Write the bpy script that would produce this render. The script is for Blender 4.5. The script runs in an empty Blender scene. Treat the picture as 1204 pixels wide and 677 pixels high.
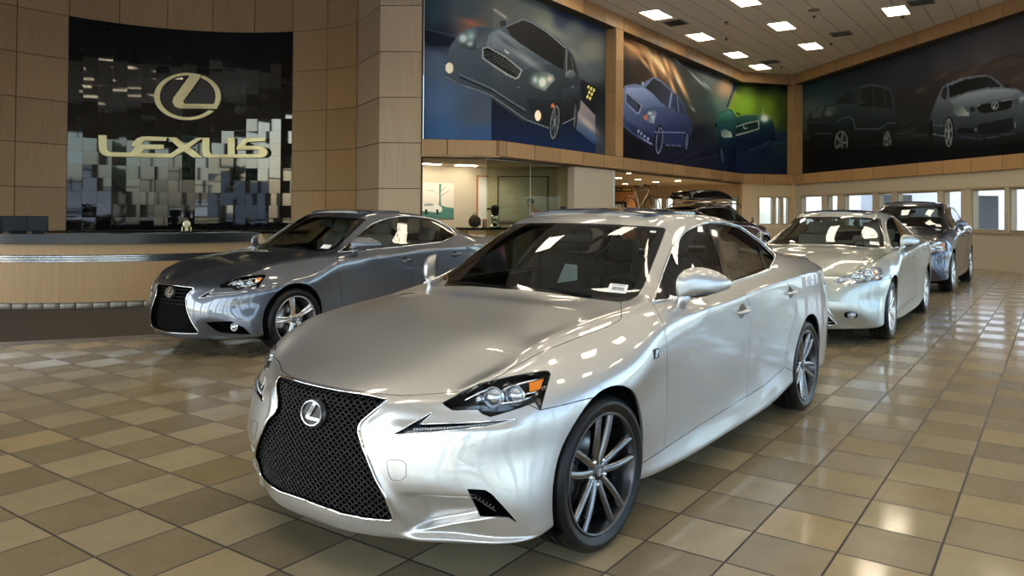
import bpy, bmesh, math, random
from mathutils import Vector, Matrix
from mathutils.bvhtree import BVHTree
PI = math.pi
SCN = bpy.context.scene
COL = SCN.collection
random.seed(7)
V = Vector

# ---------------------------------------------------------------- camera (focal length in pixels of the 1204 x 677 frame)
FPX, YAW, PITCH, ROLL = 884.996, 0.592074, 0.0120135, 0.0067661
CAM = V((1.4659, -3.26935, 1.397965))
CX, CY = 648.878, 239.937
_f = V((-math.sin(YAW) * math.cos(PITCH), math.cos(YAW) * math.cos(PITCH), math.sin(PITCH)))
_r = V((math.cos(YAW), math.sin(YAW), 0))
_u = _r.cross(_f)
CR = _r * math.cos(ROLL) + _u * math.sin(ROLL)
CU = _u * math.cos(ROLL) - _r * math.sin(ROLL)
CF = _f

def ray(x, y):
    return (CR * ((x - CX) / FPX) - CU * ((y - CY) / FPX) + CF).normalized()

def pix(P):
    d = P - CAM
    z = d.dot(CF)
    return (CX + FPX * d.dot(CR) / z, CY - FPX * d.dot(CU) / z)

def atz(x, y, z=0.0):
    "world point seen at photo point x, y at height z (used once, to survey the place)"
    d = ray(x, y)
    return CAM + d * ((z - CAM.z) / d.z)

# ---------------------------------------------------------------- objects
def tag(o, label=None, cat=None, group=None, kind=None):
    if label: o['label'] = label
    if cat: o['category'] = cat
    if group: o['group'] = group
    if kind: o['kind'] = kind
    return o

def empty(name, loc=(0, 0, 0), rz=0, label=None, cat=None, group=None):
    o = bpy.data.objects.new(name, None)
    COL.objects.link(o)
    o.location = loc
    o.rotation_euler = (0, 0, rz)
    o.empty_display_size = 0.1
    return tag(o, label, cat, group)

def mesh_obj(name, bm, mats, parent=None, smooth=True, angle=None):
    me = bpy.data.meshes.new(name)
    if angle is not None:
        for e in bm.edges:
            if len(e.link_faces) == 2:
                if e.calc_face_angle(0) > angle: e.smooth = False
    if smooth:
        for f in bm.faces: f.smooth = True
    bm.to_mesh(me)
    bm.free()
    o = bpy.data.objects.new(name, me)
    if not isinstance(mats, (list, tuple)): mats = [mats]
    for m in mats: me.materials.append(m)
    COL.objects.link(o)
    if parent: o.parent = parent
    return o

def kids(o):
    return [c for c in bpy.data.objects if c.parent == o]

def copy_tree(o, parent=None):
    c = o.copy()
    COL.objects.link(c)
    c.parent = parent
    for ch in kids(o): copy_tree(ch, c)
    return c

def box(bm, c, s, rz=0, mi=0, rot=None):
    M = Matrix.Translation(V(c)) @ (rot.to_4x4() if rot else Matrix.Rotation(rz, 4, 'Z')) @ Matrix.Diagonal((s[0], s[1], s[2], 1))
    g = bmesh.ops.create_cube(bm, size=1, matrix=M)
    for f in {f for v in g['verts'] for f in v.link_faces}: f.material_index = mi
    return g['verts']

def rbox(bm, c, s, r, rz=0, seg=2, mi=0, rot=None):
    t = bmesh.new()
    bmesh.ops.create_cube(t, size=1, matrix=Matrix.Diagonal((s[0], s[1], s[2], 1)))
    bmesh.ops.bevel(t, geom=list(t.edges), offset=r, segments=seg, profile=0.5, affect='EDGES')
    M = Matrix.Translation(V(c)) @ (rot.to_4x4() if rot else Matrix.Rotation(rz, 4, 'Z'))
    bmesh.ops.transform(t, matrix=M, verts=list(t.verts))
    for f in t.faces: f.material_index = mi
    me = bpy.data.meshes.new('t'); t.to_mesh(me); t.free()
    bm.from_mesh(me); bpy.data.meshes.remove(me)

def tube(bm, pts, r, seg=8, closed=False, mi=0, flat=1.0, cap=True):
    "a round bar along pts; r a number or one per point"
    pts = [V(p) for p in pts]
    n = len(pts)
    rs = r if isinstance(r, (list, tuple)) else [r] * n
    rings = []
    up = None
    for i, p in enumerate(pts):
        a = pts[(i - 1) % n] if (closed or i > 0) else p
        b = pts[(i + 1) % n] if (closed or i < n - 1) else p
        t = (b - a)
        if t.length < 1e-9: t = V((0, 0, 1))
        t.normalize()
        if up is None:
            up = V((0, 0, 1)) if abs(t.z) < .9 else V((1, 0, 0))
        x = t.cross(up)
        if x.length < 1e-6: x = t.orthogonal()
        x.normalize()
        y = x.cross(t).normalized()
        up = y
        rings.append([bm.verts.new(p + x * math.cos(2 * PI * k / seg) * rs[i] + y * math.sin(2 * PI * k / seg) * rs[i] * flat) for k in range(seg)])
    m = n if closed else n - 1
    for i in range(m):
        A, B = rings[i], rings[(i + 1) % n]
        for k in range(seg):
            f = bm.faces.new((A[k], A[(k + 1) % seg], B[(k + 1) % seg], B[k]))
            f.material_index = mi
    if cap and not closed:
        f = bm.faces.new(rings[0][::-1]); f.material_index = mi
        f = bm.faces.new(rings[-1]); f.material_index = mi

def lathe(bm, prof, seg=48, axis='Z', center=(0, 0, 0), mi=0, a0=0, a1=2 * PI):
    "prof: (radius, height) pairs, turned about axis"
    c = V(center)
    full = abs(a1 - a0 - 2 * PI) < 1e-6
    n = seg if full else seg + 1
    rings = []
    for (r, h) in prof:
        ring = []
        for k in range(n):
            t = a0 + (a1 - a0) * k / seg
            x, y = r * math.cos(t), r * math.sin(t)
            p = {'Z': V((x, y, h)), 'X': V((h, x, y)), 'Y': V((x, h, y))}[axis]
            ring.append(bm.verts.new(c + p))
        rings.append(ring)
    for A, B in zip(rings, rings[1:]):
        for k in range(n if full else n - 1):
            f = bm.faces.new((A[k], A[(k + 1) % n], B[(k + 1) % n], B[k]))
            f.material_index = mi
    return rings

def prism(bm, pts, depth, M=Matrix(), mi=0, bevel=0):
    "2D outline extruded in +z of M by depth"
    t = bmesh.new()
    vs = [t.verts.new((p[0], p[1], 0)) for p in pts]
    f = t.faces.new(vs)
    if depth:
        g = bmesh.ops.extrude_face_region(t, geom=[f])
        for v in g['geom']:
            if isinstance(v, bmesh.types.BMVert): v.co.z += depth
    bmesh.ops.recalc_face_normals(t, faces=list(t.faces))
    if bevel:
        es = [e for e in t.edges if abs(e.verts[0].co.z - depth) < 1e-6 and abs(e.verts[1].co.z - depth) < 1e-6]
        bmesh.ops.bevel(t, geom=es, offset=bevel, segments=2, profile=.6, affect='EDGES')
    bmesh.ops.triangulate(t, faces=[f for f in t.faces if len(f.verts) > 4])
    bmesh.ops.transform(t, matrix=M, verts=list(t.verts))
    for f in t.faces: f.material_index = mi
    me = bpy.data.meshes.new('t'); t.to_mesh(me); t.free()
    bm.from_mesh(me); bpy.data.meshes.remove(me)

def cr_spline(pts, n=8, closed=False):
    pts = [V(p) for p in pts]
    m = len(pts)
    out = []
    rng = range(m) if closed else range(m - 1)
    for i in rng:
        p1, p2 = pts[i], pts[(i + 1) % m]
        p0 = pts[(i - 1) % m] if (closed or i > 0) else p1 * 2 - p2
        p3 = pts[(i + 2) % m] if (closed or i < m - 2) else p2 * 2 - p1
        for k in range(n):
            t = k / n
            out.append(0.5 * ((2 * p1) + (p2 - p0) * t + (2 * p0 - 5 * p1 + 4 * p2 - p3) * t * t + (3 * p1 - p0 - 3 * p2 + p3) * t ** 3))
    if not closed: out.append(pts[-1])
    return out

def fillet(pts, r, n=4):
    "round the corners of a closed 2D outline"
    out = []
    m = len(pts)
    for i in range(m):
        p = V((*pts[i][:2], 0)); a = V((*pts[i - 1][:2], 0)); b = V((*pts[(i + 1) % m][:2], 0))
        rr = pts[i][2] if len(pts[i]) > 2 else r
        if rr <= 0:
            out.append((p.x, p.y)); continue
        da, db = (a - p), (b - p)
        d = min(rr, da.length * .45, db.length * .45)
        s, e = p + da.normalized() * d, p + db.normalized() * d
        for k in range(n + 1):
            t = k / n
            q = s * (1 - t) ** 2 + p * 2 * t * (1 - t) + e * t * t
            out.append((q.x, q.y))
    return out

# ---------------------------------------------------------------- materials
MATS = {}
def sock(b, *names):
    for n in names:
        if n in b.inputs: return b.inputs[n]

def mat(name, col, rough=.5, metal=0, coat=0, emit=None, es=1, spec=.5, coat_rough=.03):
    if name in MATS: return MATS[name]
    m = bpy.data.materials.new(name)
    m.use_nodes = True
    b = m.node_tree.nodes['Principled BSDF']
    b.inputs['Base Color'].default_value = (*col, 1)
    b.inputs['Roughness'].default_value = rough
    b.inputs['Metallic'].default_value = metal
    b.inputs['Coat Weight'].default_value = coat
    b.inputs['Coat Roughness'].default_value = coat_rough
    b.inputs['Specular IOR Level'].default_value = spec
    if emit:
        b.inputs['Emission Color'].default_value = (*emit, 1)
        b.inputs['Emission Strength'].default_value = es
    m.diffuse_color = (*col, 1)
    MATS[name] = m
    return m

def nt(m):
    t = m.node_tree
    return t, t.nodes, t.links, t.nodes['Principled BSDF']

def paint(name, col, edge, rough=.36, metal=.70):
    "metallic car paint under a clear coat"
    m = mat(name, col, rough, metal, coat=1.0, coat_rough=.012)
    t, N, L, b = nt(m)
    b.inputs['Coat IOR'].default_value = 1.72
    lw = N.new('ShaderNodeLayerWeight'); lw.inputs['Blend'].default_value = .35
    mx = N.new('ShaderNodeMix'); mx.data_type = 'RGBA'
    mx.inputs['A'].default_value = (*col, 1); mx.inputs['B'].default_value = (*edge, 1)
    L.new(lw.outputs['Facing'], mx.inputs['Factor'])
    L.new(mx.outputs['Result'], b.inputs['Base Color'])
    return m

def glass_mat(name, tint, gloss=.9, ior=1.5, back=0.0):
    "thin pane: tinted see-through sheet with a Fresnel mirror"
    m = bpy.data.materials.new(name)
    m.use_nodes = True
    t = m.node_tree; N = t.nodes; L = t.links
    N.clear()
    o = N.new('ShaderNodeOutputMaterial')
    tr = N.new('ShaderNodeBsdfTransparent'); tr.inputs[0].default_value = (*tint, 1)
    gl = N.new('ShaderNodeBsdfGlossy'); gl.inputs['Roughness'].default_value = .0
    gl.inputs['Color'].default_value = (gloss, gloss, gloss, 1)
    fr = N.new('ShaderNodeFresnel'); fr.inputs['IOR'].default_value = ior
    geo = N.new('ShaderNodeNewGeometry')
    # same Fresnel from both faces of the pane
    vm = N.new('ShaderNodeMath'); vm.operation = 'MULTIPLY_ADD'
    L.new(geo.outputs['Backfacing'], vm.inputs[0]); vm.inputs[1].default_value = 1 / ior - ior; vm.inputs[2].default_value = ior
    L.new(vm.outputs[0], fr.inputs['IOR'])
    mx = N.new('ShaderNodeMixShader')
    L.new(fr.outputs[0], mx.inputs[0]); L.new(tr.outputs[0], mx.inputs[1]); L.new(gl.outputs[0], mx.inputs[2])
    L.new(mx.outputs[0], o.inputs[0])
    MATS[name] = m
    return m
# ================================================================ car body: a control cage whose smooth surface passes through given points
# car space: x = to the car's left, y = rearward from the front axle, z = up
def sedan_table():
    # columns run from the nose centre round the corner, along the side and round the tail; r0..r6 from sill to hood / belt edge
    B = []
    def col(*r): B.append([V(p) for p in r])
    col((0, -.66, .165), (0, -.785, .175), (0, -.815, .235), (0, -.815, .36), (0, -.81, .50), (0, -.79, .62), (0, -.745, .698))
    col((.20, -.65, .165), (.20, -.775, .175), (.20, -.80, .235), (.20, -.805, .36), (.20, -.80, .50), (.20, -.78, .62), (.20, -.733, .697))
    col((.40, -.60, .165), (.40, -.715, .178), (.40, -.745, .24), (.39, -.775, .37), (.385, -.772, .50), (.385, -.730, .62), (.385, -.675, .692))
    col((.58, -.52, .165), (.58, -.61, .18), (.575, -.635, .245), (.57, -.705, .372), (.565, -.700, .50), (.56, -.668, .615), (.54, -.60, .705))
    col((.70, -.47, .17), (.735, -.540, .19), (.73, -.575, .255), (.72, -.605, .372), (.715, -.588, .50), (.71, -.565, .625), (.67, -.50, .757))
    col((.78, -.38, .18), (.848, -.445, .205), (.855, -.455, .27), (.850, -.465, .38), (.835, -.437, .52), (.825, -.42, .655), (.73, -.37, .805))
    col((.80, -.30, .20), (.86, -.32, .22), (.87, -.31, .29), (.88, -.31, .41), (.893, -.30, .55), (.872, -.28, .69), (.742, -.25, .848))
    col((.80, -.15, .20), (.865, -.16, .23), (.88, -.15, .30), (.895, -.14, .43), (.905, -.14, .57), (.895, -.12, .71), (.748, -.10, .872))
    col((.80, .03, .20), (.865, .03, .23), (.88, .03, .31), (.898, .03, .44), (.910, .03, .58), (.903, .04, .725), (.752, .06, .890))
    col((.80, .22, .19), (.865, .21, .215), (.878, .21, .30), (.893, .22, .44), (.905, .23, .59), (.903, .25, .76), (.760, .26, .912))
    col((.80, .42, .17), (.868, .42, .19), (.870, .42, .29), (.878, .43, .44), (.890, .44, .62), (.900, .46, .835), (.782, .49, .945))
    col((.80, .78, .15), (.875, .78, .175), (.868, .78, .28), (.872, .78, .44), (.888, .79, .64), (.899, .80, .876), (.800, .80, .973))
    col((.80, 1.20, .15), (.878, 1.20, .175), (.868, 1.20, .28), (.872, 1.20, .44), (.890, 1.20, .65), (.900, 1.20, .900), (.798, 1.20, .992))
    col((.80, 1.65, .15), (.880, 1.65, .178), (.872, 1.65, .29), (.875, 1.65, .44), (.892, 1.65, .66), (.900, 1.65, .928), (.790, 1.65, 1.012))
    col((.80, 2.02, .15), (.884, 2.02, .19), (.880, 2.02, .31), (.885, 2.02, .46), (.897, 2.02, .67), (.897, 2.03, .947), (.780, 2.05, 1.032))
    col((.80, 2.32, .18), (.890, 2.32, .23), (.893, 2.32, .35), (.902, 2.32, .49), (.908, 2.34, .68), (.896, 2.36, .958), (.768, 2.38, 1.055))
    col((.80, 2.58, .20), (.888, 2.58, .26), (.898, 2.58, .38), (.910, 2.58, .52), (.915, 2.60, .70), (.896, 2.62, .965), (.750, 2.64, 1.078))
    col((.80, 2.86, .20), (.882, 2.86, .26), (.893, 2.86, .38), (.907, 2.86, .52), (.912, 2.86, .70), (.890, 2.88, .968), (.742, 2.90, 1.072))
    col((.80, 3.16, .20), (.868, 3.16, .24), (.880, 3.16, .35), (.893, 3.16, .50), (.898, 3.16, .70), (.872, 3.16, .968), (.728, 3.16, 1.062))
    col((.78, 3.40, .20), (.838, 3.42, .23), (.852, 3.43, .33), (.862, 3.44, .50), (.862, 3.43, .70), (.832, 3.40, .968), (.712, 3.38, 1.052))
    col((.68, 3.58, .20), (.74, 3.66, .23), (.76, 3.68, .33), (.765, 3.69, .50), (.77, 3.67, .70), (.755, 3.60, .955), (.655, 3.58, 1.045))
    col((.50, 3.66, .20), (.54, 3.76, .23), (.55, 3.78, .33), (.55, 3.80, .50), (.54, 3.78, .70), (.54, 3.70, .955), (.50, 3.685, 1.06))
    col((.33, 3.70, .20), (.34, 3.80, .23), (.35, 3.82, .33), (.35, 3.84, .50), (.35, 3.82, .70), (.34, 3.73, .955), (.33, 3.72, 1.065))
    col((.17, 3.71, .20), (.17, 3.82, .23), (.17, 3.845, .33), (.17, 3.86, .50), (.17, 3.84, .70), (.17, 3.75, .955), (.17, 3.735, 1.068))
    col((0, 3.72, .20), (0, 3.825, .23), (0, 3.85, .33), (0, 3.865, .50), (0, 3.845, .70), (0, 3.755, .955), (0, 3.74, 1.07))
    T = []   # one row per side column 5..19: centre, t1, t2, t3
    def row(*r): T.append([V(p) for p in r])
    row((0, -.50, .787), (.20, -.49, .787), (.41, -.46, .787), (.60, -.41, .795))
    row((0, -.30, .852), (.20, -.30, .853), (.42, -.28, .858), (.62, -.27, .856))
    row((0, -.10, .900), (.20, -.10, .901), (.44, -.10, .903), (.635, -.10, .893))
    row((0, .06, .932), (.21, .06, .933), (.45, .06, .930), (.645, .06, .915))
    row((0, .22, .965), (.22, .22, .964), (.455, .24, .955), (.65, .26, .936))
    row((0, .39, .993), (.25, .41, .989), (.50, .47, .977), (.675, .56, .976))
    row((0, .66, 1.152), (.26, .68, 1.142), (.50, .74, 1.105), (.638, .80, 1.088))
    row((0, 1.06, 1.362), (.24, 1.07, 1.358), (.42, 1.11, 1.342), (.538, 1.18, 1.308))
    row((0, 1.48, 1.420), (.25, 1.48, 1.414), (.43, 1.50, 1.398), (.556, 1.60, 1.360))
    row((0, 1.95, 1.412), (.25, 1.95, 1.407), (.43, 1.96, 1.390), (.560, 2.02, 1.352))
    row((0, 2.33, 1.368), (.25, 2.33, 1.362), (.43, 2.34, 1.340), (.566, 2.36, 1.300))
    row((0, 2.64, 1.295), (.25, 2.63, 1.288), (.44, 2.62, 1.262), (.592, 2.61, 1.218))
    row((0, 2.92, 1.195), (.25, 2.91, 1.190), (.45, 2.88, 1.165), (.622, 2.86, 1.128))
    row((0, 3.22, 1.090), (.25, 3.21, 1.086), (.46, 3.18, 1.076), (.640, 3.14, 1.072))
    row((0, 3.46, 1.076), (.25, 3.45, 1.074), (.46, 3.42, 1.068), (.630, 3.40, 1.058))
    return B, T

def build_cage(table, level=3, creases=None):
    B, T = table
    n = len(B); R = len(B[0])
    verts = []; key = {}
    def vid(k, co):
        if k not in key:
            key[k] = len(verts); verts.append(co.copy())
        return key[k]
    def band(c, r): return vid(('b', c, r), B[c][r])
    K0, K1 = 4, n - 5
    def top(i, j):  # i row 0..K1-K0, j 0 centre .. 4 edge
        if i == 0: return band(j, R - 1)
        if i == K1 - K0: return band(n - 1 - j, R - 1)
        if j == 4: return band(K0 + i, R - 1)
        return vid(('t', i, j), T[i - 1][j])
    faces = []
    cre = {}
    C = creases or {}
    for c in range(n - 1):
        for r in range(R - 1):
            faces.append((band(c, r), band(c + 1, r), band(c + 1, r + 1), band(c, r + 1)))
    for i in range(K1 - K0):
        for j in range(4):
            faces.append((top(i, j), top(i, j + 1), top(i + 1, j + 1), top(i + 1, j)))
    def setc(a, b, w): cre[(min(a, b), max(a, b))] = w
    for c in range(n - 1):
        for r in range(R):
            w = C.get(('r', r), lambda c: 0)(c)
            if w: setc(band(c, r), band(c + 1, r), w)
    for i in range(K1 - K0):
        for j in range(1, 4):
            w = C.get(('t', j), lambda c: 0)(i)
            if w: setc(top(i, j), top(i + 1, j), w)
    for i in range(1, K1 - K0):
        for j in range(4):
            w = C.get(('x', i), lambda j: 0)(j)
            if w: setc(top(i, j), top(i, j + 1), w)
    # mirror
    half = len(verts)
    mir = []
    for k, v in enumerate(verts[:half]):
        if abs(v.x) < 1e-6: mir.append(k)
        else:
            mir.append(len(verts)); verts.append(V((-v.x, v.y, v.z)))
    allf = faces + [tuple(mir[i] for i in f[::-1]) for f in faces]
    allc = dict(cre)
    for (a, b), w in cre.items():
        x, y = mir[a], mir[b]; allc[(min(x, y), max(x, y))] = w
    me = bpy.data.meshes.new('cage')
    me.from_pydata([tuple(v) for v in verts], [], allf)
    at = me.attributes.new('crease_edge', 'FLOAT', 'EDGE')
    for e in me.edges:
        k = (min(e.vertices), max(e.vertices))
        at.data[e.index].value = allc.get(k, 0)
    o = bpy.data.objects.new('cage', me); COL.objects.link(o)
    md = o.modifiers.new('s', 'SUBSURF'); md.levels = 2; md.render_levels = 2; md.use_limit_surface = True
    md.boundary_smooth = 'ALL'
    tgt = [v.copy() for v in verts]
    for it in range(9):
        dg = bpy.context.evaluated_depsgraph_get()
        ev = o.evaluated_get(dg); m2 = ev.data
        for i in range(len(verts)):
            d = tgt[i] - m2.vertices[i].co
            co = me.vertices[i].co + d * .9
            if abs(tgt[i].x) < 1e-6: co.x = 0
            me.vertices[i].co = co
        me.update(); o.update_tag(); bpy.context.view_layer.update()
    md.levels = level
    o.update_tag(); bpy.context.view_layer.update()
    dg = bpy.context.evaluated_depsgraph_get()
    ev = o.evaluated_get(dg)
    bm = bmesh.new(); bm.from_mesh(ev.data)
    bpy.data.objects.remove(o); bpy.data.meshes.remove(me)
    bmesh.ops.recalc_face_normals(bm, faces=list(bm.faces))
    return bm

class Proj:
    "a way of looking at the car along which outlines are cut"
    def __init__(s, kind, pose=None):
        s.kind = kind
        if kind == 'photo':
            s.M = pose.inverted(); s.o = s.M @ CAM; s.W = pose
    def uv(s, p):
        if s.kind == 'side': return (p.y, p.z)
        if s.kind == 'top': return (p.x, p.y)
        if s.kind == 'front': return (p.x, p.z)
        return pix(s.W @ p)
    def plane(s, a, b):
        if s.kind == 'side': P, Q, d = V((0, a[0], a[1])), V((0, b[0], b[1])), V((1, 0, 0))
        elif s.kind == 'top': P, Q, d = V((a[0], a[1], 0)), V((b[0], b[1], 0)), V((0, 0, 1))
        elif s.kind == 'front': P, Q, d = V((a[0], 0, a[1])), V((b[0], 0, b[1])), V((0, 1, 0))
        else:
            R = s.M.to_3x3()
            x, y = R @ ray(*a), R @ ray(*b)
            return s.o, x.cross(y).normalized()
        return P, (Q - P).cross(d).normalized()
    def dirn(s, p):
        return {'side': V((1, 0, 0)), 'top': V((0, 0, 1)), 'front': V((0, -1, 0))}.get(s.kind) or (s.o - p).normalized()

def inpoly(p, poly):
    x, y = p; c = False
    j = len(poly) - 1
    for i in range(len(poly)):
        xi, yi = poly[i]; xj, yj = poly[j]
        if (yi > y) != (yj > y) and x < (xj - xi) * (y - yi) / (yj - yi) + xi: c = not c
        j = i
    return c

def cut(bm, proj, poly, flt=None, label=None, lay=None, only=None):
    "cuts the outline into the surface; faces inside get the label"
    poly = [(p[0], p[1]) for p in poly]
    xs = [p[0] for p in poly]; ys = [p[1] for p in poly]
    sc = 1 if proj.kind != 'photo' else 250
    pad = .02 * sc
    bb = (min(xs) - pad, max(xs) + pad, min(ys) - pad, max(ys) + pad)
    def ok(f):
        c = f.calc_center_median()
        if flt and not flt(c, f.normal): return False
        return f.normal.dot(proj.dirn(c)) > 0.02
    def bbox(f):
        q = [proj.uv(v.co) for v in f.verts]
        X = [a[0] for a in q]; Y = [a[1] for a in q]
        return min(X), max(X), min(Y), max(Y)
    cand = set()
    for f in bm.faces:
        if only is not None and f[lay] not in only: continue
        c = proj.uv(f.verts[0].co)
        if not (bb[0] - .3 * sc < c[0] < bb[1] + .3 * sc and bb[2] - .3 * sc < c[1] < bb[3] + .3 * sc): continue
        q = bbox(f)
        if q[1] < bb[0] or q[0] > bb[1] or q[3] < bb[2] or q[2] > bb[3]: continue
        if ok(f): cand.add(f)
    m = len(poly)
    box_ = {f: bbox(f) for f in cand}
    for i in range(m):
        a, b = poly[i], poly[(i + 1) % m]
        if abs(a[0] - b[0]) + abs(a[1] - b[1]) < 1e-9: continue
        x0, x1 = min(a[0], b[0]), max(a[0], b[0]); y0, y1 = min(a[1], b[1]), max(a[1], b[1])
        e = .0005 * sc
        fs = [f for f in cand if f.is_valid and not (box_[f][1] < x0 - e or box_[f][0] > x1 + e or box_[f][3] < y0 - e or box_[f][2] > y1 + e)]
        if not fs: continue
        co, no = proj.plane(a, b)
        geom = set(fs)
        for f in fs:
            geom.update(f.edges); geom.update(f.verts)
        r = bmesh.ops.bisect_plane(bm, geom=list(geom), dist=2e-5, plane_co=co, plane_no=no)
        new = [g for g in r['geom'] if isinstance(g, bmesh.types.BMFace)]
        for f in new:
            cand.add(f); box_[f] = bbox(f)
        cand = {f for f in cand if f.is_valid}
    bm.normal_update()
    res = []
    for f in cand:
        if f.is_valid and inpoly(proj.uv(f.calc_center_median()), poly):
            if ok(f):
                res.append(f)
                if label is not None: f[lay] = label
    return res

def grab(bm, lay, label, mirror=False, both=False, gap=.0018, depth=.012, keep_normal=True, offset=0, holes_too=True, thick=True):
    "copies the faces with the label to a new mesh; edges are drawn in a little and turned inward, so seams show"
    t = bmesh.new()
    mp = {}
    def nv(v):
        if v not in mp:
            x = t.verts.new(v.co + v.normal * offset); mp[v] = x
        return mp[v]
    nrm = {}
    for f in bm.faces:
        if f[lay] == label:
            try: g = t.faces.new([nv(v) for v in f.verts])
            except ValueError: continue
    for v, x in mp.items(): nrm[x] = v.normal.copy()
    if both:
        base = list(t.faces)
        mm = {}
        for f in base:
            q = []
            for v in f.verts[::-1] if False else list(f.verts)[::-1]:
                if abs(v.co.x) < 1e-5: q.append(v)
                else:
                    if v not in mm:
                        w = t.verts.new((-v.co.x, v.co.y, v.co.z)); mm[v] = w
                        n = nrm[v]; nrm[w] = V((-n.x, n.y, n.z))
                    q.append(mm[v])
            try: t.faces.new(q)
            except ValueError: pass
    if thick:
        bd = [e for e in t.edges if len(e.link_faces) == 1]
        shift = {}
        for e in bd:
            f = e.link_faces[0]
            c = f.calc_center_median()
            m = (e.verts[0].co + e.verts[1].co) / 2
            d = (e.verts[1].co - e.verts[0].co)
            if d.length < 1e-9: continue
            d.normalize()
            w = (c - m); w = w - d * w.dot(d)
            if w.length > 1e-9: w.normalize()
            for v in e.verts: shift.setdefault(v, []).append(w)
        for v, ws in shift.items():
            s = sum(ws, V())
            if s.length > 1e-6: v.co += s.normalized() * gap
        g = bmesh.ops.extrude_edge_only(t, edges=bd)
        nvs = [x for x in g['geom'] if isinstance(x, bmesh.types.BMVert)]
        # new verts lie on old ones: find the partner through the side faces
        for x in nvs:
            for e in x.link_edges:
                o = e.other_vert(x)
                if o in nrm:
                    x.co = o.co - nrm[o] * depth; break
        for e in bd:
            if e.is_valid: e.smooth = False
    if mirror:
        for v in t.verts: v.co.x = -v.co.x
        bmesh.ops.reverse_faces(t, faces=list(t.faces))
    return t
# ---------------------------------------------------------------- surface patches keep the smooth normals of the whole body
def surf_obj(name, t, mats, parent):
    nl = t.verts.layers.float_vector.get('n')
    sl = t.faces.layers.int.get('s')
    t.verts.ensure_lookup_table(); t.faces.ensure_lookup_table()
    vn = [v[nl].copy() for v in t.verts] if nl else None
    fs = [f[sl] for f in t.faces] if sl else None
    for f in t.faces: f.smooth = True
    me = bpy.data.meshes.new(name)
    t.to_mesh(me); t.free()
    if vn:
        me.update()
        out = []
        for p in me.polygons:
            if fs[p.index]:
                for vi in p.vertices: out.append(vn[vi])
            else:
                for vi in p.vertices: out.append(p.normal.copy())
        me.normals_split_custom_set([tuple(x) for x in out])
    for n in ('n', 's', 'lab'):
        if n in me.attributes: me.attributes.remove(me.attributes[n])
    o = bpy.data.objects.new(name, me)
    for m in (mats if isinstance(mats, (list, tuple)) else [mats]): me.materials.append(m)
    COL.objects.link(o); o.parent = parent
    return o

def take(bm, lay, labels, side='L', gap=.0018, depth=.012, offset=0.0, thick=True):
    "side L, R or B(oth halves joined). Copies labelled faces; rims are drawn in by gap and turned inward by depth"
    if isinstance(labels, int): labels = {labels}
    t = bmesh.new()
    nl = t.verts.layers.float_vector.new('n')
    sl = t.faces.layers.int.new('s')
    mp = {}; mm = {}
    def nv(v):
        if v not in mp:
            x = t.verts.new(v.co + v.normal * offset); x[nl] = v.normal; mp[v] = x
        return mp[v]
    def nm(v):
        if abs(v.co.x) < 1e-5 and side == 'B': return nv(v)
        if v not in mm:
            c = v.co + v.normal * offset
            x = t.verts.new((-c.x, c.y, c.z)); x[nl] = V((-v.normal.x, v.normal.y, v.normal.z)); mm[v] = x
        return mm[v]
    for f in bm.faces:
        if f[lay] in labels:
            if side in 'LB':
                g = t.faces.new([nv(v) for v in f.verts]); g[sl] = 1
            if side in 'RB':
                g = t.faces.new([nm(v) for v in reversed(f.verts)]); g[sl] = 1
    if thick:
        bd = [e for e in t.edges if len(e.link_faces) == 1]
        sh = {}
        for e in bd:
            f = e.link_faces[0]
            a, b = e.verts
            m = (a.co + b.co) / 2
            d = b.co - a.co
            if d.length < 1e-9: continue
            d.normalize()
            w = f.calc_center_median() - m
            w = w - d * w.dot(d)
            if w.length > 1e-9: w.normalize()
            for v in e.verts: sh.setdefault(v, []).append(w)
        for v, ws in sh.items():
            s = sum(ws, V())
            if s.length > 1e-6: v.co += s.normalized() * gap
        inner = {}
        for v in sh:
            x = t.verts.new(v.co - v[nl] * depth); x[nl] = v[nl]; inner[v] = x
        for e in bd:
            a, b = e.verts
            if a not in inner or b not in inner: continue
            f = e.link_faces[0]
            lp = [l for l in f.loops if l.edge == e][0]
            p, q = lp.vert, lp.link_loop_next.vert
            try:
                g = t.faces.new((q, p, inner[p], inner[q])); g[sl] = 0
            except ValueError: pass
    return t

def mirror_bm(t):
    for v in t.verts: v.co.x = -v.co.x
    bmesh.ops.reverse_faces(t, faces=list(t.faces))
    return t

def spoke(bm, a0, a1, r0, r1, w0, w1, x0, x1, d0=.03, d1=.02, mi=0, crown=.004, n=8, bow=0.0):
    "one wheel spoke: from angle a0 at radius r0 to angle a1 at r1, its face from depth x0 to x1"
    rings = []
    for i in range(n + 1):
        t = i / n
        r = r0 + (r1 - r0) * t; a = a0 + (a1 - a0) * t
        w = w0 + (w1 - w0) * t; x = x0 + (x1 - x0) * t + bow * math.sin(PI * t); d = d0 + (d1 - d0) * t
        c = V((0, r * math.cos(a), r * math.sin(a))); s = V((0, -math.sin(a), math.cos(a)))
        prof = [(-w / 2, -d), (-w / 2, -.006), (-w * .36, 0), (0, crown), (w * .36, 0), (w / 2, -.006), (w / 2, -d)]
        rings.append([bm.verts.new(c + s * p[0] + V((x + p[1], 0, 0))) for p in prof])
    for A, B in zip(rings, rings[1:]):
        for k in range(6):
            f = bm.faces.new((A[k], A[k + 1], B[k + 1], B[k])); f.material_index = mi
    return rings

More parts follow.
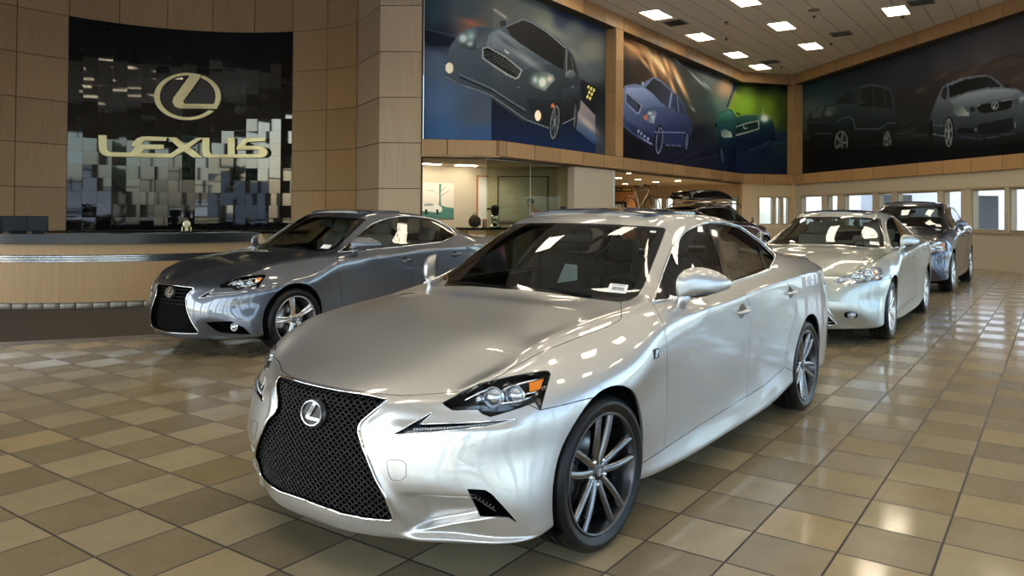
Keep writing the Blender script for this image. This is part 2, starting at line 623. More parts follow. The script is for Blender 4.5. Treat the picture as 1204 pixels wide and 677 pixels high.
def emblem_bm(bm, W, H, th, M, ring=.13, mi=0, seg=48, bars=True):
    "an oval ring round a slanted L"
    def E(s, a): return (W / 2 * s * math.cos(a), H / 2 * s * math.sin(a))
    t = bmesh.new()
    a_from, a_to = math.radians(58), math.radians(58 - 360 + (22 if bars else 0))
    # ring open between the top of the L and its foot on large signs, whole on badges
    arcs = [(math.radians(60), math.radians(-12)), (math.radians(-38), math.radians(-292))] if bars else [(PI / 2, PI / 2 - 2 * PI)]
    for s, e in arcs:
        n = max(6, int(abs(s - e) / (2 * PI) * seg))
        P = [E(1, s + (e - s) * k / n) for k in range(n + 1)] + [E(1 - ring, e + (s - e) * k / n) for k in range(n + 1)]
        if abs(abs(s - e) - 2 * PI) < 1e-6:
            o = [t.verts.new((*E(1, 2 * PI * k / seg), 0)) for k in range(seg)]
            i = [t.verts.new((*E(1 - ring, 2 * PI * k / seg), 0)) for k in range(seg)]
            fs = [t.faces.new((o[k], o[(k + 1) % seg], i[(k + 1) % seg], i[k])) for k in range(seg)]
            g = bmesh.ops.extrude_face_region(t, geom=fs)
            for v in g['geom']:
                if isinstance(v, bmesh.types.BMVert): v.co.z += th
        else:
            prism(t, P, th)
    L = [(.04, .84), (.10, .97), (.46, .90), (-.10, -.27), (.93, -.27), (.87, -.52), (-.30, -.52), (-.41, -.47), (-.46, -.36), (-.43, -.20)]
    prism(t, [(x * W / 2, y * H / 2) for x, y in L], th)
    bmesh.ops.recalc_face_normals(t, faces=list(t.faces))
    bmesh.ops.transform(t, matrix=M, verts=list(t.verts))
    for f in t.faces: f.material_index = mi
    me = bpy.data.meshes.new('t'); t.to_mesh(me); t.free(); bm.from_mesh(me); bpy.data.meshes.remove(me)

def make_wheel(parent, R, rimR, width, style, mats, loc, right=False, phase=0.0, seg=64):
    "tyre and rim as parts; axis x, outer face towards +x"
    w = width / 2
    rz = PI if right else 0
    def place(o):
        o.location = loc; o.rotation_euler = (phase if not right else -phase, 0, rz); return o
    bm = bmesh.new()
    r_ = rimR
    prof = [(r_ - .012, -w * .86), (r_ + .004, -w * .90), (r_ + .02, -w * .98), ((r_ + R) / 2, -w), (R - .012, -w * .93), (R - .003, -w * .80), (R, -w * .62),
            (R, -w * .50), (R - .007, -w * .49), (R - .007, -w * .43), (R, -w * .42), (R, -w * .10), (R - .007, -w * .09), (R - .007, w * .09 - .0), (R, w * .10),
            (R, w * .42), (R - .007, w * .43), (R - .007, w * .49), (R, w * .50), (R, w * .62), (R - .003, w * .80), (R - .012, w * .93),
            ((r_ + R) / 2 + .008, w * .995), ((r_ + R) / 2 + .006, w * 1.01), ((r_ + R) / 2 - .004, w * 1.01), ((r_ + R) / 2 - .006, w), (r_ + .012, w * .97), (r_ + .004, w * .91), (r_ - .012, w * .86)]
    lathe(bm, prof, seg, 'X')
    tyre = place(mesh_obj('tire', bm, mats['rubber'], parent, angle=math.radians(50)))
    bm = bmesh.new()
    lathe(bm, [(r_ + .001, w * .86), (r_ + .001, w * .93), (r_ - .003, w * .955), (r_ - .010, w * .93), (r_ - .013, w * .86), (r_ - .02, w * .6), (r_ - .034, w * .15), (r_ - .036, -w * .7), (r_ - .012, -w * .88)], seg, 'X', mi=1)
    fx = w * .93
    ri = r_ - .010
    if style == 'twin':        # five pairs of slim blades
        for k in range(5):
            a = 2 * PI * k / 5 + PI / 2
            for s in (-1, 1):
                spoke(bm, a + s * .30, a + s * .185, .034, ri, .036, .034, fx - .034, fx - .010, .036, .026, mi=0, crown=.009, bow=.004)
            # web that joins a pair near the hub
            spoke(bm, a, a, .03, .075, .05, .03, fx - .040, fx - .036, .03, .03, mi=1)
    elif style == 'five':      # five broad forked spokes
        for k in range(5):
            a = 2 * PI * k / 5 + PI / 2
            for s in (-1, 1):
                spoke(bm, a + s * .13, a + s * .10, .034, ri, .034, .030, fx - .034, fx - .010, .035, .02, mi=0, crown=.007, bow=.008)
            spoke(bm, a, a, .03, ri, .030, .020, fx - .040, fx - .016, .03, .02, mi=1)
    else:                      # many slim spokes
        n = 10
        for k in range(n):
            a = 2 * PI * k / n + PI / 2
            spoke(bm, a, a, .034, ri, .030, .026, fx - .030, fx - .010, .035, .02, mi=0, crown=.006, bow=.006)
    lathe(bm, [(.0, fx - .026), (.030, fx - .026), (.034, fx - .030), (.060, fx - .036), (.064, fx - .07)], 32, 'X', mi=1)
    for k in range(5):
        a = 2 * PI * k / 5 + PI / 2 + PI / 5
        lathe(bm, [(0, fx - .024), (.007, fx - .024), (.009, fx - .04)], 10, 'X', center=(0, .052 * math.cos(a), .052 * math.sin(a)), mi=2)
    rim = place(mesh_obj('rim', bm, [mats['rim_face'], mats['rim'], mats['chrome']], parent, angle=math.radians(35)))
    bm = bmesh.new()
    lathe(bm, [(.0, fx - .0245), (.026, fx - .0245), (.028, fx - .027)], 24, 'X')
    cap = place(mesh_obj('hub_cap', bm, mats['black'], parent))
    bm = bmesh.new()
    emblem_bm(bm, .040, .030, .0015, Matrix.Translation((fx - .0242, 0, 0)) @ Matrix.Rotation(PI / 2, 4, 'Z') @ Matrix.Rotation(PI / 2, 4, 'X'), bars=False, seg=20)
    e = mesh_obj('badge', bm, mats['chrome'], cap, smooth=False)
    bm = bmesh.new()
    lathe(bm, [(.05, .0), (.075, .004), (.155, .004), (.155, -.02), (.05, -.02)], 40, 'X')
    place(mesh_obj('brake_disc', bm, mats['steel'], parent, angle=.5))
    bm = bmesh.new()
    for k in range(9):
        pass
    rings = []
    for k in range(7):
        a = math.radians(150 + 10 * k)
        c = V((0, math.cos(a), math.sin(a)))
        rings.append([bm.verts.new(c * r + V((x, 0, 0))) for r, x in ((.095, -.02), (.095, .032), (.13, .04), (.168, .032), (.168, -.02))])
    for A, B in zip(rings, rings[1:]):
        for i in range(5): bm.faces.new((A[i], A[(i + 1) % 5], B[(i + 1) % 5], B[i]))
    bm.faces.new(rings[0][::-1]); bm.faces.new(rings[-1])
    cal = mesh_obj('brake_caliper', bm, mats['rim'], parent, angle=.5)
    cal.location = loc; cal.rotation_euler = (0, 0, rz)

def make_seat(parent, loc, m, wide=.50, rear=False, name='front_seat'):
    bm = bmesh.new()
    rbox(bm, (0, 0, .30), (wide, .50, .16), .05, seg=3)
    rot = Matrix.Rotation(math.radians(-18), 3, 'X')
    rbox(bm, (0, .33, .62), (wide * .96, .13, .60), .055, seg=3, rot=rot)
    for s in (-1, 1):
        rbox(bm, (s * wide * .44, .27, .56), (.07, .12, .46), .03, seg=2, rot=rot)
    seats = [0] if not rear else [-.40, .40]
    for x in seats:
        rbox(bm, (x, .45, 1.00), (.25, .10, .17), .045, seg=3, rot=rot)
        for s in (-.05, .05): tube(bm, [(x + s, .42, .86), (x + s, .45, .95)], .006, 6)
    o = mesh_obj(name, bm, m, parent); o.location = loc
    return o
# ---------------------------------------------------------------- outlines of the sports sedan, in the photo or in plan / side view
O = {}
O['grille'] = [(340, 437), (360, 446), (379, 455.5), (400, 459.5), (435.4, 464.8), (457, 469.5), (441, 482.5), (427.5, 494), (422.6, 501), (422, 507), (428.3, 528), (433.7, 541.8), (442.5, 563.4), (453.2, 582.5), (463.5, 609), (461, 611.5), (431.9, 609.5), (400, 603.0), (386, 597.5), (360, 588), (330, 570), (305, 555), (300, 500)]
O['headlight'] = [(520.4, 473.6), (543, 461.1), (562.5, 451.9), (575.8, 448), (599.7, 442.7), (626.3, 437.7), (641, 435.8), (645.5, 436.6), (647.2, 439.5), (644, 451.9), (635.2, 482), (629, 472.3), (608.6, 480.2), (576.7, 489.6), (567.8, 486.4), (561.6, 481.1), (532.4, 482), (523.5, 476.7)]
O['drl'] = [(461, 511.2), (507.0, 485.2), (508.2, 486.4), (494.5, 498.7), (560, 496.4), (585, 494.3), (608.6, 492.4), (573.2, 501.5), (520, 507.0)]
O['intake'] = [(549.7, 575.2), (570, 576.4), (577.2, 580.5), (591.4, 595.6), (607, 613.5), (598.5, 608), (564.8, 606.2), (558, 592)]
O['hood_front'] = [(330, 432), (350, 441), (379, 452.2), (400, 456.4), (435, 461.8), (470.9, 465), (485, 464.6), (513.4, 462.6), (543, 460.5), (562.5, 451.5), (575.8, 448), (600, 434), (624.5, 420), (640, 412.6), (684.3, 394.9), (710.9, 385.2), (726.8, 377.6), (730.4, 374), (730.7, 366.6), (729.5, 354.2)]
O['windshield'] = [(440, 326), (500, 333), (560, 337.5), (610, 340.5), (640, 343.2), (682, 349), (710, 353), (728, 354.8), (739.2, 353.3), (749.8, 347), (756, 337), (761.3, 325), (775.4, 289.6), (782.5, 270), (781, 267.8), (775, 267), (726.3, 263.9), (673.2, 262.2), (600, 261.5), (500, 262)]
O['glass_inner'] = [(440, 322), (500, 328), (560, 333), (610, 336.5), (660, 341), (710, 348), (728, 349.3), (740, 345), (747, 334), (765, 290), (773, 272), (769, 270), (726, 266.5), (673, 264.8), (600, 264), (500, 264.5)]
O['dlo'] = [(767.8, 355.0), (772.8, 339.2), (779.9, 318), (787, 298.5), (795, 282.5), (805.6, 271.9), (819.7, 264.8), (835.7, 260.9), (849.9, 261.3), (867.6, 265.9), (881.7, 274), (898.5, 287.6), (910.5, 299), (911.5, 303.2), (903.8, 318.0), (893.2, 321.6), (857.7, 333.2), (820, 343.6), (782.5, 353.2)]
O['glass_front'] = [(783.6, 350.6), (777.4, 329.2), (781.8, 317.5), (788.8, 299), (796.5, 284), (806.6, 274), (820, 267.3), (831.5, 264.2), (838, 282), (846, 306), (852.8, 331.3), (820, 340.7)]
O['glass_rear'] = [(842.8, 263.4), (866.5, 268.0), (880, 275.2), (886.2, 280.0), (899.8, 315.9), (892.5, 319.0), (859.2, 329.2), (855, 312), (849, 285)]
O['glass_quarter'] = [(889.2, 282.8), (897.5, 290), (908.2, 300.3), (909, 303.2), (903.2, 313.2), (901.6, 314)]
SEAM_A = [(767.8, 357.3), (773.7, 367.2), (779.9, 381.4), (783.4, 401), (784.6, 422), (784.4, 471.7), (781.3, 519), (780.3, 528)]
SEAM_B = [(858, 333.4), (874, 342), (881, 356), (882.6, 381), (880.6, 418), (878.8, 449.2), (877, 466.2)]
O['front_door'] = SEAM_A + [(822.7, 499.6), (864, 474.2)] + SEAM_B[::-1] + [(820, 344), (782.5, 353.8)]
O['rear_door'] = SEAM_B + [(900, 452), (922.7, 431.7), (925, 410), (931, 385), (937, 362), (935, 345), (922, 328), (904.5, 318.4)]
O['skirt'] = [(690, 605), (735, 560), (752.4, 546.3), (780.3, 528), (822.7, 499.6), (864, 474.2), (877, 466.2), (900, 452), (922.7, 431.7), (940, 440), (900, 520), (800, 600)]
_hf = O['hood_front']
O['bumper'] = _hf[:9] + [(575, 470), (600, 465), (635.2, 482), (660, 476.5), (690, 469), (705, 466), (705, 700), (200, 700), (200, 400)]
O['fender'] = _hf[10:] + [(739.2, 353.3), (749.8, 347), (757.8, 347.5)] + SEAM_A + [(752.4, 546.3), (735, 560), (690, 605), (600, 620), (600, 480), (575, 460)]
O['hood'] = _hf + O['windshield'][:8][::-1] + [(400, 330), (320, 400)]
O['headlight_wide'] = [(478, 484), (505, 470), (543, 461.4), (562.5, 452.5), (575.8, 448.6), (599.7, 443), (626.3, 437.7), (641, 435.8), (649, 436.6), (656, 441), (656, 455), (648, 476), (630, 482), (600, 486), (560, 491), (525, 494), (495, 491)]
def circ(cy, cz, r, n=48): return [(cy + r * math.cos(2 * PI * k / n), cz + r * math.sin(2 * PI * k / n)) for k in range(n)]
HERO_POSE = Matrix.Translation((-.974, -.515, 0)) @ Matrix.Rotation(math.radians(-.995), 4, 'Z')
CREASE = {('r', 5): lambda c: {9: .05, 10: .2, 11: .45}.get(c, .65 if c > 11 else 0), ('r', 6): lambda c: .15 if c < 9 else {9: .25, 10: .45}.get(c, .7 if c < 18 else .3),
          ('t', 3): lambda i: .3 if i >= 5 else 0.05, ('r', 1): lambda c: .35}

def sst(x, a, b):
    t = max(0, min(1, (x - a) / (b - a))); return t * t * (3 - 2 * t)

def sport_front(p):
    "hollows and lips of the bumper skin, left half"
    x, y, z = p
    if y > -.25: return p
    d = V((0, 0, 0))
    # hollow below the fold that runs from beside the grille to the side vent
    xe = .66 + (.372 - z) * 1.15; zb = .205 + max(0, x - .45) * .30
    k = sst(x, .44, .52) * (1 - sst(x, xe, xe + .03)) * sst(z, zb, zb + .022) * (1 - sst(z, .352, .374))
    d += V((-.25, 1, 0)) * .042 * k
    # flange that frames the grille
    gx = .27 + .08 * sst(z, .56, .70) + .17 * sst(.56 - z, 0, .34)
    k2 = math.exp(-((x - gx - .022) / .020) ** 2) * sst(z, .22, .30) * (1 - sst(z, .60, .66))
    d += V((0, -1, 0)) * .010 * k2
    # splitter lip
    k3 = (1 - sst(z, .190, .215)) * sst(x, .40, .5)
    d += V((.35, -1, 0)) * .022 * k3 * (1 - sst(y, -.40, -.33))
    # shelf under the running light
    k4 = sst(x, .36, .46) * (1 - sst(x, .74, .82)) * sst(z, .60, .625) * (1 - sst(z, .655, .70))
    d += V((0, 1, 0)) * .012 * k4
    return p + d

def cut_body(level, front='sport'):
    bm = build_cage(sedan_table(), level, CREASE)
    bmesh.ops.delete(bm, geom=[f for f in bm.faces if f.calc_center_median().x < 0], context='FACES')
    bmesh.ops.delete(bm, geom=[v for v in bm.verts if not v.link_faces], context='VERTS')
    for v in bm.verts:
        if abs(v.co.x) < 1e-4: v.co.x = 0
    if front == 'sport':
        for v in bm.verts: v.co = sport_front(v.co)
    bm.normal_update()
    lay = bm.faces.layers.int.new('lab')
    for f in bm.faces: f[lay] = 1
    ph = Proj('photo', HERO_POSE); sd = Proj('side'); tp = Proj('top'); fr = Proj('front')
    one = {1}
    side_ok = lambda c, n: n.x > .25
    cut(bm, sd, circ(-.03, .335, .352), lambda c, n: c.x > .5 and c.z < .8, 19, lay, one)
    cut(bm, sd, circ(2.80, .335, .350), lambda c, n: c.x > .5 and c.z < .8, 19, lay, one)
    for f in bm.faces:   # the turned-under sill in the arches
        c = f.calc_center_median()
        if f[lay] == 1 and c.z < .6 and c.x > .45 and ((c.y + .03) ** 2 + (c.z - .335) ** 2 < .352 ** 2 or (c.y - 2.8) ** 2 + (c.z - .335) ** 2 < .35 ** 2): f[lay] = 19
    cut(bm, ph, O['windshield'], lambda c, n: n.y < -.1 and c.z > .9 and c.y < 1.3, 7, lay, one)
    cut(bm, ph, O['glass_inner'], lambda c, n: True, 8, lay, {7})
    cut(bm, ph, O['dlo'], side_ok, 15, lay, one)
    cut(bm, ph, O['glass_front'], None, 14, lay, {15})
    cut(bm, ph, O['glass_rear'], None, 16, lay, {15})
    cut(bm, ph, O['glass_quarter'], None, 17, lay, {15})
    cut(bm, ph, O['headlight_wide'] if front in ('es', 'rx') else O['headlight'], lambda c, n: c.y < -.2, 3, lay, one)
    if front == 'sport':
        cut(bm, ph, O['grille'], lambda c, n: c.y < -.4 and c.z < .72, 6, lay, one)
        cut(bm, ph, O['drl'], lambda c, n: c.y < -.2, 4, lay, one)
        cut(bm, ph, O['intake'], lambda c, n: c.y < -.2, 5, lay, one)
    elif front == 'base':
        cut(bm, fr, [(-.1, .672), (.10, .672), (.30, .665), (.325, .655), (.27, .60), (.262, .55), (.30, .46), (.40, .27), (.41, .235), (-.1, .215)], lambda c, n: c.y < -.4, 6, lay, one)
        cut(bm, ph, O['drl'], lambda c, n: c.y < -.2, 4, lay, one)
        cut(bm, fr, [(.50, .345), (.60, .355), (.72, .36), (.80, .30), (.835, .235), (.60, .245), (.56, .26)], lambda c, n: c.y < -.2, 5, lay, one)
    else:   # wide sedan front: upper and lower openings
        cut(bm, fr, [(-.1, .665), (.2, .662), (.35, .652), (.375, .635), (.33, .575), (.30, .545), (.1, .535), (-.1, .53)], lambda c, n: c.y < -.4, 6, lay, one)
        cut(bm, fr, [(-.1, .44), (.28, .44), (.33, .42), (.46, .24), (.44, .225), (-.1, .215)], lambda c, n: c.y < -.4, 6, lay, one)
        cut(bm, fr, [(.60 + .06 * math.cos(t), .335 + .042 * math.sin(t)) for t in [2 * PI * k / 20 for k in range(20)]], lambda c, n: c.y < -.2, 5, lay, one)
    cut(bm, ph, O['hood'], lambda c, n: n.z > .25 and c.y < .75, 2, lay, one)
    cut(bm, ph, O['bumper'], lambda c, n: c.y < .1, 11, lay, one)
    cut(bm, ph, O['fender'], lambda c, n: c.y < .8, 12, lay, one)
    cut(bm, ph, O['front_door'], side_ok, 9, lay, one)
    cut(bm, ph, O['rear_door'], side_ok, 10, lay, one)
    cut(bm, ph, O['skirt'], lambda c, n: n.x > .1, 13, lay, one)
    bvt = BVHTree.FromBMesh(bm)
    for (y, z, lb) in ((1.50, .838, 9), (2.39, .874, 10)):
        cut(bm, sd, [(y - .012 + .056 * math.cos(2 * PI * k / 28), z + .004 + .040 * math.sin(2 * PI * k / 28)) for k in range(28)], side_ok, 30, lay, {lb})
    for f in bm.faces:
        c = f.calc_center_median()
        if f[lay] == 1 and c.y < -.28 and c.z < .60: f[lay] = 11
        elif f[lay] == 1 and c.y < -.1 and c.z < .30: f[lay] = 11
        elif f[lay] == 1 and .25 < c.y < 2.5 and c.z < .30: f[lay] = 13
    cut(bm, tp, [(-.1, 2.40), (.40, 2.40), (.50, 2.42), (.535, 2.47), (.585, 2.95), (.57, 3.02), (.45, 3.05), (-.1, 3.08)], lambda c, n: n.z > .3 and c.z > 1, 18, lay, one)
    cut(bm, tp, [(-.1, 1.22), (.40, 1.22), (.44, 1.26), (.44, 1.86), (.40, 1.90), (-.1, 1.90)], lambda c, n: n.z > .5 and c.z > 1, 20, lay, one)
    cut(bm, sd, [(3.36, .99), (3.36, .84), (3.50, .80), (3.95, .78), (3.95, .92), (3.62, .965)], lambda c, n: c.y > 3.2, 21, lay, one)
    return bm, lay

BODY_CACHE = {}
def make_car(pose, label, cat, P, spec, name='sedan', group=None):
    front = spec['front']
    bm, lay = cut_body(spec.get('level', 3), front)
    warp = spec.get('warp') or (lambda p: p)
    if spec.get('warp'):
        for v in bm.verts: v.co = warp(v.co)
        bm.normal_update()
    loc = pose.to_translation(); rz = pose.to_euler().z
    root = empty(name, loc, rz, label, cat, group)
    bvh = BVHTree.FromBMesh(bm)
    Mi = HERO_POSE.inverted()
    o0 = Mi @ CAM
    bm0 = None
    def hit(px, off=0.0):
        "the body point seen at a photo point (unwarped cars only)"
        d = (Mi.to_3x3() @ ray(*px)).normalized()
        h, n, i, dist = bvh.ray_cast(o0, d)
        return (h + n * off, n) if h else (None, None)
    def sidehit(y, z, off=0.0):
        h, n, i, dist = bvh.ray_cast(V((3, y, z)), V((-1, 0, 0)))
        return (h + n * off, n) if h else (None, None)
    def fronthit(x, z, off=0.0):
        h, n, i, dist = bvh.ray_cast(V((x, -4, z)), V((0, 1, 0)))
        return (h + n * off, n) if h else (None, None)
    pt = P['paint']
    def S(nm, lab, side, m, **k):
        return surf_obj(nm, take(bm, lay, lab, side, **k), m, root)
    S('body_shell', {1}, 'B', pt)
    S('hood', 2, 'B', pt)
    fb = S('front_bumper', 11, 'B', pt)
    for s in 'LR':
        S('fender', 12, s, pt)
        fd = S('front_door', 9, s, pt)
        rd = S('rear_door', 10, s, pt)
        S('side_skirt', 13, s, pt)
        surf_obj('window', take(bm, lay, 14, s, offset=-.004, thick=False), P['glass'], fd)
        surf_obj('window', take(bm, lay, 16, s, offset=-.004, thick=False), P['glass'], rd)
        S('quarter_window', 17, s, P['glass'], thick=False, offset=-.004)
        S('window_surround', 15, s, P['gloss_black'], offset=-.002, depth=.01)
        S('tail_lamp', 21, s, P['red'], depth=.03)
    S('windshield_border', 7, 'B', P['gloss_black'], offset=.0, depth=.01)
    S('windshield', 8, 'B', P['glass'], thick=False, offset=-.001)
    S('rear_window', 18, 'B', P['glass'], thick=False)
    S('sunroof', 20, 'B', P['roof_glass'], depth=.03, offset=.016)
    # dark inner lining seen through gaps and panes
    S('inner_lining', {1, 2, 9, 10, 11, 12, 13}, 'B', P['lining'], offset=-.028, thick=False)
    # trim: bright line round the side windows
    def mirror_pts(pts): return [V((-p.x, p.y, p.z)) for p in pts]
    def dense(poly, step=6, closed=True):
        out = []
        m = len(poly)
        for i in range(m if closed else m - 1):
            a, b = poly[i], poly[(i + 1) % m]
            L = math.hypot(a[0] - b[0], a[1] - b[1]); n = max(1, int(L / step))
            for k in range(n): out.append((a[0] + (b[0] - a[0]) * k / n, a[1] + (b[1] - a[1]) * k / n))
        if not closed: out.append(poly[-1])
        return out
    # the outlines are looked up on the unwarped skin, then warped with it
    if spec.get('warp'):
        c0 = build_cage(sedan_table(), 2, CREASE)
        bv0 = BVHTree.FromBMesh(c0); c0.free()
    else: bv0 = bvh
    def hit0(px, off):
        d = (Mi.to_3x3() @ ray(*px)).normalized()
        h, n, i, dist = bv0.ray_cast(o0, d)
        return warp(h + n * off) if h else None
    ring = [hit0(p, .003) for p in dense(O['dlo'])]
    ring = [p for p in ring if p]
    for s in (1, -1):
        b = bmesh.new(); tube(b, ring if s > 0 else mirror_pts(ring), .0065, 6, closed=True)
        mesh_obj('window_trim', b, P['chrome'], root)
    # wheel wells
    for (cy, zz, r) in ((-.03, .335, .358), (2.80, .335, .358)):
        for s in (1, -1):
            b = bmesh.new()
            q = V((0, cy, zz))
            prof = [(0, .46), (r, .46), (r, .60), (r + .002, .855)]
            rings = lathe(b, prof, 40, 'X', center=(0, 0, 0))
            for v in b.verts:
                v.co = warp(V((v.co.x, v.co.y + cy, v.co.z + zz)))
                v.co.z = max(v.co.z, .16)
                if s < 0: v.co.x = -v.co.x
            mesh_obj('wheel_well', b, P['lining'], root)
    b = bmesh.new()
    w0 = warp(V((0, -.6, .2))); w1 = warp(V((0, 3.6, .2)))
    ym = (w0.y + w1.y) / 2; yl = w1.y - w0.y
    prism(b, [(-.55, ym - yl / 2), (.55, ym - yl / 2), (.58, ym - yl / 2 + .5), (.70, ym - yl / 2 + .95), (.70, ym + yl / 2 - 1.2), (.55, ym + yl / 2 - .8), (.55, ym + yl / 2), (-.55, ym + yl / 2), (-.55, ym + yl / 2 - .8), (-.70, ym + yl / 2 - 1.2), (-.70, ym - yl / 2 + .95), (-.58, ym - yl / 2 + .5)], .04, Matrix.Translation((0, 0, .185)))
    mesh_obj('underbody', b, P['lining'], root)
    # wheels
    wb = spec.get('wb', 2.8); R, rr, wd = spec['tyre']
    for (cy, tr) in ((0, spec['track'][0]), (wb, spec['track'][1])):
        for s in (1, -1):
            w = empty('wheel', (s * (tr - wd / 2), cy, R)); w.parent = root
            if cy == 0: w.rotation_euler.z = math.radians(spec.get('steer', 0))
            make_wheel(w, R, rr, wd, spec['rim'], P, V((0, 0, 0)), right=s < 0, phase=spec.get('phase', .3) + cy * .7)
    # cabin
    def wp(x, y, z): return warp(V((x, y, z)))
    for s in (1, -1):
        make_seat(root, wp(s * .36, 1.20, .22), P['seat'])
    make_seat(root, wp(0, 1.95, .12), P['seat'], 1.22, True, 'rear_seat')
    b = bmesh.new()
    a = wp(0, .78, .80)
    rbox(b, (0, a.y, a.z), (1.36, .42, .24), .08, seg=3)
    rbox(b, (.36, a.y + .10, a.z + .10), (.42, .22, .14), .05, seg=3)
    mesh_obj('dashboard', b, P['trim'], root)
    b = bmesh.new()
    c = wp(.36, 1.13, .87); Mw = Matrix.Translation(c) @ Matrix.Rotation(math.radians(-65), 4, 'X')
    tube(b, [Mw @ V((.185 * math.cos(t), .185 * math.sin(t), 0)) for t in [2 * PI * k / 32 for k in range(32)]], .016, 8, closed=True)
    for t in (-.2, PI + .2, -PI / 2): tube(b, [Mw @ V((.04 * math.cos(t), .04 * math.sin(t), -.02)), Mw @ V((.18 * math.cos(t), .18 * math.sin(t), 0))], .015, 6)
    for rg in lathe(b, [(.001, .0), (.05, 0), (.065, -.03), (.03, -.2)], 20, 'Z'):
        for v in rg: v.co = Mw @ v.co
    mesh_obj('steering_wheel', b, P['trim'], root)
    b = bmesh.new(); c = wp(0, 1.10, 1.25); rbox(b, c, (.24, .03, .07), .015); tube(b, [c, c + V((0, -.03, .09))], .01, 6); mesh_obj('rear_view_mirror', b, P['trim'], root)
    # door mirrors
    for s in (1, -1):
        b = bmesh.new()
        q = wp(.935, .845, 1.050)
        secs = []
        prof = [(-.128, -.055), (-.132, .0), (-.122, .045), (-.085, .074), (-.02, .078), (.05, .060), (.10, .034), (.132, .008), (.136, -.018), (.110, -.040), (.03, -.052), (-.06, -.064), (-.11, -.070)]
        prof = [(p.x, p.y) for p in cr_spline([(x, z, 0) for x, z in prof], 3, closed=True)]
        for y, k, dz in ((.050, .97, 0), (.045, 1.0, 0), (.0, .99, 0), (-.04, .91, -.004), (-.075, .70, -.010), (-.098, .36, -.014), (-.104, .02, -.015)):
            ring_ = []
            for x, z in prof:
                X = q.x + x * k * .68 - .01 * (1 - k)
                ring_.append(b.verts.new((s * X, q.y + y * .85 + .82 * x * k, q.z + z * k + dz)))
            secs.append(ring_)
        for A, B in zip(secs, secs[1:]):
            for k in range(len(A)): b.faces.new((A[k], A[(k + 1) % len(A)], B[(k + 1) % len(A)], B[k]))
        b.faces.new(secs[-1]); b.faces.new(secs[0][::-1])
        bmesh.ops.recalc_face_normals(b, faces=list(b.faces))
        mm = mesh_obj('door_mirror', b, pt, root, angle=.7)
        b = bmesh.new()   # foot
        f0 = V((s * (q.x - .095), q.y - .07, q.z - .135)); f1 = V((s * (q.x - .055), q.y - .085, q.z - .05))
        tube(b, [f0 + V((-s * .03, .0, -.012)), f0, (f0 + f1) / 2, f1], [.058, .052, .036, .045], 14, flat=.7)
        mesh_obj('mirror_foot', b, pt, mm)
        b = bmesh.new()
        tube(b, [V((s * (q.x - .035), q.y - .075, q.z - .060)), V((s * (q.x + .02), q.y - .02, q.z - .050)), V((s * (q.x + .080), q.y + .075, q.z - .032))], [.013, .015, .008], 8)
        mesh_obj('mirror_lower_strip', b, P['gloss_black'], mm)
        b = bmesh.new()
        pr = [b.verts.new((s * (q.x + x * .61), q.y + .044 + .74 * x, q.z + z * .88)) for x, z in prof]
        b.faces.new(pr)
        mesh_obj('mirror_pane', b, P['mirror'], mm, smooth=False)
    # door handles in their hollows
    for (y, z, door) in ((1.50, .838, 'f'), (2.39, .874, 'r')):
        for s in (1, -1):
            h, n = sidehit(wp(0, y, z).y, wp(0, y, z).z)
            if not h: continue
            RX_, RZ_ = .056, .040
            rim_pts = []
            for k in range(28):
                t = 2 * PI * k / 28
                rim_pts.append(sidehit(h.y - .012 + RX_ * math.cos(t), h.z + .004 + RZ_ * math.sin(t))[0])
            rim_c = sum(rim_pts, V()) / 28
            b = bmesh.new()
            pts = [(-.085, -.008), (-.072, .014), (-.02, .024), (.05, .022), (.088, .004)]
            tube(b, [V((s * (h.x + o_), h.y + dy, h.z + .004 + dy * .06)) for dy, o_ in pts], [.013, .018, .019, .019, .014], 12, flat=.62)
            hd = mesh_obj('door_handle', b, pt, [c for c in kids(root) if c.name.startswith('front_door' if door == 'f' else 'rear_door')][0 if s > 0 else 1])
            b = bmesh.new()
            rings_ = []
            for sc_, dp in ((1.04, 0.0005), (.96, .004), (.80, .016), (.45, .026), (.02, .028)):
                rg = []
                for k in range(28):
                    t = 2 * PI * k / 28
                    y_, z_ = h.y - .012 + RX_ * math.cos(t), h.z + .004 + RZ_ * math.sin(t)
                    p_ = rim_pts[k]; cc_ = rim_c
                    q_ = cc_.lerp(p_, sc_); rg.append(b.verts.new((s * (q_.x - dp), q_.y, q_.z)))
                rings_.append(rg)
            for A_, B_ in zip(rings_, rings_[1:]):
                for k in range(28): b.faces.new((A_[k], A_[(k + 1) % 28], B_[(k + 1) % 28], B_[k]))
            bmesh.ops.recalc_face_normals(b, faces=list(b.faces))
            mesh_obj('handle_recess', b, P['paint_dark'], hd)
    spec['extras'](root, bm, lay, dict(hit=hit, sidehit=sidehit, fronthit=fronthit, hit0=hit0, dense=dense, mirror_pts=mirror_pts, warp=warp, bvh=bvh), P, fb)
    # sticker behind the windshield, wipers
    for s0, (ax, ay), (bx, by) in ((1, (.50, .46), (-.02, .42)), (-1, (-.02, .40), (-.50, .50))):
        pts = []
        for k in range(7):
            t = k / 6; x = ax + (bx - ax) * t; y = ay + (by - ay) * t
            pts.append(warp(V((x, y + .02, .985 + .02 * math.sin(PI * t)))))
        b = bmesh.new(); tube(b, pts, .008, 6); mesh_obj('wiper', b, P['lining'], root)
    bm.free()
    return root
def surf_patch(bm, pts, cen, off=0.0):
    vs = [bm.verts.new(p) for p in pts]
    c = bm.verts.new(cen)
    for k in range(len(vs)): bm.faces.new((vs[k], vs[(k + 1) % len(vs)], c))

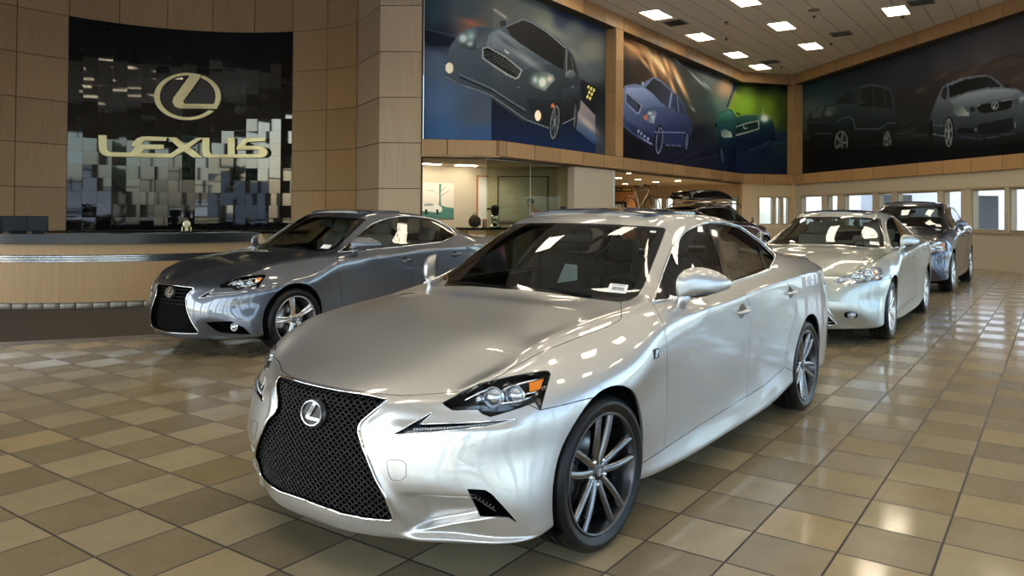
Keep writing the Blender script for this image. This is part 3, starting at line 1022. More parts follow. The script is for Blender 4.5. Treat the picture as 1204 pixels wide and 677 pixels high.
def lamp_unit(root, par, c, d, r, P, s, name='projector_lens'):
    "a lens in a bright ring, at c looking along d"
    q = d.to_track_quat('Z', 'Y').to_matrix().to_4x4()
    M = Matrix.Translation(c) @ q
    b = bmesh.new()
    n0 = len(b.verts)
    lathe(b, [(r * 1.0, -.03), (r * 1.16, -.005), (r * 1.18, .004), (r * 1.08, .006), (r, .0), (r * .98, -.012)], 32, 'Z', mi=0)
    lathe(b, [(r * .97, -.008), (r * .85, .006), (r * .6, .016), (r * .3, .021), (.0001, .0225)], 32, 'Z', mi=1)
    lathe(b, [(r * .55, -.02), (r * .5, -.012), (.0001, -.012)], 24, 'Z', mi=0)
    bmesh.ops.transform(b, matrix=M, verts=list(b.verts))
    if s < 0: mirror_bm(b)
    return mesh_obj(name, b, [P['chrome'], P['lens']], par, angle=.6)

def nose(root, bm, lay, H, P, fb, kind):
    warp = H['warp']; fronthit = H['fronthit']; hit0 = H['hit0']; dense = H['dense']; mp = H['mirror_pts']
    # outline of the upper opening in front view, left half, taken from the cut skin
    def boundary(lab):
        es = []
        for e in bm.edges:
            k = [f[lay] == lab for f in e.link_faces]
            if any(k) and not (all(k) and len(k) == 2):
                if abs(e.verts[0].co.x) < 1e-4 and abs(e.verts[1].co.x) < 1e-4: continue
                es.append(e)
        adj = {}
        for e in es:
            for v in e.verts: adj.setdefault(v, []).append(e)
        loops = []; used = set()
        starts = [v for v in adj if len(adj[v]) == 1] + list(adj)
        for v0 in starts:
            for e0 in adj[v0]:
                if e0 in used: continue
                path = [v0]; v = v0; e = e0
                while e and e not in used:
                    used.add(e); v = e.other_vert(v); path.append(v)
                    nx = [x for x in adj[v] if x not in used]; e = nx[0] if nx else None
                if len(path) > 3: loops.append([p.co + p.normal * .002 for p in path])
        return loops
    def thin(L, step=.012):
        out = [L[0]]
        for p in L[1:-1]:
            if (p - out[-1]).length > step: out.append(p)
        out.append(L[-1])
        return out
    gl = boundary(6)
    gf = empty('grille', (0, 0, 0)); gf.parent = root
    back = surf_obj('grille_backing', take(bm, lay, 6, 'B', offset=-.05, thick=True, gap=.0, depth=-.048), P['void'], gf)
    polys = []
    for L in gl:
        L = thin(L)
        closed = (L[0] - L[-1]).length < 1e-4
        if not closed and abs(L[0].x) > .02: closed = True
        full = L if closed else L + [V((-p.x, p.y, p.z)) for p in L[::-1]][1:]
        if closed: full = full[:-1]
        polys.append([(p.x, p.z) for p in full])
        b = bmesh.new()
        tube(b, full, .0062 if kind != 'base' else .005, 8, closed=True, flat=.8)
        mesh_obj('grille_surround', b, P['chrome'], gf)
    def inside(x, z):
        return any(inpoly((x, z), q) for q in polys)
    def skin(x, z, d):
        h, n = fronthit(abs(x), z)
        if not h: return None
        return V((x, h.y + d, z))
    b = bmesh.new()
    X1 = max(p[0] for q in polys for p in q); Z0 = min(p[1] for q in polys for p in q); Z1 = max(p[1] for q in polys for p in q)
    if kind == 'sport':
        dx, dz = .031, .0125
        nodes = {}
        for j in range(int((Z1 - Z0) / dz) + 2):
            for i in range(-16, 17):
                x = (i + (.5 if j % 2 else 0)) * dx; z = Z0 + j * dz
                nodes[(i, j)] = (x, z)
        for (i, j), (x, z) in nodes.items():
            for ni in ((i, j + 1), (i + (1 if j % 2 else -1), j + 1)):
                if ni not in nodes: continue
                x2, z2 = nodes[ni]
                if not (inside(x, z) or inside(x2, z2)): continue
                # a kinked link, so the net reads as scales
                A, B = skin(x, z, .016), skin(x2, z2, .016)
                if not A or not B: continue
                if not inside(x, z) or not inside(x2, z2):
                    # shorten to the frame
                    t0, t1 = 0, 1
                    for _ in range(7):
                        tm = (t0 + t1) / 2
                        if inside(x + (x2 - x) * tm, z + (z2 - z) * tm) == inside(x, z): t0 = tm
                        else: t1 = tm
                    Q = A.lerp(B, t0)
                    if inside(x, z): B = Q
                    else: A = Q
                m1 = A.lerp(B, .5) + V((0, -.003, .0012 * (1 if (i + j) % 2 else -1)))
                tube(b, [A, m1, B], [.0026, .0034, .0026], 4, cap=False, flat=1.9)
    else:
        n = 9 if kind == 'base' else 10
        for q in polys:
            z0 = min(p[1] for p in q); z1 = max(p[1] for p in q)
            k = max(3, int((z1 - z0) / .034))
            for j in range(1, k):
                z = z0 + (z1 - z0) * j / k
                if kind == 'base' and z < .47: continue
                xs = [x / 200 for x in range(0, int(X1 * 200) + 4) if inpoly((x / 200, z), q)]
                if len(xs) < 2: continue
                xm = max(xs)
                pts = [skin(-xm + 2 * xm * t / 12, z, .014) for t in range(13)]
                if None in pts: continue
                tube(b, pts, .0055, 6, flat=.7)
            if kind == 'base' and z1 > .6:
                pass
    mesh_obj('grille_mesh' if kind == 'sport' else 'grille_bars', b, P['grille_black'] if kind != 'es' else P['rim_face'], gf, angle=.6)
    # emblem in its dark oval
    zc = {'sport': .600, 'base': .605}.get(kind)
    if zc is None: zc = warp(V((0, -.8, .60))).z
    c, n = fronthit(0, zc)
    tilt = math.atan2(n.z, -n.y)
    M = Matrix.Translation(V((0, c.y - .004, zc))) @ Matrix.Rotation(PI / 2 - tilt, 4, 'X')
    b = bmesh.new()
    lathe(b, [(.001, .0), (.066, .0), (.074, -.006), (.076, -.03)], 40, 'Z')
    for v in b.verts: v.co = V((v.co.x, v.co.y * .80, v.co.z))
    bmesh.ops.transform(b, matrix=M, verts=list(b.verts))
    em = mesh_obj('emblem', b, P['black'], gf, angle=.5)
    b = bmesh.new(); emblem_bm(b, .128, .098, .007, M, bars=False, ring=.10)
    mesh_obj('emblem_badge', b, P['chrome'], em, angle=.5)
    # headlights
    for s, sd in ((1, 'L'), (-1, 'R')):
        hl = empty('headlight', (0, 0, 0)); hl.parent = root
        surf_obj('lamp_housing', take(bm, lay, 3, sd, offset=-.055, thick=True, gap=.002, depth=-.053), P['lamp_black'] if kind in ('sport', 'base') else P['rim_face'], hl)
        for px, r in ((((581, 464.2), .0355), ((607.5, 462), .034)) if kind in ('sport', 'base') else (((555, 468), .050), ((598, 460), .052))):
            c = hit0(px, -.030)
            if c: lamp_unit(root, hl, c, V((.30, -1, .05)).normalized(), r, P, s)
        # small reflector near the inner tip, bright bezel bars
        c = hit0((563, 466), -.03)
        if c: lamp_unit(root, hl, c, V((.2, -1, .05)).normalized(), .016, P, s, 'marker_bulb')
        q = [hit0(p, -.014) for p in ((623.6, 448.5), (641, 443.5), (636, 456), (624, 459.5))]
        if all(q):
            b = bmesh.new(); vs = [b.verts.new(p) for p in q]; f = b.faces.new(vs)
            g = bmesh.ops.extrude_face_region(b, geom=[f])
            for v in g['geom']:
                if isinstance(v, bmesh.types.BMVert): v.co += V((-.012, .012, 0))
            if s < 0: mirror_bm(b)
            bmesh.ops.recalc_face_normals(b, faces=list(b.faces))
            mesh_obj('amber_reflector', b, P['amber'], hl, smooth=False)
        for path in (((592, 456), (600, 452), (622, 446), (641, 441)), ((620, 461), (637, 457.5)), ((545, 468), (560, 460), (575, 454)), ((590, 474), (612, 470), (632, 463))):
            q = [hit0(p, -.02) for p in path]
            if all(q):
                b = bmesh.new(); tube(b, q, .004, 6)
                if s < 0: mirror_bm(b)
                mesh_obj('bezel_strip', b, P['chrome'], hl)
        surf_obj('lamp_cover', take(bm, lay, 3, sd, offset=-.0005, thick=False, gap=0), P['clear'], hl)
        # running light
        if kind in ('sport', 'base'):
            dl = empty('running_light', (0, 0, 0)); dl.parent = root
            surf_obj('lamp_housing', take(bm, lay, 4, sd, offset=-.022, thick=True, gap=.001, depth=-.021), P['lamp_black'], dl)
            q = [hit0(p, .001) for p in dense(O['drl'], 5)]
            q = [p for p in q if p]
            b = bmesh.new(); tube(b, q, .0028, 6, closed=True)
            if s < 0: mirror_bm(b)
            mesh_obj('bright_edge', b, P['chrome'], dl)
            q = [hit0(p, -.008) for p in dense([(487, 504.5), (520, 502), (560, 499), (585, 496.8), (602, 494.2)], 3.2, False)]
            b = bmesh.new()
            for k, p in enumerate(q):
                if p: rbox(b, p, (.009, .012, .011 - .006 * k / len(q)), .002, seg=1)
            if s < 0: mirror_bm(b)
            mesh_obj('led_row', b, P['led'], dl, angle=.5)
        # side vents / fog lamps
        if kind in ('sport', 'base', 'es'):
            surf_obj('bumper_vent', take(bm, lay, 5, sd, offset=-.07, thick=True, gap=.0, depth=-.068), P['void'], fb)
        if kind == 'sport':
            q = [hit0(p, -.035) for p in ((556, 600), (575, 594), (598, 606))]
            if all(q):
                b = bmesh.new(); tube(b, q, [.004, .006, .003], 6, flat=2)
                if s < 0: mirror_bm(b)
                mesh_obj('vent_fin', b, P['gloss_black'], fb)
        if kind in ('base', 'es', 'rx'):
            x, z = {'base': (.72, .305), 'es': (.60, .335), 'rx': (.60, .335)}[kind]
            w = warp(V((x, -.55, z)))
            c, n = fronthit(w.x, w.z)
            if c:
                lamp_unit(root, fb, c + V((0, .02 if kind != 'rx' else -.004, 0)), V((.25, -1, 0)).normalized(), .036, P, s, 'fog_lamp')
    # plate holder hints and sticker
    return fronthit

def glass_sticker(root, H, P, pxs, off, name, lines=True, m=None):
    q = [H['hit0'](p, off) for p in pxs]
    b = bmesh.new()
    n = 5
    g = [[b.verts.new(q[0].lerp(q[1], i / n).lerp(q[3].lerp(q[2], i / n), j / n)) for i in range(n + 1)] for j in range(n + 1)]
    for j in range(n):
        for i in range(n): b.faces.new((g[j][i], g[j][i + 1], g[j + 1][i + 1], g[j + 1][i]))
    o = mesh_obj(name, b, m or P['paper'], root)
    if lines:
        b = bmesh.new()
        nn = (q[1] - q[0]).cross(q[3] - q[0]).normalized()
        if nn.y > 0: nn = -nn
        def at(u, v): return q[0].lerp(q[1], u).lerp(q[3].lerp(q[2], u), v) + nn * .0012
        random.seed(3)
        u = .2
        while u < .8:
            w = random.choice((.012, .02, .03))
            b.faces.new([b.verts.new(at(u, .35)), b.verts.new(at(u + w, .35)), b.verts.new(at(u + w, .72)), b.verts.new(at(u, .72))])
            u += w + random.choice((.012, .02))
        b.faces.new([b.verts.new(at(.15, .12)), b.verts.new(at(.85, .12)), b.verts.new(at(.85, .18)), b.verts.new(at(.15, .18))])
        mesh_obj('printed_bars', b, P['ink'], o, smooth=False)
    return o

def hero_extras(root, bm, lay, H, P, fb):
    nose(root, bm, lay, H, P, fb, 'sport')
    glass_sticker(root, H, P, [(717.5, 333.3), (739, 335.4), (736, 345.7), (713, 343.4)], .002, 'windshield_sticker')
    glass_sticker(root, H, P, [(658.5, 289), (674, 290.5), (675.6, 308.5), (649, 312)], -.12, 'hang_tag', False, P['tag'])
    glass_sticker(root, H, P, [(764.5, 271.2), (771.5, 271.8), (770.8, 274), (764, 273.4)], .002, 'inspection_sticker', False)
    for s in (1, -1):   # cover of the towing eye
        c_ = [H['hit'](p, .0004)[0] for p in H['dense'](fillet([(454.5, 542), (459, 540.5), (473, 541), (478, 546), (477.5, 560), (472, 564.8), (460, 564.6), (456.5, 556)], 4), 2)]
        if all(c_):
            b = bmesh.new(); tube(b, c_ if s > 0 else H['mirror_pts'](c_), .0011, 4, closed=True); mesh_obj('towing_cover_seam', b, P['black'], fb)
    for s in (1, -1):
        h, n = H['hit']((771.5, 415.5))
        if not h: continue
        b = bmesh.new()
        h1, _ = H['hit']((776, 415.5)); ex = (h1 - h).normalized(); ez = V((0, 0, 1))
        ez = (ez - n * ez.dot(n)).normalized(); ex = ez.cross(n).normalized() * -1
        M = Matrix((ex, ez, n)).transposed().to_4x4(); M.translation = h + n * .001
        if M.determinant() < 0: M = Matrix.Translation(h + n * .001) @ Matrix((-ex, ez, n)).transposed().to_4x4()
        t = fillet([(-.024, -.022), (.024, -.022), (.024, .022), (-.024, .022)], .004)
        prism(b, t, .003, M, mi=0)
        L_ = [(-.013, -.016), (-.004, -.016), (-.001, -.003), (.009, -.003), (.011, .003), (.001, .003), (.003, .009), (.015, .009), (.017, .016), (-.005, .016)]
        prism(b, L_, .0045, M, mi=1)
        if s < 0: mirror_bm(b)
        mesh_obj('fender_badge', b, [P['black'], P['chrome']], root, angle=.5)

def base_extras(root, bm, lay, H, P, fb):
    nose(root, bm, lay, H, P, fb, 'base')
    glass_sticker(root, H, P, [(717.5, 333.3), (739, 335.4), (736, 345.7), (713, 343.4)], .002, 'windshield_sticker', False)

def es_extras(root, bm, lay, H, P, fb):
    nose(root, bm, lay, H, P, fb, 'es')
    glass_sticker(root, H, P, [(717.5, 333.3), (741, 335.6), (738, 347), (712, 343.4)], .002, 'windshield_sticker', False)
    # bright blades that frame the lower opening
    for s in (1, -1):
        q = [H['fronthit'](x, z, .006)[0] for x, z in ((.34, .50), (.40, .38), (.47, .24), (.40, .215))]
        if all(q):
            b = bmesh.new(); tube(b, [V((s * p.x, p.y, p.z)) for p in q], [.006, .010, .010, .006], 6)
            mesh_obj('bright_blade', b, P['chrome'], fb)

def rx_extras(root, bm, lay, H, P, fb):
    nose(root, bm, lay, H, P, fb, 'rx')
    glass_sticker(root, H, P, [(717.5, 333.3), (739, 335.4), (736, 345.7), (713, 343.4)], .002, 'windshield_sticker', False)

def car_mats(tag_, col, edge, seat=(.03, .03, .032), trim=(.02, .02, .02), rim=(.07, .07, .075), rimf=(.20, .20, .21), glass=(.42, .45, .43)):
    P = {}
    P['paint'] = paint('paint_' + tag_, col, edge)
    P['paint_dark'] = P['paint']
    P['glass'] = MATS.get('window_glass_' + tag_) or glass_mat('window_glass_' + tag_, glass, .9, 1.62)
    P['gloss_black'] = mat('gloss_black', (.006, .006, .007), .08, 0, coat=.5)
    P['roof_glass'] = mat('roof_glass', (.01, .016, .04), .04, 0, coat=1)
    P['grille_black'] = mat('grille_black', (.003, .003, .0035), .25, spec=.18)
    P['black'] = mat('satin_black', (.01, .01, .01), .35)
    P['lamp_black'] = mat('lamp_black', (.012, .012, .013), .18, .3, coat=.6)
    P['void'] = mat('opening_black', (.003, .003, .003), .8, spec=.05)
    P['lining'] = mat('lining_black', (.006, .006, .006), .9, spec=.1)
    P['chrome'] = mat('chrome', (.82, .82, .83), .06, 1)
    P['rubber'] = mat('tyre_rubber', (.007, .007, .008), .38, spec=.3)
    P['rim'] = mat('rim_' + tag_, rim, .28, .9, coat=.4)
    P['rim_face'] = mat('rim_face_' + tag_, rimf, .18, 1, coat=.4)
    P['steel'] = mat('brake_steel', (.30, .30, .31), .35, .9)
    P['red'] = mat('tail_red', (.35, .008, .02), .08, 0, coat=1)
    P['seat'] = mat('seat_' + tag_, seat, .5)
    P['trim'] = mat('trim_' + tag_, trim, .45)
    P['mirror'] = mat('mirror_glass', (.85, .87, .9), .01, 1)
    P['lens'] = mat('lens_glass', (.55, .60, .66), .03, .85, coat=1)
    P['amber'] = mat('amber_plastic', (.85, .22, .01), .15, 0, coat=.8)
    P['led'] = mat('led_clear', (.50, .53, .56), .12, .5, coat=1)
    P['clear'] = MATS.get('clear_cover') or glass_mat('clear_cover', (.95, .96, .97), .8, 1.24)
    P['paper'] = mat('white_paper', (.80, .80, .80), .6)
    P['tag'] = mat('pale_blue_card', (.42, .52, .56), .6)
    P['ink'] = mat('print_ink', (.12, .12, .13), .6)
    return P
# ---------------------------------------------------------------- printed murals: the artwork is computed once into the panels' colours
import numpy as np
def lin(c): 
    c = np.asarray(c, float) / 255
    return np.where(c <= .04045, c / 12.92, ((c + .055) / 1.055) ** 2.4)
class Art:
    "layers laid down in print coordinates (the traced frame of each print)"
    def __init__(s, ox, oy, k): s.o = (ox, oy, k); s.L = []
    def bg(s, pts): s.L.append(('bg', pts)); return s
    def poly(s, pts, col, col2=None, ax=None): s.L.append(('poly', pts, col, col2, ax)); return s
    def ell(s, x, y, rx, ry, col, rot=0, col2=None):
        c, n = math.cos(rot), math.sin(rot)
        P = [(x + rx * math.cos(t) * c - ry * math.sin(t) * n, y + rx * math.cos(t) * n + ry * math.sin(t) * c) for t in [2 * PI * k / 28 for k in range(28)]]
        s.L.append(('poly', P, col, col2, ((x, y - ry), (x, y + ry)) if col2 else None)); return s
    def line(s, pts, w, col):
        for a, b in zip(pts, pts[1:]):
            dx, dy = b[0] - a[0], b[1] - a[1]; l = math.hypot(dx, dy) or 1
            nx, ny = -dy / l * w / 2, dx / l * w / 2
            s.L.append(('poly', [(a[0] + nx, a[1] + ny), (b[0] + nx, b[1] + ny), (b[0] - nx, b[1] - ny), (a[0] - nx, a[1] - ny)], col, None, None))
        return s
    def glow(s, x, y, rx, ry, col, rot=0, a=1): s.L.append(('glow', x, y, rx, ry, col, rot, a)); return s
    def paint(s, U, W, k):
        X = (U - s.o[0]) * s.o[2]; Y = (W - s.o[1]) * s.o[2]
        C = np.zeros(X.shape + (3,))
        for l in s.L:
            if l[0] == 'bg':
                num = np.zeros_like(C); den = np.zeros(X.shape)
                for (x, y, c) in l[1]:
                    w = 1 / (((X - x) ** 2 + (Y - y) ** 2) ** 1.5 + 3000)
                    num += w[..., None] * np.array(c, float); den += w
                C = num / den[..., None]
            elif l[0] == 'poly':
                P = l[1]
                ins = np.zeros(X.shape, bool); j = len(P) - 1
                for i in range(len(P)):
                    xi, yi = P[i]; xj, yj = P[j]
                    if yi != yj:
                        cnd = (yi > Y) != (yj > Y)
                        ins ^= cnd & (X < (xj - xi) * (Y - yi) / (yj - yi) + xi)
                    j = i
                c = np.array(l[2], float)
                if l[3] is not None:
                    (ax, ay), (bx, by) = l[4]
                    d2 = (bx - ax) ** 2 + (by - ay) ** 2
                    t = np.clip(((X - ax) * (bx - ax) + (Y - ay) * (by - ay)) / d2, 0, 1)[..., None]
                    col = c * (1 - t) + np.array(l[3], float) * t
                    C = np.where(ins[..., None], col, C)
                else: C = np.where(ins[..., None], c, C)
            else:
                _, x, y, rx, ry, c, rot, a = l
                cs, sn = math.cos(rot), math.sin(rot)
                u = ((X - x) * cs + (Y - y) * sn) / rx; v = (-(X - x) * sn + (Y - y) * cs) / ry
                w = (a * np.exp(-(u * u + v * v)))[..., None]
                C = C * (1 - w) + np.array(c, float) * w
        return lin(np.clip(C, 0, 255)) * k

A1 = Art(500, 10, 3.98)
A1.bg([(30, 20, (42, 58, 68)), (200, 20, (62, 72, 78)), (330, 20, (80, 84, 82)), (60, 130, (26, 32, 44)), (40, 250, (70, 84, 106)), (40, 420, (62, 84, 116)), (60, 590, (44, 72, 112)), (250, 500, (56, 66, 80)), (250, 600, (42, 66, 104)), (220, 80, (100, 78, 68)),
       (430, 20, (72, 80, 80)), (560, 60, (84, 90, 84)), (640, 40, (28, 38, 58)), (700, 110, (66, 74, 78)), (780, 60, (26, 38, 62)), (780, 200, (92, 96, 92)), (780, 300, (60, 68, 76)), (770, 400, (14, 18, 26))])
A1.poly([(310, 380), (796, 560), (796, 677), (310, 677)], (8, 14, 28), (10, 26, 56), ((310, 450), (310, 640)))
A1.poly([(730, 330), (796, 370), (796, 520), (720, 400)], (12, 15, 22))
A1.poly([(720, 420), (796, 500), (796, 640), (700, 560)], (110, 106, 110), (30, 52, 90), ((760, 480), (730, 620)))
A1.glow(760, 540, 60, 16, (150, 138, 134), .75, .9).glow(780, 590, 60, 10, (60, 80, 110), .75, .8)
A1.poly([(0, 100), (170, 150), (120, 180), (0, 172)], (20, 26, 36)).line([(0, 95), (190, 140)], 4, (58, 70, 80))
A1.glow(215, 68, 55, 13, (150, 92, 66), .3, .8).line([(322, 4), (380, 44)], 7, (150, 152, 146)).glow(350, 24, 40, 8, (130, 130, 124), .6, .7)
A1.glow(600, 110, 90, 22, (112, 116, 106), .5, .5).glow(690, 210, 80, 20, (100, 104, 100), .7, .5)
for x, y in ((762, 358), (775, 366), (788, 374), (766, 384), (778, 392), (758, 404), (770, 412)): A1.poly([(x, y), (x + 8, y + 4), (x + 3, y + 17), (x - 5, y + 13)], (196, 190, 110))
BODY1 = [(118, 175), (160, 112), (240, 83), (335, 86), (378, 76), (460, 44), (500, 58), (560, 95), (620, 140), (660, 178), (690, 215), (712, 280), (724, 345), (730, 400), (724, 470), (704, 500), (640, 545), (580, 562), (520, 548), (440, 508), (380, 470), (300, 405), (200, 368), (120, 340), (92, 312), (93, 262)]
A1.poly(BODY1, (72, 82, 92), (30, 38, 46), ((250, 120), (420, 480)))
A1.poly([(470, 420), (600, 430), (640, 360), (712, 300), (730, 400), (724, 470), (704, 500), (640, 545), (580, 562), (520, 548)], (34, 40, 48), (14, 18, 24), ((600, 330), (600, 540)))
A1.poly([(300, 118), (345, 96), (440, 160), (540, 225), (622, 262), (560, 262), (505, 268), (470, 288), (420, 250), (350, 196), (282, 172)], (104, 114, 124), (58, 68, 78), ((400, 130), (420, 250)))
A1.glow(470, 236, 90, 16, (132, 142, 150), .6, .7).glow(385, 160, 60, 10, (60, 68, 76), .65, .8)
A1.poly([(248, 90), (330, 88), (300, 116), (276, 168), (240, 190), (240, 140)], (58, 66, 74), (84, 92, 100), ((250, 100), (290, 160)))
A1.poly([(378, 88), (458, 52), (500, 68), (570, 112), (656, 186), (646, 288), (600, 262), (540, 226), (440, 160), (400, 126)], (30, 32, 34), (8, 9, 10), ((400, 80), (600, 240)))
A1.line([(378, 86), (458, 50), (500, 66), (570, 110), (656, 184)], 4, (110, 118, 124))
A1.poly([(668, 198), (694, 232), (710, 306), (690, 300), (664, 300)], (26, 30, 34)).line([(662, 190), (660, 300)], 4, (96, 104, 110)).line([(684, 222), (694, 300)], 3, (70, 78, 86))
A1.poly([(266, 182), (292, 176), (380, 226), (456, 288), (440, 322), (424, 332), (380, 312), (300, 258), (264, 232)], (128, 134, 138))
A1.poly([(272, 188), (294, 184), (378, 232), (447, 290), (434, 318), (422, 324), (384, 304), (304, 252), (271, 228)], (10, 12, 14))
for k in range(8): A1.line([(274, 194 + k * 5), (300 + k * 3, 200 + k * 7), (380 + k * 5, 244 + k * 8), (442 - k * 1, 292 + k * 4)], 1.6, (62, 68, 72))
A1.line([(372, 190), (378, 204), (392, 208)], 5, (170, 176, 178))
A1.poly([(152, 142), (196, 98), (238, 92), (238, 190), (216, 194), (170, 182)], (84, 98, 100), (46, 56, 60), ((180, 110), (220, 180)))
A1.glow(178, 140, 17, 17, (228, 240, 232)).glow(214, 130, 18, 22, (150, 172, 170)).glow(210, 165, 14, 12, (170, 186, 184))
A1.poly([(458, 332), (505, 300), (560, 294), (600, 312), (606, 332), (560, 386), (520, 374), (486, 352)], (40, 50, 54), (92, 106, 106), ((470, 330), (590, 340)))
A1.glow(548, 345, 18, 22, (226, 236, 226)).glow(514, 334, 14, 18, (150, 172, 170)).glow(582, 330, 14, 14, (186, 176, 168))
A1.ell(113, 278, 20, 27, (120, 118, 112), -.1).ell(113, 278, 16, 23, (238, 226, 204), -.1).ell(527, 502, 16, 27, (118, 112, 106)).ell(527, 501, 12, 22, (240, 224, 200))
A1.line([(160, 308), (310, 374), (400, 434), (470, 476)], 4, (98, 108, 118)).line([(160, 320), (310, 386), (470, 488)], 7, (16, 20, 26))
A1.line([(94, 318), (150, 350), (300, 402), (380, 456), (470, 520), (586, 562)], 4, (104, 114, 122)).line([(96, 328), (300, 414), (470, 532)], 3, (50, 58, 66))
A1.ell(608, 530, 27, 92, (10, 12, 14), .12).ell(606, 532, 21, 80, (86, 94, 100), .12).ell(606, 532, 16, 70, (30, 34, 38), .12).ell(606, 532, 5, 18, (110, 118, 122), .12)
for t in range(6): A1.line([(606, 532), (606 + 17 * math.sin(t * 1.05), 532 + 70 * math.cos(t * 1.05))], 3, (88, 96, 102))
A1.ell(702, 500, 11, 76, (8, 10, 12), .06).ell(700, 500, 6, 60, (60, 66, 72), .06)
A1.poly([(640, 380), (720, 350), (726, 420), (640, 440)], (38, 46, 56), (24, 30, 38), ((640, 380), (650, 440))).line([(642, 540), (700, 512)], 3, (120, 128, 134))
A1.poly([(654, 304), (676, 286), (696, 292), (706, 310), (694, 332), (656, 320)], (98, 106, 114), (44, 50, 58), ((670, 290), (690, 330))).poly([(348, 62), (366, 52), (380, 62), (378, 80), (352, 86)], (36, 46, 52))
A1.ell(597, 455, 8, 10, (168, 92, 58)).line([(684, 366), (698, 366)], 5, (90, 100, 108)).line([(432, 366), (440, 372)], 5, (90, 98, 106))

A2 = Art(720, 50, 4.23)
A2.bg([(30, 10, (60, 42, 34)), (60, 120, (26, 24, 28)), (30, 180, (14, 16, 22)), (150, 130, (40, 30, 26)), (120, 30, (150, 108, 74)), (260, 140, (70, 46, 32)), (300, 60, (60, 62, 64)), (380, 120, (32, 42, 48)), (440, 250, (44, 52, 52)), (430, 380, (46, 50, 50)), (500, 180, (78, 92, 96)), (570, 230, (150, 130, 110)), (540, 300, (76, 104, 106)), (480, 330, (40, 60, 66)), (430, 440, (16, 22, 36)),
       (600, 440, (20, 26, 44)), (100, 520, (6, 8, 18)), (300, 600, (14, 18, 40)), (480, 560, (16, 20, 44)), (620, 620, (18, 28, 58)), (610, 210, (40, 66, 90)), (620, 330, (110, 128, 50)), (660, 300, (120, 160, 44)), (677, 210, (26, 40, 24))])
for x, y, rx, ry, r in ((170, 50, 80, 16, 1.0), (230, 100, 70, 18, 1.15), (200, 130, 60, 9, 1.2), (270, 110, 60, 10, 1.2), (320, 160, 70, 12, 1.1), (350, 230, 60, 9, 1.1), (160, 100, 50, 8, .9), (90, 20, 60, 14, .6), (300, 220, 60, 8, 1.2)):
    A2.glow(x, y, rx, ry, (222, 176, 122), r, .85)
for x, y, rx, ry in ((190, 62, 30, 6), (250, 130, 34, 7), (330, 190, 30, 6), (215, 90, 24, 5)): A2.glow(x, y, rx, ry, (250, 226, 190), 1.1, .95)
for x, y, rx in ((410, 170, 40), (440, 200, 44), (470, 215, 30), (400, 330, 20), (320, 90, 30)): A2.glow(x, y, rx, 5, (150, 170, 176), .8, .7)
A2.glow(565, 215, 40, 66, (176, 146, 122), .3, .8).poly([(604, 190), (640, 195), (600, 250), (574, 325), (566, 320), (596, 240)], (26, 52, 84)).poly([(616, 235), (677, 195), (677, 420), (590, 350), (578, 330)], (122, 140, 50), (96, 140, 40), ((600, 260), (677, 330)))
A2.line([(200, 640), (400, 590), (677, 520)], 8, (34, 36, 46)).line([(260, 575), (500, 480)], 5, (30, 34, 46)).line([(300, 600), (520, 500)], 4, (40, 42, 54))
B2 = [(33, 270), (44, 238), (66, 212), (110, 206), (150, 212), (170, 190), (206, 170), (240, 186), (300, 240), (340, 280), (360, 320), (372, 360), (392, 385), (398, 440), (385, 470), (362, 520), (300, 512), (250, 505), (215, 520), (150, 490), (90, 450), (40, 400), (30, 350)]
A2.poly(B2, (88, 106, 146), (34, 44, 80), ((100, 230), (180, 480)))
A2.poly([(70, 226), (150, 222), (190, 240), (265, 300), (262, 322), (210, 318), (150, 330), (130, 290), (66, 244)], (124, 140, 178), (76, 92, 134), ((150, 220), (160, 320)))
A2.poly([(164, 226), (204, 178), (240, 196), (292, 242), (276, 322), (240, 296), (196, 250)], (26, 30, 38), (46, 54, 74), ((190, 190), (270, 300)))
A2.poly([(300, 250), (322, 262), (346, 310), (364, 355), (290, 340), (296, 320)], (44, 54, 80)).line([(322, 262), (330, 348)], 4, (100, 118, 160)).line([(296, 246), (284, 322)], 5, (120, 138, 180))
A2.poly([(66, 244), (136, 302), (148, 316), (136, 352), (120, 356), (66, 300)], (120, 132, 164)).poly([(70, 252), (132, 304), (142, 318), (130, 346), (120, 348), (70, 296)], (26, 32, 48))
for k in range(6): A2.line([(72, 260 + 8 * k), (124, 308 + 8 * k)], 2, (70, 82, 116))
A2.poly([(156, 356), (172, 336), (210, 338), (220, 350), (206, 404), (190, 400), (160, 384)], (44, 54, 78), (120, 134, 160), ((160, 350), (210, 380))).glow(186, 352, 10, 8, (190, 206, 226)).ell(166, 372, 11, 13, (150, 96, 84)).glow(200, 372, 8, 10, (160, 180, 210)).poly([(34, 286), (46, 250), (56, 232), (50, 262)], (150, 164, 190))
A2.line([(32, 340), (60, 392), (110, 446), (160, 484), (196, 506)], 5, (130, 144, 186)).poly([(40, 352), (70, 386), (150, 440), (212, 470), (206, 500), (150, 476), (90, 436), (44, 392)], (42, 54, 96), (24, 32, 62), ((80, 380), (110, 460)))
for x, y in ((130, 440), (144, 452), (160, 466), (178, 478)): A2.ell(x, y, 6, 8, (120, 134, 170))
A2.ell(232, 485, 24, 76, (8, 10, 16), .10).ell(234, 487, 18, 68, (92, 104, 134), .10).ell(234, 487, 13, 58, (28, 34, 52), .10).ell(370, 492, 13, 50, (8, 10, 16), .08).ell(370, 492, 8, 42, (70, 82, 110), .08)
A2.poly([(280, 330), (296, 322), (312, 334), (310, 350), (290, 352)], (62, 74, 110)).poly([(146, 196), (156, 194), (158, 210), (148, 216)], (130, 142, 170)).line([(210, 445), (364, 448)], 3, (120, 136, 176)).line([(262, 510), (340, 514)], 3, (90, 104, 140))
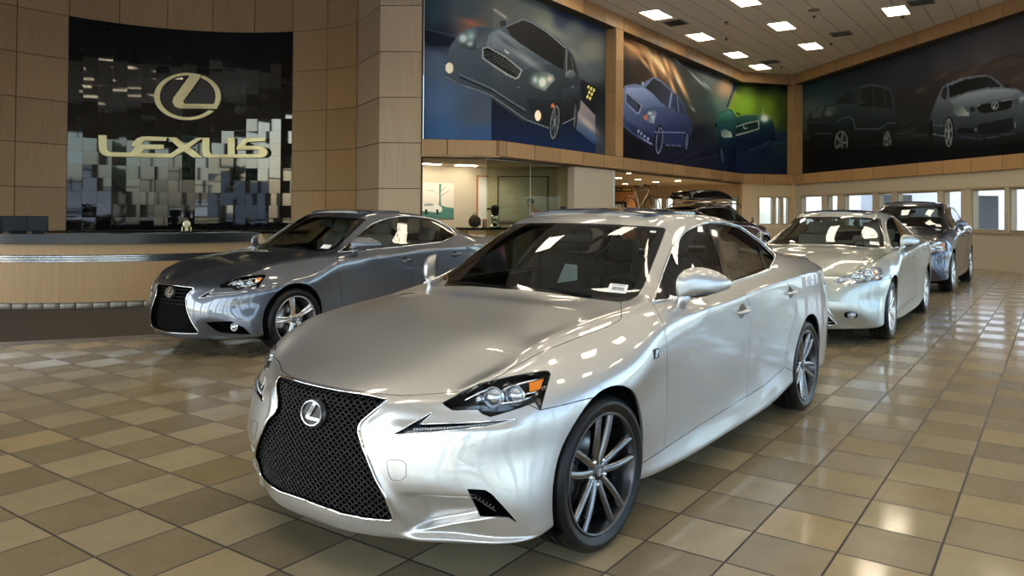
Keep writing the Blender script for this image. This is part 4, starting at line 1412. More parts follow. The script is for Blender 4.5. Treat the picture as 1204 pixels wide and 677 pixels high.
B3 = [(520, 370), (540, 345), (576, 330), (596, 334), (612, 362), (677, 360), (677, 470), (640, 560), (600, 600), (548, 615), (530, 590), (520, 520), (512, 440)]
A2.poly(B3, (34, 88, 86), (10, 26, 48), ((590, 360), (590, 520))).poly([(528, 368), (578, 336), (596, 346), (604, 372), (560, 402), (530, 404)], (60, 120, 112), (24, 60, 60), ((560, 340), (560, 400)))
A2.poly([(540, 440), (560, 430), (590, 445), (598, 470), (560, 474), (542, 466)], (88, 112, 112), (150, 168, 160), ((550, 440), (590, 460))).ell(545, 560, 12, 50, (6, 10, 18), -.1).ell(546, 562, 7, 40, (40, 70, 90), -.1).ell(516, 412, 8, 12, (8, 18, 20)).poly([(616, 348), (632, 346), (638, 356), (620, 360)], (16, 40, 40))

A3 = Art(820, 80, 5.2)
A3.bg([(235, 100, (44, 62, 26)), (400, 100, (22, 30, 18)), (555, 100, (18, 24, 18)), (240, 200, (112, 146, 50)), (300, 230, (112, 150, 44)), (420, 240, (84, 112, 34)), (540, 230, (46, 60, 22)), (450, 330, (72, 92, 36)), (540, 350, (40, 54, 28)), (520, 420, (16, 34, 52)), (400, 520, (12, 24, 46)), (250, 600, (12, 24, 54)), (540, 600, (10, 22, 44)), (240, 420, (10, 26, 40))])
A3.line([(430, 460), (560, 455)], 10, (22, 52, 66)).poly([(230, 275), (262, 290), (262, 280), (240, 270)], (10, 20, 14))
A3.poly([(235, 300), (290, 286), (380, 288), (440, 300), (468, 340), (478, 400), (470, 440), (440, 470), (380, 492), (300, 500), (235, 510)], (22, 60, 58), (10, 22, 44), ((330, 290), (340, 430)))
A3.poly([(235, 300), (290, 286), (380, 290), (372, 318), (300, 330), (235, 362)], (44, 84, 76), (18, 44, 44), ((300, 288), (300, 350)))
A3.poly([(235, 356), (300, 334), (374, 318), (380, 326), (380, 374), (300, 398), (235, 416)], (120, 134, 130)).poly([(235, 364), (300, 342), (370, 326), (372, 368), (300, 390), (235, 406)], (14, 34, 36))
A3.line([(280, 350), (288, 372), (306, 366)], 6, (130, 146, 142)).glow(410, 308, 26, 22, (240, 250, 246)).glow(402, 280, 4, 26, (150, 180, 170), 0, .7).line([(400, 470), (476, 430)], 3, (50, 90, 100)).poly([(440, 432), (490, 420), (484, 440), (450, 448)], (10, 18, 24)).line([(310, 502), (430, 470)], 3, (40, 74, 92))

A4 = Art(940, 60, 4.515)
A4.bg([(20, 220, (30, 52, 62)), (100, 180, (26, 44, 56)), (60, 290, (52, 66, 68)), (200, 90, (22, 30, 40)), (400, 40, (22, 28, 38)), (350, 120, (16, 28, 38)), (600, 60, (34, 38, 48)), (800, 60, (52, 54, 62)), (1000, 30, (62, 62, 70)), (1150, 20, (56, 56, 62)), (560, 150, (26, 36, 46)), (600, 300, (26, 30, 34)), (600, 430, (16, 18, 20)), (560, 560, (8, 11, 16)), (200, 600, (2, 3, 4)), (900, 580, (8, 12, 20)), (1180, 520, (10, 12, 18)), (600, 620, (8, 14, 26)), (30, 600, (3, 3, 4))])
A4.poly([(490, 230), (560, 190), (600, 198), (680, 176), (720, 120), (760, 100), (850, 108), (915, 68), (960, 84), (1040, 40), (1110, 20), (1192, 0), (1192, 360), (500, 380)], (52, 46, 46), (24, 26, 30), ((900, 90), (860, 340)))
for x, y, a in ((760, 130, 40), (860, 130, 40), (930, 100, 44), (1060, 70, 50), (1140, 60, 40), (640, 210, 30), (1150, 150, 50)): A4.glow(x, y, a, 12, (74, 62, 56), -.4, .7)
A4.poly([(500, 370), (700, 380), (1192, 340), (1192, 560), (500, 560)], (22, 24, 24), (9, 11, 15), ((600, 370), (600, 540)))
for k in range(26):
    random.seed(k); x = random.uniform(500, 700); y = random.uniform(370, 470); A4.glow(x, y, random.uniform(8, 30), 4, (46, 48, 46), 0, .7)
for k in range(18):
    random.seed(50 + k); A4.glow(random.uniform(8, 60), random.uniform(290, 480), 10, 4, (70, 78, 78), random.uniform(-.5, .5), .6)
A4.glow(80, 300, 70, 16, (66, 76, 70), 0, .5)
S4 = [(40, 380), (55, 330), (78, 300), (190, 278), (240, 220), (300, 190), (380, 176), (440, 186), (488, 212), (505, 280), (515, 340), (518, 400), (500, 440), (480, 500), (450, 500), (430, 490), (290, 492), (265, 500), (180, 500), (60, 470), (42, 430)]
A4.poly(S4, (38, 50, 58), (6, 8, 11), ((280, 260), (290, 480))).poly([(190, 276), (244, 222), (310, 192), (330, 200), (310, 270), (300, 284)], (14, 20, 26), (26, 36, 44), ((210, 250), (310, 220)))
A4.poly([(330, 200), (380, 186), (440, 194), (480, 216), (496, 300), (400, 300), (318, 294)], (14, 18, 22)).line([(386, 188), (396, 300)], 5, (34, 42, 48)).line([(446, 198), (460, 302)], 5, (34, 42, 48)).line([(310, 190), (380, 178), (444, 188), (486, 214)], 4, (56, 66, 72)).line([(380, 174), (450, 184), (480, 206)], 4, (36, 44, 50))
A4.poly([(70, 304), (130, 296), (116, 352), (68, 354)], (70, 80, 84))
for k in range(6): A4.line([(72, 310 + 8 * k), (124, 305 + 8 * k)], 3, (18, 22, 26))
A4.poly([(136, 318), (150, 298), (196, 296), (194, 336), (150, 350), (134, 344)], (70, 80, 78), (40, 48, 50), ((150, 300), (180, 345))).glow(155, 330, 16, 12, (96, 104, 96), 0, .8)
A4.line([(80, 436), (170, 438)], 7, (54, 66, 72)).line([(42, 380), (200, 378)], 4, (40, 52, 62)).line([(205, 380), (215, 362), (260, 350), (285, 362), (294, 400), (296, 414), (420, 414), (452, 396), (470, 380), (512, 384)], 5, (62, 76, 84)).poly([(310, 262), (350, 258), (356, 274), (320, 282)], (30, 38, 44)).line([(296, 340), (500, 340)], 2, (30, 40, 46))
for x, y, rx, ry in ((222, 486, 42, 70), (466, 482, 26, 64)):
    A4.ell(x, y, rx, ry, (5, 6, 8)).ell(x, y, rx - 7, ry - 8, (100, 110, 116)).ell(x, y, rx - 11, ry - 13, (18, 22, 26))
    for t in range(5): A4.line([(x, y), (x + (rx - 10) * math.sin(t * 1.257 + .3), y - (ry - 12) * math.cos(t * 1.257 + .3))], 9, (88, 98, 106))
    A4.ell(x, y, 9, 12, (60, 68, 74))
C4 = [(690, 440), (694, 350), (715, 290), (735, 240), (760, 190), (785, 172), (880, 136), (985, 126), (1020, 134), (1060, 166), (1090, 196), (1150, 198), (1192, 220), (1192, 430), (1100, 450), (960, 470), (860, 476), (820, 470), (770, 480), (720, 478), (696, 470)]
A4.poly(C4, (86, 98, 112), (22, 28, 36), ((900, 200), (900, 460)))
A4.poly([(792, 186), (880, 150), (985, 134), (1014, 140), (1076, 190), (980, 196), (880, 220), (796, 248)], (7, 8, 10), (20, 24, 30), ((850, 160), (1000, 190))).poly([(760, 200), (780, 184), (786, 210), (780, 250), (758, 270), (748, 250)], (24, 30, 36))
A4.poly([(800, 262), (880, 228), (980, 206), (1100, 200), (1170, 214), (1130, 240), (1020, 262), (940, 288), (830, 300)], (122, 136, 150), (70, 82, 96), ((950, 210), (960, 290)))
A4.poly([(938, 300), (960, 286), (1130, 256), (1126, 296), (1100, 312), (980, 330), (958, 326)], (8, 10, 12)).line([(938, 298), (960, 284), (1130, 254)], 3, (110, 122, 130))
A4.ell(1038, 290, 20, 20, (110, 120, 124)).ell(1038, 290, 14, 14, (20, 24, 28)).line([(1042, 276), (1030, 300), (1050, 300)], 5, (140, 150, 152))
A4.poly([(812, 310), (830, 292), (864, 292), (900, 330), (900, 344), (840, 344), (816, 330)], (66, 76, 80), (130, 142, 144), ((820, 300), (880, 340))).ell(916, 312, 24, 22, (64, 76, 86)).ell(918, 312, 16, 16, (24, 30, 36)).ell(1152, 270, 14, 18, (56, 66, 76)).ell(1178, 262, 14, 16, (84, 98, 108)).glow(1184, 250, 16, 12, (150, 168, 176), 0, .8)
A4.poly([(728, 250), (752, 240), (768, 262), (760, 280), (732, 276)], (72, 84, 96)).poly([(1084, 176), (1110, 168), (1118, 186), (1096, 194)], (26, 32, 38))
A4.poly([(836, 420), (850, 408), (920, 408), (940, 424), (920, 438), (842, 438)], (8, 10, 12)).ell(936, 418, 9, 10, (70, 80, 88)).poly([(944, 392), (1130, 352), (1140, 410), (1110, 430), (980, 446), (944, 436)], (14, 18, 24)).line([(860, 452), (960, 470), (1140, 436)], 4, (54, 66, 80)).line([(1142, 370), (1146, 410)], 4, (110, 124, 136))
A4.ell(794, 432, 28, 84, (8, 10, 13)).ell(792, 434, 21, 76, (96, 108, 116)).ell(792, 434, 16, 68, (20, 24, 28))
for t in range(5): A4.line([(792, 434), (792 + 17 * math.sin(t * 1.257), 434 - 70 * math.cos(t * 1.257))], 7, (110, 122, 130))
A4.ell(698, 430, 12, 66, (6, 8, 10)).line([(706, 440), (770, 452)], 4, (110, 122, 132)).line([(706, 392), (770, 398)], 2, (110, 124, 136))
A4.poly([(100, 520), (518, 500), (700, 500), (900, 520), (1192, 470), (1192, 677), (0, 677), (0, 560)], (4, 5, 8), (6, 10, 18), ((300, 510), (300, 640)))

def mural(name, a, b, z0, z1, art, k, step, thick=.03, mat_=None, parent=None):
    "a printed panel from plan point a to b"
    a = V((a[0], a[1], 0)); b = V((b[0], b[1], 0))
    L = (b - a).length; nx = max(2, int(L / step)); nz = max(2, int((z1 - z0) / step))
    S = np.linspace(0, 1, nx + 1); Z = np.linspace(z0, z1, nz + 1)
    P = np.zeros((nz + 1, nx + 1, 3))
    P[..., 0] = a.x + (b.x - a.x) * S[None, :]; P[..., 1] = a.y + (b.y - a.y) * S[None, :]; P[..., 2] = Z[:, None]
    D = P - np.array(CAM); f = np.array(CF); r = np.array(CR); u = np.array(CU)
    z = D @ f; U = CX + FPX * (D @ r) / z; W = CY - FPX * (D @ u) / z
    C = art.paint(U, W, k)
    n = (nx + 1) * (nz + 1)
    idx = np.arange(n).reshape(nz + 1, nx + 1)
    F = np.stack([idx[:-1, :-1], idx[:-1, 1:], idx[1:, 1:], idx[1:, :-1]], -1).reshape(-1, 4)
    me = bpy.data.meshes.new(name)
    V3 = P.reshape(-1, 3)
    # back and edges
    nrm = (b - a).cross(V((0, 0, 1))).normalized()
    if nrm.dot(CAM - a) < 0: nrm = -nrm; F = F[:, ::-1]
    front = V3 + np.array(nrm) * 0
    corners = [idx[0, 0], idx[0, -1], idx[-1, -1], idx[-1, 0]]
    ex = [V3[c] - np.array(nrm) * thick for c in corners]
    verts = [tuple(v) for v in front] + [tuple(v) for v in ex]
    faces = [tuple(int(i) for i in q) for q in F]
    q = [n, n + 1, n + 2, n + 3]; c = [int(x) for x in corners]
    faces += [tuple(q[::-1])] + [(c[i], q[i], q[(i + 1) % 4], c[(i + 1) % 4]) for i in range(4)]
    me.from_pydata(verts, [], faces)
    ca = me.color_attributes.new('art', 'FLOAT_COLOR', 'POINT')
    cols = np.ones((n + 4, 4)); cols[:n, :3] = C.reshape(-1, 3); cols[n:, :3] = .02
    ca.data.foreach_set('color', cols.ravel())
    me.materials.append(mat_)
    o = bpy.data.objects.new(name, me); COL.objects.link(o)
    if parent: o.parent = parent
    return o
# ================================================================ the place
S_TILE = .352
CEN = V((-12.4, 3.9, 0))
ZC = 6.85

def node_mat(name): 
    m = mat(name, (.5, .5, .5)); return (m,) + nt(m)

def floor_mat():
    m, t, N, L, b = node_mat('floor_tiles')
    g = N.new('ShaderNodeNewGeometry')
    sc = N.new('ShaderNodeVectorMath'); sc.operation = 'SCALE'; sc.inputs['Scale'].default_value = 1 / S_TILE
    L.new(g.outputs['Position'], sc.inputs[0])
    fl = N.new('ShaderNodeVectorMath'); fl.operation = 'FLOOR'; L.new(sc.outputs[0], fl.inputs[0])
    fr = N.new('ShaderNodeVectorMath'); fr.operation = 'FRACTION'; L.new(sc.outputs[0], fr.inputs[0])
    sf = N.new('ShaderNodeSeparateXYZ'); L.new(fl.outputs[0], sf.inputs[0])
    sr = N.new('ShaderNodeSeparateXYZ'); L.new(fr.outputs[0], sr.inputs[0])
    def M(op, a, b_=None, c=None):
        n = N.new('ShaderNodeMath'); n.operation = op
        for i, x in enumerate((a, b_, c)):
            if x is None: continue
            if isinstance(x, (int, float)): n.inputs[i].default_value = x
            else: L.new(x, n.inputs[i])
        return n.outputs[0]
    par = M('FLOORED_MODULO', M('ADD', sf.outputs[0], sf.outputs[1]), 2)     # 1 = light tile
    par = M('GREATER_THAN', par, .5)
    w = .014
    def edge(x): return M('MINIMUM', x, M('SUBTRACT', 1, x))
    ed = M('MINIMUM', edge(sr.outputs[0]), edge(sr.outputs[1]))
    gr = M('LESS_THAN', ed, w)
    wn = N.new('ShaderNodeTexWhiteNoise'); wn.noise_dimensions = '2D'; L.new(fl.outputs[0], wn.inputs['Vector'])
    ns = N.new('ShaderNodeTexNoise'); ns.inputs['Scale'].default_value = 5; ns.inputs['Detail'].default_value = 5; L.new(g.outputs['Position'], ns.inputs['Vector'])
    n2 = N.new('ShaderNodeTexNoise'); n2.inputs['Scale'].default_value = 40; n2.inputs['Detail'].default_value = 3; L.new(g.outputs['Position'], n2.inputs['Vector'])
    c = N.new('ShaderNodeMix'); c.data_type = 'RGBA'
    c.inputs['A'].default_value = (.228, .182, .108, 1); c.inputs['B'].default_value = (.330, .270, .168, 1)
    L.new(par, c.inputs['Factor'])
    v = M('ADD', M('MULTIPLY', wn.outputs['Value'], .20), M('MULTIPLY', ns.outputs['Fac'], .34))
    v = M('ADD', v, M('MULTIPLY', n2.outputs['Fac'], .12))
    v = M('ADD', v, .67)
    mv = N.new('ShaderNodeVectorMath'); mv.operation = 'SCALE'; L.new(c.outputs['Result'], mv.inputs[0]); L.new(v, mv.inputs['Scale'])
    warm = N.new('ShaderNodeMix'); warm.data_type = 'RGBA'; warm.blend_type = 'MULTIPLY'
    wr = N.new('ShaderNodeMapRange'); wr.inputs['From Min'].default_value = .86; wr.inputs['From Max'].default_value = 1; L.new(wn.outputs['Value'], wr.inputs['Value'])
    L.new(wr.outputs[0], warm.inputs['Factor']); L.new(mv.outputs[0], warm.inputs['A']); warm.inputs['B'].default_value = (1.0, .94, .84, 1)
    gm = N.new('ShaderNodeMix'); gm.data_type = 'RGBA'; L.new(gr, gm.inputs['Factor']); L.new(warm.outputs['Result'], gm.inputs['A']); gm.inputs['B'].default_value = (.030, .024, .018, 1)
    L.new(gm.outputs['Result'], b.inputs['Base Color'])
    ro = M('ADD', M('MULTIPLY', par, -.13), M('ADD', .22, M('MULTIPLY', n2.outputs['Fac'], .04)))
    ro = M('MAXIMUM', ro, M('MULTIPLY', gr, .7))
    L.new(ro, b.inputs['Roughness'])
    bp = N.new('ShaderNodeBump'); bp.inputs['Distance'].default_value = .0006; bp.inputs['Strength'].default_value = .5
    h = M('ADD', M('SUBTRACT', 1, gr), M('MULTIPLY', ns.outputs['Fac'], .55))
    L.new(h, bp.inputs['Height']); L.new(bp.outputs[0], b.inputs['Normal'])
    b.inputs['Specular IOR Level'].default_value = .55
    return m

def wood_mat(name, c0, c1, rough=.42):
    m, t, N, L, b = node_mat(name)
    g = N.new('ShaderNodeNewGeometry')
    mp = N.new('ShaderNodeMapping'); mp.inputs['Scale'].default_value = (26, 26, .9); L.new(g.outputs['Position'], mp.inputs[0])
    ns = N.new('ShaderNodeTexNoise'); ns.inputs['Scale'].default_value = 1.6; ns.inputs['Detail'].default_value = 6; ns.inputs['Distortion'].default_value = .4; L.new(mp.outputs[0], ns.inputs['Vector'])
    rp = N.new('ShaderNodeValToRGB'); rp.color_ramp.elements[0].position = .3; rp.color_ramp.elements[0].color = (*c0, 1); rp.color_ramp.elements[1].position = .72; rp.color_ramp.elements[1].color = (*c1, 1)
    L.new(ns.outputs['Fac'], rp.inputs[0])
    ri = N.new('ShaderNodeNewGeometry')
    mx = N.new('ShaderNodeVectorMath'); mx.operation = 'SCALE'
    mr = N.new('ShaderNodeMapRange'); mr.inputs['To Min'].default_value = .9; mr.inputs['To Max'].default_value = 1.08; L.new(ri.outputs['Random Per Island'], mr.inputs['Value'])
    L.new(rp.outputs[0], mx.inputs[0]); L.new(mr.outputs[0], mx.inputs['Scale']); L.new(mx.outputs[0], b.inputs['Base Color'])
    b.inputs['Roughness'].default_value = rough
    return m

def noisy(name, c, rough=.8, scale=60, amt=.12, bump=.0):
    m, t, N, L, b = node_mat(name)
    g = N.new('ShaderNodeNewGeometry')
    ns = N.new('ShaderNodeTexNoise'); ns.inputs['Scale'].default_value = scale; ns.inputs['Detail'].default_value = 4; L.new(g.outputs['Position'], ns.inputs['Vector'])
    mr = N.new('ShaderNodeMapRange'); mr.inputs['To Min'].default_value = 1 - amt; mr.inputs['To Max'].default_value = 1 + amt; L.new(ns.outputs['Fac'], mr.inputs['Value'])
    sc = N.new('ShaderNodeVectorMath'); sc.operation = 'SCALE'; sc.inputs[0].default_value = c; L.new(mr.outputs[0], sc.inputs['Scale']); L.new(sc.outputs[0], b.inputs['Base Color'])
    b.inputs['Roughness'].default_value = rough
    if bump:
        bp = N.new('ShaderNodeBump'); bp.inputs['Distance'].default_value = bump; L.new(ns.outputs['Fac'], bp.inputs['Height']); L.new(bp.outputs[0], b.inputs['Normal'])
    return m

def ceiling_mat():
    m, t, N, L, b = node_mat('ceiling_tiles')
    g = N.new('ShaderNodeNewGeometry'); s = N.new('ShaderNodeSeparateXYZ'); L.new(g.outputs['Position'], s.inputs[0])
    def M(op, a, b_=None):
        n = N.new('ShaderNodeMath'); n.operation = op
        for i, x in enumerate((a, b_)):
            if x is None: continue
            if isinstance(x, (int, float)): n.inputs[i].default_value = x
            else: L.new(x, n.inputs[i])
        return n.outputs[0]
    def lines(o, off, pitch, w):
        f = M('FRACT', M('DIVIDE', M('ADD', o, off), pitch)); return M('LESS_THAN', M('MINIMUM', f, M('SUBTRACT', 1, f)), w)
    lx = lines(s.outputs[0], 7.64 + .30 + 60, .61, .022); ly = lines(s.outputs[1], .64 + 60, 1.22, .006)
    k = M('ADD', M('MULTIPLY', lx, .55), M('MULTIPLY', ly, .30))
    ns = N.new('ShaderNodeTexNoise'); ns.inputs['Scale'].default_value = 50; L.new(g.outputs['Position'], ns.inputs['Vector'])
    k = M('MINIMUM', M('ADD', k, M('MULTIPLY', ns.outputs['Fac'], .12)), 1)
    mx = N.new('ShaderNodeMix'); mx.data_type = 'RGBA'; mx.inputs['A'].default_value = (.84, .81, .75, 1); mx.inputs['B'].default_value = (.12, .11, .10, 1); L.new(k, mx.inputs['Factor'])
    L.new(mx.outputs['Result'], b.inputs['Base Color']); b.inputs['Roughness'].default_value = .9
    return m

def emit(name, col, st):
    return mat(name, col, .5, emit=col, es=st)

def struct(name, bm, m, smooth=False, parent=None, **k):
    o = mesh_obj(name, bm, m, parent, smooth=smooth, **k)
    if not parent: o['kind'] = 'structure'
    return o

def wall_box(bm, a, b, z0, z1, off0, off1, mi=0, e0=0, e1=0):
    "an upright slab along plan line a-b, between two offsets to its left; ends stretched by e0, e1"
    a = V((a[0], a[1], 0)); b = V((b[0], b[1], 0)); d = (b - a).normalized(); n = V((-d.y, d.x, 0))
    p = [a - d * e0 + n * off0, b + d * e1 + n * off0, b + d * e1 + n * off1, a - d * e0 + n * off1]
    lo = [bm.verts.new((q.x, q.y, z0)) for q in p]; hi = [bm.verts.new((q.x, q.y, z1)) for q in p]
    fs = [bm.faces.new(lo[::-1]), bm.faces.new(hi)] + [bm.faces.new((lo[i], lo[(i + 1) % 4], hi[(i + 1) % 4], hi[i])) for i in range(4)]
    for f in fs: f.material_index = mi
    return fs

def panels(bm, a, b, zs, width, off0, off1, gap=.016, mi=0, start=0, first=None):
    a3 = V((a[0], a[1], 0)); b3 = V((b[0], b[1], 0)); L = (b3 - a3).length; d = (b3 - a3) / L
    cuts = [0]; x = first if first is not None else width
    while x < L - .03: cuts.append(x); x += width
    cuts.append(L)
    for x0, x1 in zip(cuts, cuts[1:]):
        for z0, z1 in zip(zs, zs[1:]):
            p = a3 + d * (x0 + gap / 2); q = a3 + d * (x1 - gap / 2)
            wall_box(bm, p, q, z0 + gap / 2, z1 - gap / 2, off0, off1, mi)

def arc_panel(bm, R0, R1, a0, a1, z0, z1, n=6, mi=0, cen=CEN):
    vs = []
    for k in range(n + 1):
        a = a0 + (a1 - a0) * k / n; c, s = math.cos(a), math.sin(a)
        vs.append([bm.verts.new(cen + V((R * c, R * s, z))) for R, z in ((R0, z0), (R1, z0), (R1, z1), (R0, z1))])
    fs = []
    for A, B in zip(vs, vs[1:]):
        for i in range(4): fs.append(bm.faces.new((A[i], B[i], B[(i + 1) % 4], A[(i + 1) % 4])))
    fs.append(bm.faces.new(vs[0])); fs.append(bm.faces.new(vs[-1][::-1]))
    for f in fs: f.material_index = mi

def fix(bm): bmesh.ops.recalc_face_normals(bm, faces=list(bm.faces))

WOOD = wood_mat('maple_panel', (.385, .235, .108), (.46, .285, .135))
WOOD_LIT = wood_mat('maple_panel_lit', (.48, .35, .23), (.56, .42, .29))  # same maple, the column's stronger light put into a paler colour
DARKG = mat('panel_joint', (.05, .035, .02), .8)
BEIGE = noisy('beige_wallcovering', (.50, .44, .35), .8, 90, .05)
CREAM = noisy('cream_paint', (.62, .50, .34), .8, 30, .03)
FRAME = mat('window_frame_tan', (.40, .33, .22), .4)
ALU = mat('dark_bronze_frame', (.05, .045, .04), .35, .6)
CARPET = noisy('brown_carpet', (.058, .042, .024), .95, 300, .4, .002)
MURAL = mat('mural_print', (.5, .5, .5), .5, spec=.15)
_t, _N, _L, _b = nt(MURAL)
_a = _N.new('ShaderNodeVertexColor'); _a.layer_name = 'art'; _L.new(_a.outputs[0], _b.inputs['Base Color'])
GLASS = glass_mat('clear_glass', (.93, .96, .95), .9, 1.45)
TGLASS = glass_mat('tinted_glass', (.72, .75, .66), .8, 1.20)
FLOORM = floor_mat(); CEILM = ceiling_mat()
GOLD = mat('brushed_gold', (.90, .80, .44), .36, .40)
GRANITE = mat('dark_granite', (.018, .020, .022), .16)
LAMP = mat('lamp_white', (.9, .85, .75), .5, emit=(1.0, .87, .66), es=17)
LOUVRE = mat('lamp_louvre', (.7, .68, .62), .4)

# ---- floor, ceiling
b = bmesh.new()
b.faces.new([b.verts.new(p) for p in ((-19, -14, 0), (12, -14, 0), (12, 29, 0), (-19, 29, 0))])
struct('floor', b, FLOORM)
b = bmesh.new()
n = 64
arc_panel(b, 3.0, 6.02, math.radians(-150), math.radians(52), -.02, .004, n)
fix(b); struct('floor_carpet', b, CARPET)
b = bmesh.new(); arc_panel(b, 6.02, 6.20, math.radians(-150), math.radians(52), -.02, .006, n)
fix(b); struct('floor_border', b, mat('border_tile', (.10, .085, .075), .25))
b = bmesh.new()
box(b, (-3.5, 7, ZC + .1), (32, 44, .2)); struct('ceiling', b, CEILM)
b = bmesh.new(); arc_panel(b, .01, 6.4, 0, 2 * PI, ZC - .06, ZC - .01, 64); fix(b); struct('ceiling_shade_disc', b, mat('ceiling_shade_dark', (.045, .036, .026), .8))  # unseen dark disc, added below the ceiling to dim the rotunda wall

# ---- rotunda wall on the left
ZS = [0, .93, 1.90, 2.87, 3.84, 4.81, 5.79, ZC]
b = bmesh.new(); RW = 4.8; r_ = math.radians
arc_panel(b, RW + .03, RW + .25, r_(86.2), r_(230), 0, ZC, 60, 1)
deg = [86.1 + 12 * k for k in range(13)]
for d0, d1 in zip(deg, deg[1:]):
    dark = 109 < d0 and d1 < 171
    for z0, z1 in zip(ZS, ZS[1:]):
        if dark and z0 > .9 and z1 < 5.8: continue
        arc_panel(b, RW, RW + .04, r_(d0 + .10), r_(d1 - .10), z0 + .008, z1 - .008, 6, 0)
fix(b); struct('wall_left', b, [WOOD, DARKG], angle=.3, smooth=True)
# black polished tiles, every one set at its own slight angle
b = bmesh.new(); random.seed(11)
nt_x, nt_z = 17, 16
d0, d1 = 110.1, 170.1; z0, z1 = .93, 5.79
arc_panel(b, RW + .02, RW + .03, r_(d0), r_(d1), z0, z1, 34, 1)
for i in range(nt_x):
    for j in range(nt_z):
        a0 = r_(d0 + (d1 - d0) * i / nt_x + .03); a1 = r_(d0 + (d1 - d0) * (i + 1) / nt_x - .03)
        q0 = z0 + (z1 - z0) * j / nt_z + .0015; q1 = z0 + (z1 - z0) * (j + 1) / nt_z - .0015
        tx, tz = random.gauss(0, .0012), random.gauss(0, .0010)
        c = []
        for a, z, sx, sz in ((a0, q0, -1, -1), (a1, q0, 1, -1), (a1, q1, 1, 1), (a0, q1, -1, 1)):
            R = RW + tx * sx + tz * sz
            c.append(b.verts.new(CEN + V((R * math.cos(a), R * math.sin(a), z))))
        cc = V((0, 0, 0))
        f = b.faces.new(c)
        g = bmesh.ops.extrude_face_region(b, geom=[f])
        am = (a0 + a1) / 2
        for v in g['geom']:
            if isinstance(v, bmesh.types.BMVert): v.co += V((math.cos(am), math.sin(am), 0)) * .018
fix(b)
BT, _t, _N, _L, _b = node_mat('black_granite_tile')
_g = _N.new('ShaderNodeNewGeometry'); _ns = _N.new('ShaderNodeTexNoise'); _ns.inputs['Scale'].default_value = 3; _ns.inputs['Detail'].default_value = 8; _ns.inputs['Distortion'].default_value = 1.5
_L.new(_g.outputs['Position'], _ns.inputs['Vector']); _rp = _N.new('ShaderNodeValToRGB'); _rp.color_ramp.elements[0].position = .62; _rp.color_ramp.elements[0].color = (.006, .007, .008, 1); _rp.color_ramp.elements[1].position = .70; _rp.color_ramp.elements[1].color = (.03, .034, .036, 1)
_L.new(_ns.outputs['Fac'], _rp.inputs[0]); _L.new(_rp.outputs[0], _b.inputs['Base Color']); _b.inputs['Roughness'].default_value = .03; _b.inputs['IOR'].default_value = 1.62
tw = struct('wall_tiles', b, [BT, mat('tile_grout', (.03, .03, .03), .7)])
b = bmesh.new(); arc_panel(b, RW - .16, RW + .01, r_(104), r_(175), .86, .92, 40, 0); fix(b)
struct('trim_1', b, BT, smooth=True, angle=.5)

# ---- gold wordmark and oval emblem on the black wall (traced shapes, set on the curve of the wall)
def cyl(px, py, R):
    d = ray(px, py); o = CAM - CEN; d2 = V((d.x, d.y, 0)); o2 = V((o.x, o.y, 0))
    A = d2.dot(d2); B = o2.dot(d2); C_ = o2.dot(o2) - R * R
    t = (-B + math.sqrt(B * B - A * C_)) / A
    return CAM + d * t
def sign_shape(bm, pts, R=RW - .03, th=.07):
    t = bmesh.new()
    vs = [t.verts.new((p[0], p[1], 0)) for p in pts]
    t.faces.new(vs); t.normal_update()
    bmesh.ops.triangulate(t, faces=list(t.faces))
    mp = {}
    for v in list(t.verts):
        q = cyl(v.co.x, v.co.y, R); out = (q - CEN); out.z = 0; out.normalize()
        mp[v.index] = None; v.co = q
    t.verts.index_update()
    g = bmesh.ops.extrude_face_region(t, geom=list(t.faces))
    for v in g['geom']:
        if isinstance(v, bmesh.types.BMVert):
            o_ = V((v.co.x - CEN.x, v.co.y - CEN.y, 0)).normalized(); v.co -= o_ * th
    bmesh.ops.recalc_face_normals(t, faces=list(t.faces))
    me = bpy.data.meshes.new('t'); t.to_mesh(me); t.free(); bm.from_mesh(me); bpy.data.meshes.remove(me)
c1 = lambda P: [(105 + x / 10.033, 150 + y / 10.033) for x, y in P]
c2 = lambda P: [(205 + x / 10.033, 150 + y / 10.033) for x, y in P]
c3 = lambda P: [(170 + x / 9.03, 75 + y / 9.03) for x, y in P]
sg = empty('wall_sign', cyl(216, 187, RW - .03), 0, 'row of raised gold letters across the black tiled wall', 'sign')
LET = [('L', c1([(105, 90), (200, 92), (200, 235), (212, 272), (240, 290), (300, 293), (492, 297), (492, 345), (220, 342), (160, 327), (118, 287), (105, 240)])),
       ('E', c1([(490, 220), (510, 180), (560, 130), (620, 108), (700, 106), (925, 115), (905, 160), (655, 155), (628, 172), (612, 200), (880, 203), (880, 256), (660, 256), (632, 272), (612, 302), (830, 306), (830, 355), (490, 346), (490, 297), (540, 226)])),
       ('X', c1([(926, 116), (1030, 120), (1140, 203), (1273, 122), (1343, 122), (1192, 236), (1348, 358), (1233, 355), (1120, 282), (985, 355), (832, 355), (832, 306), (960, 308), (1062, 240)])),
       ('U', c2([(337, 122), (420, 122), (422, 280), (440, 308), (470, 318), (640, 318), (640, 122), (722, 122), (722, 358), (405, 358), (355, 335), (337, 290)])),
       ('S', c2([(745, 262), (745, 240), (770, 200), (820, 145), (865, 122), (1095, 122), (1085, 162), (885, 172), (860, 187), (845, 215), (1040, 222), (1090, 240), (1115, 285), (1105, 325), (1075, 352), (1020, 358), (724, 358), (724, 318), (985, 315), (1018, 300), (1022, 275), (1000, 262)]))]
for nm, P_ in LET:
    b = bmesh.new(); sign_shape(b, P_); o = mesh_obj('letter_' + nm.lower(), b, GOLD, sg, smooth=False)
    o.matrix_parent_inverse = Matrix.Translation(-sg.location)
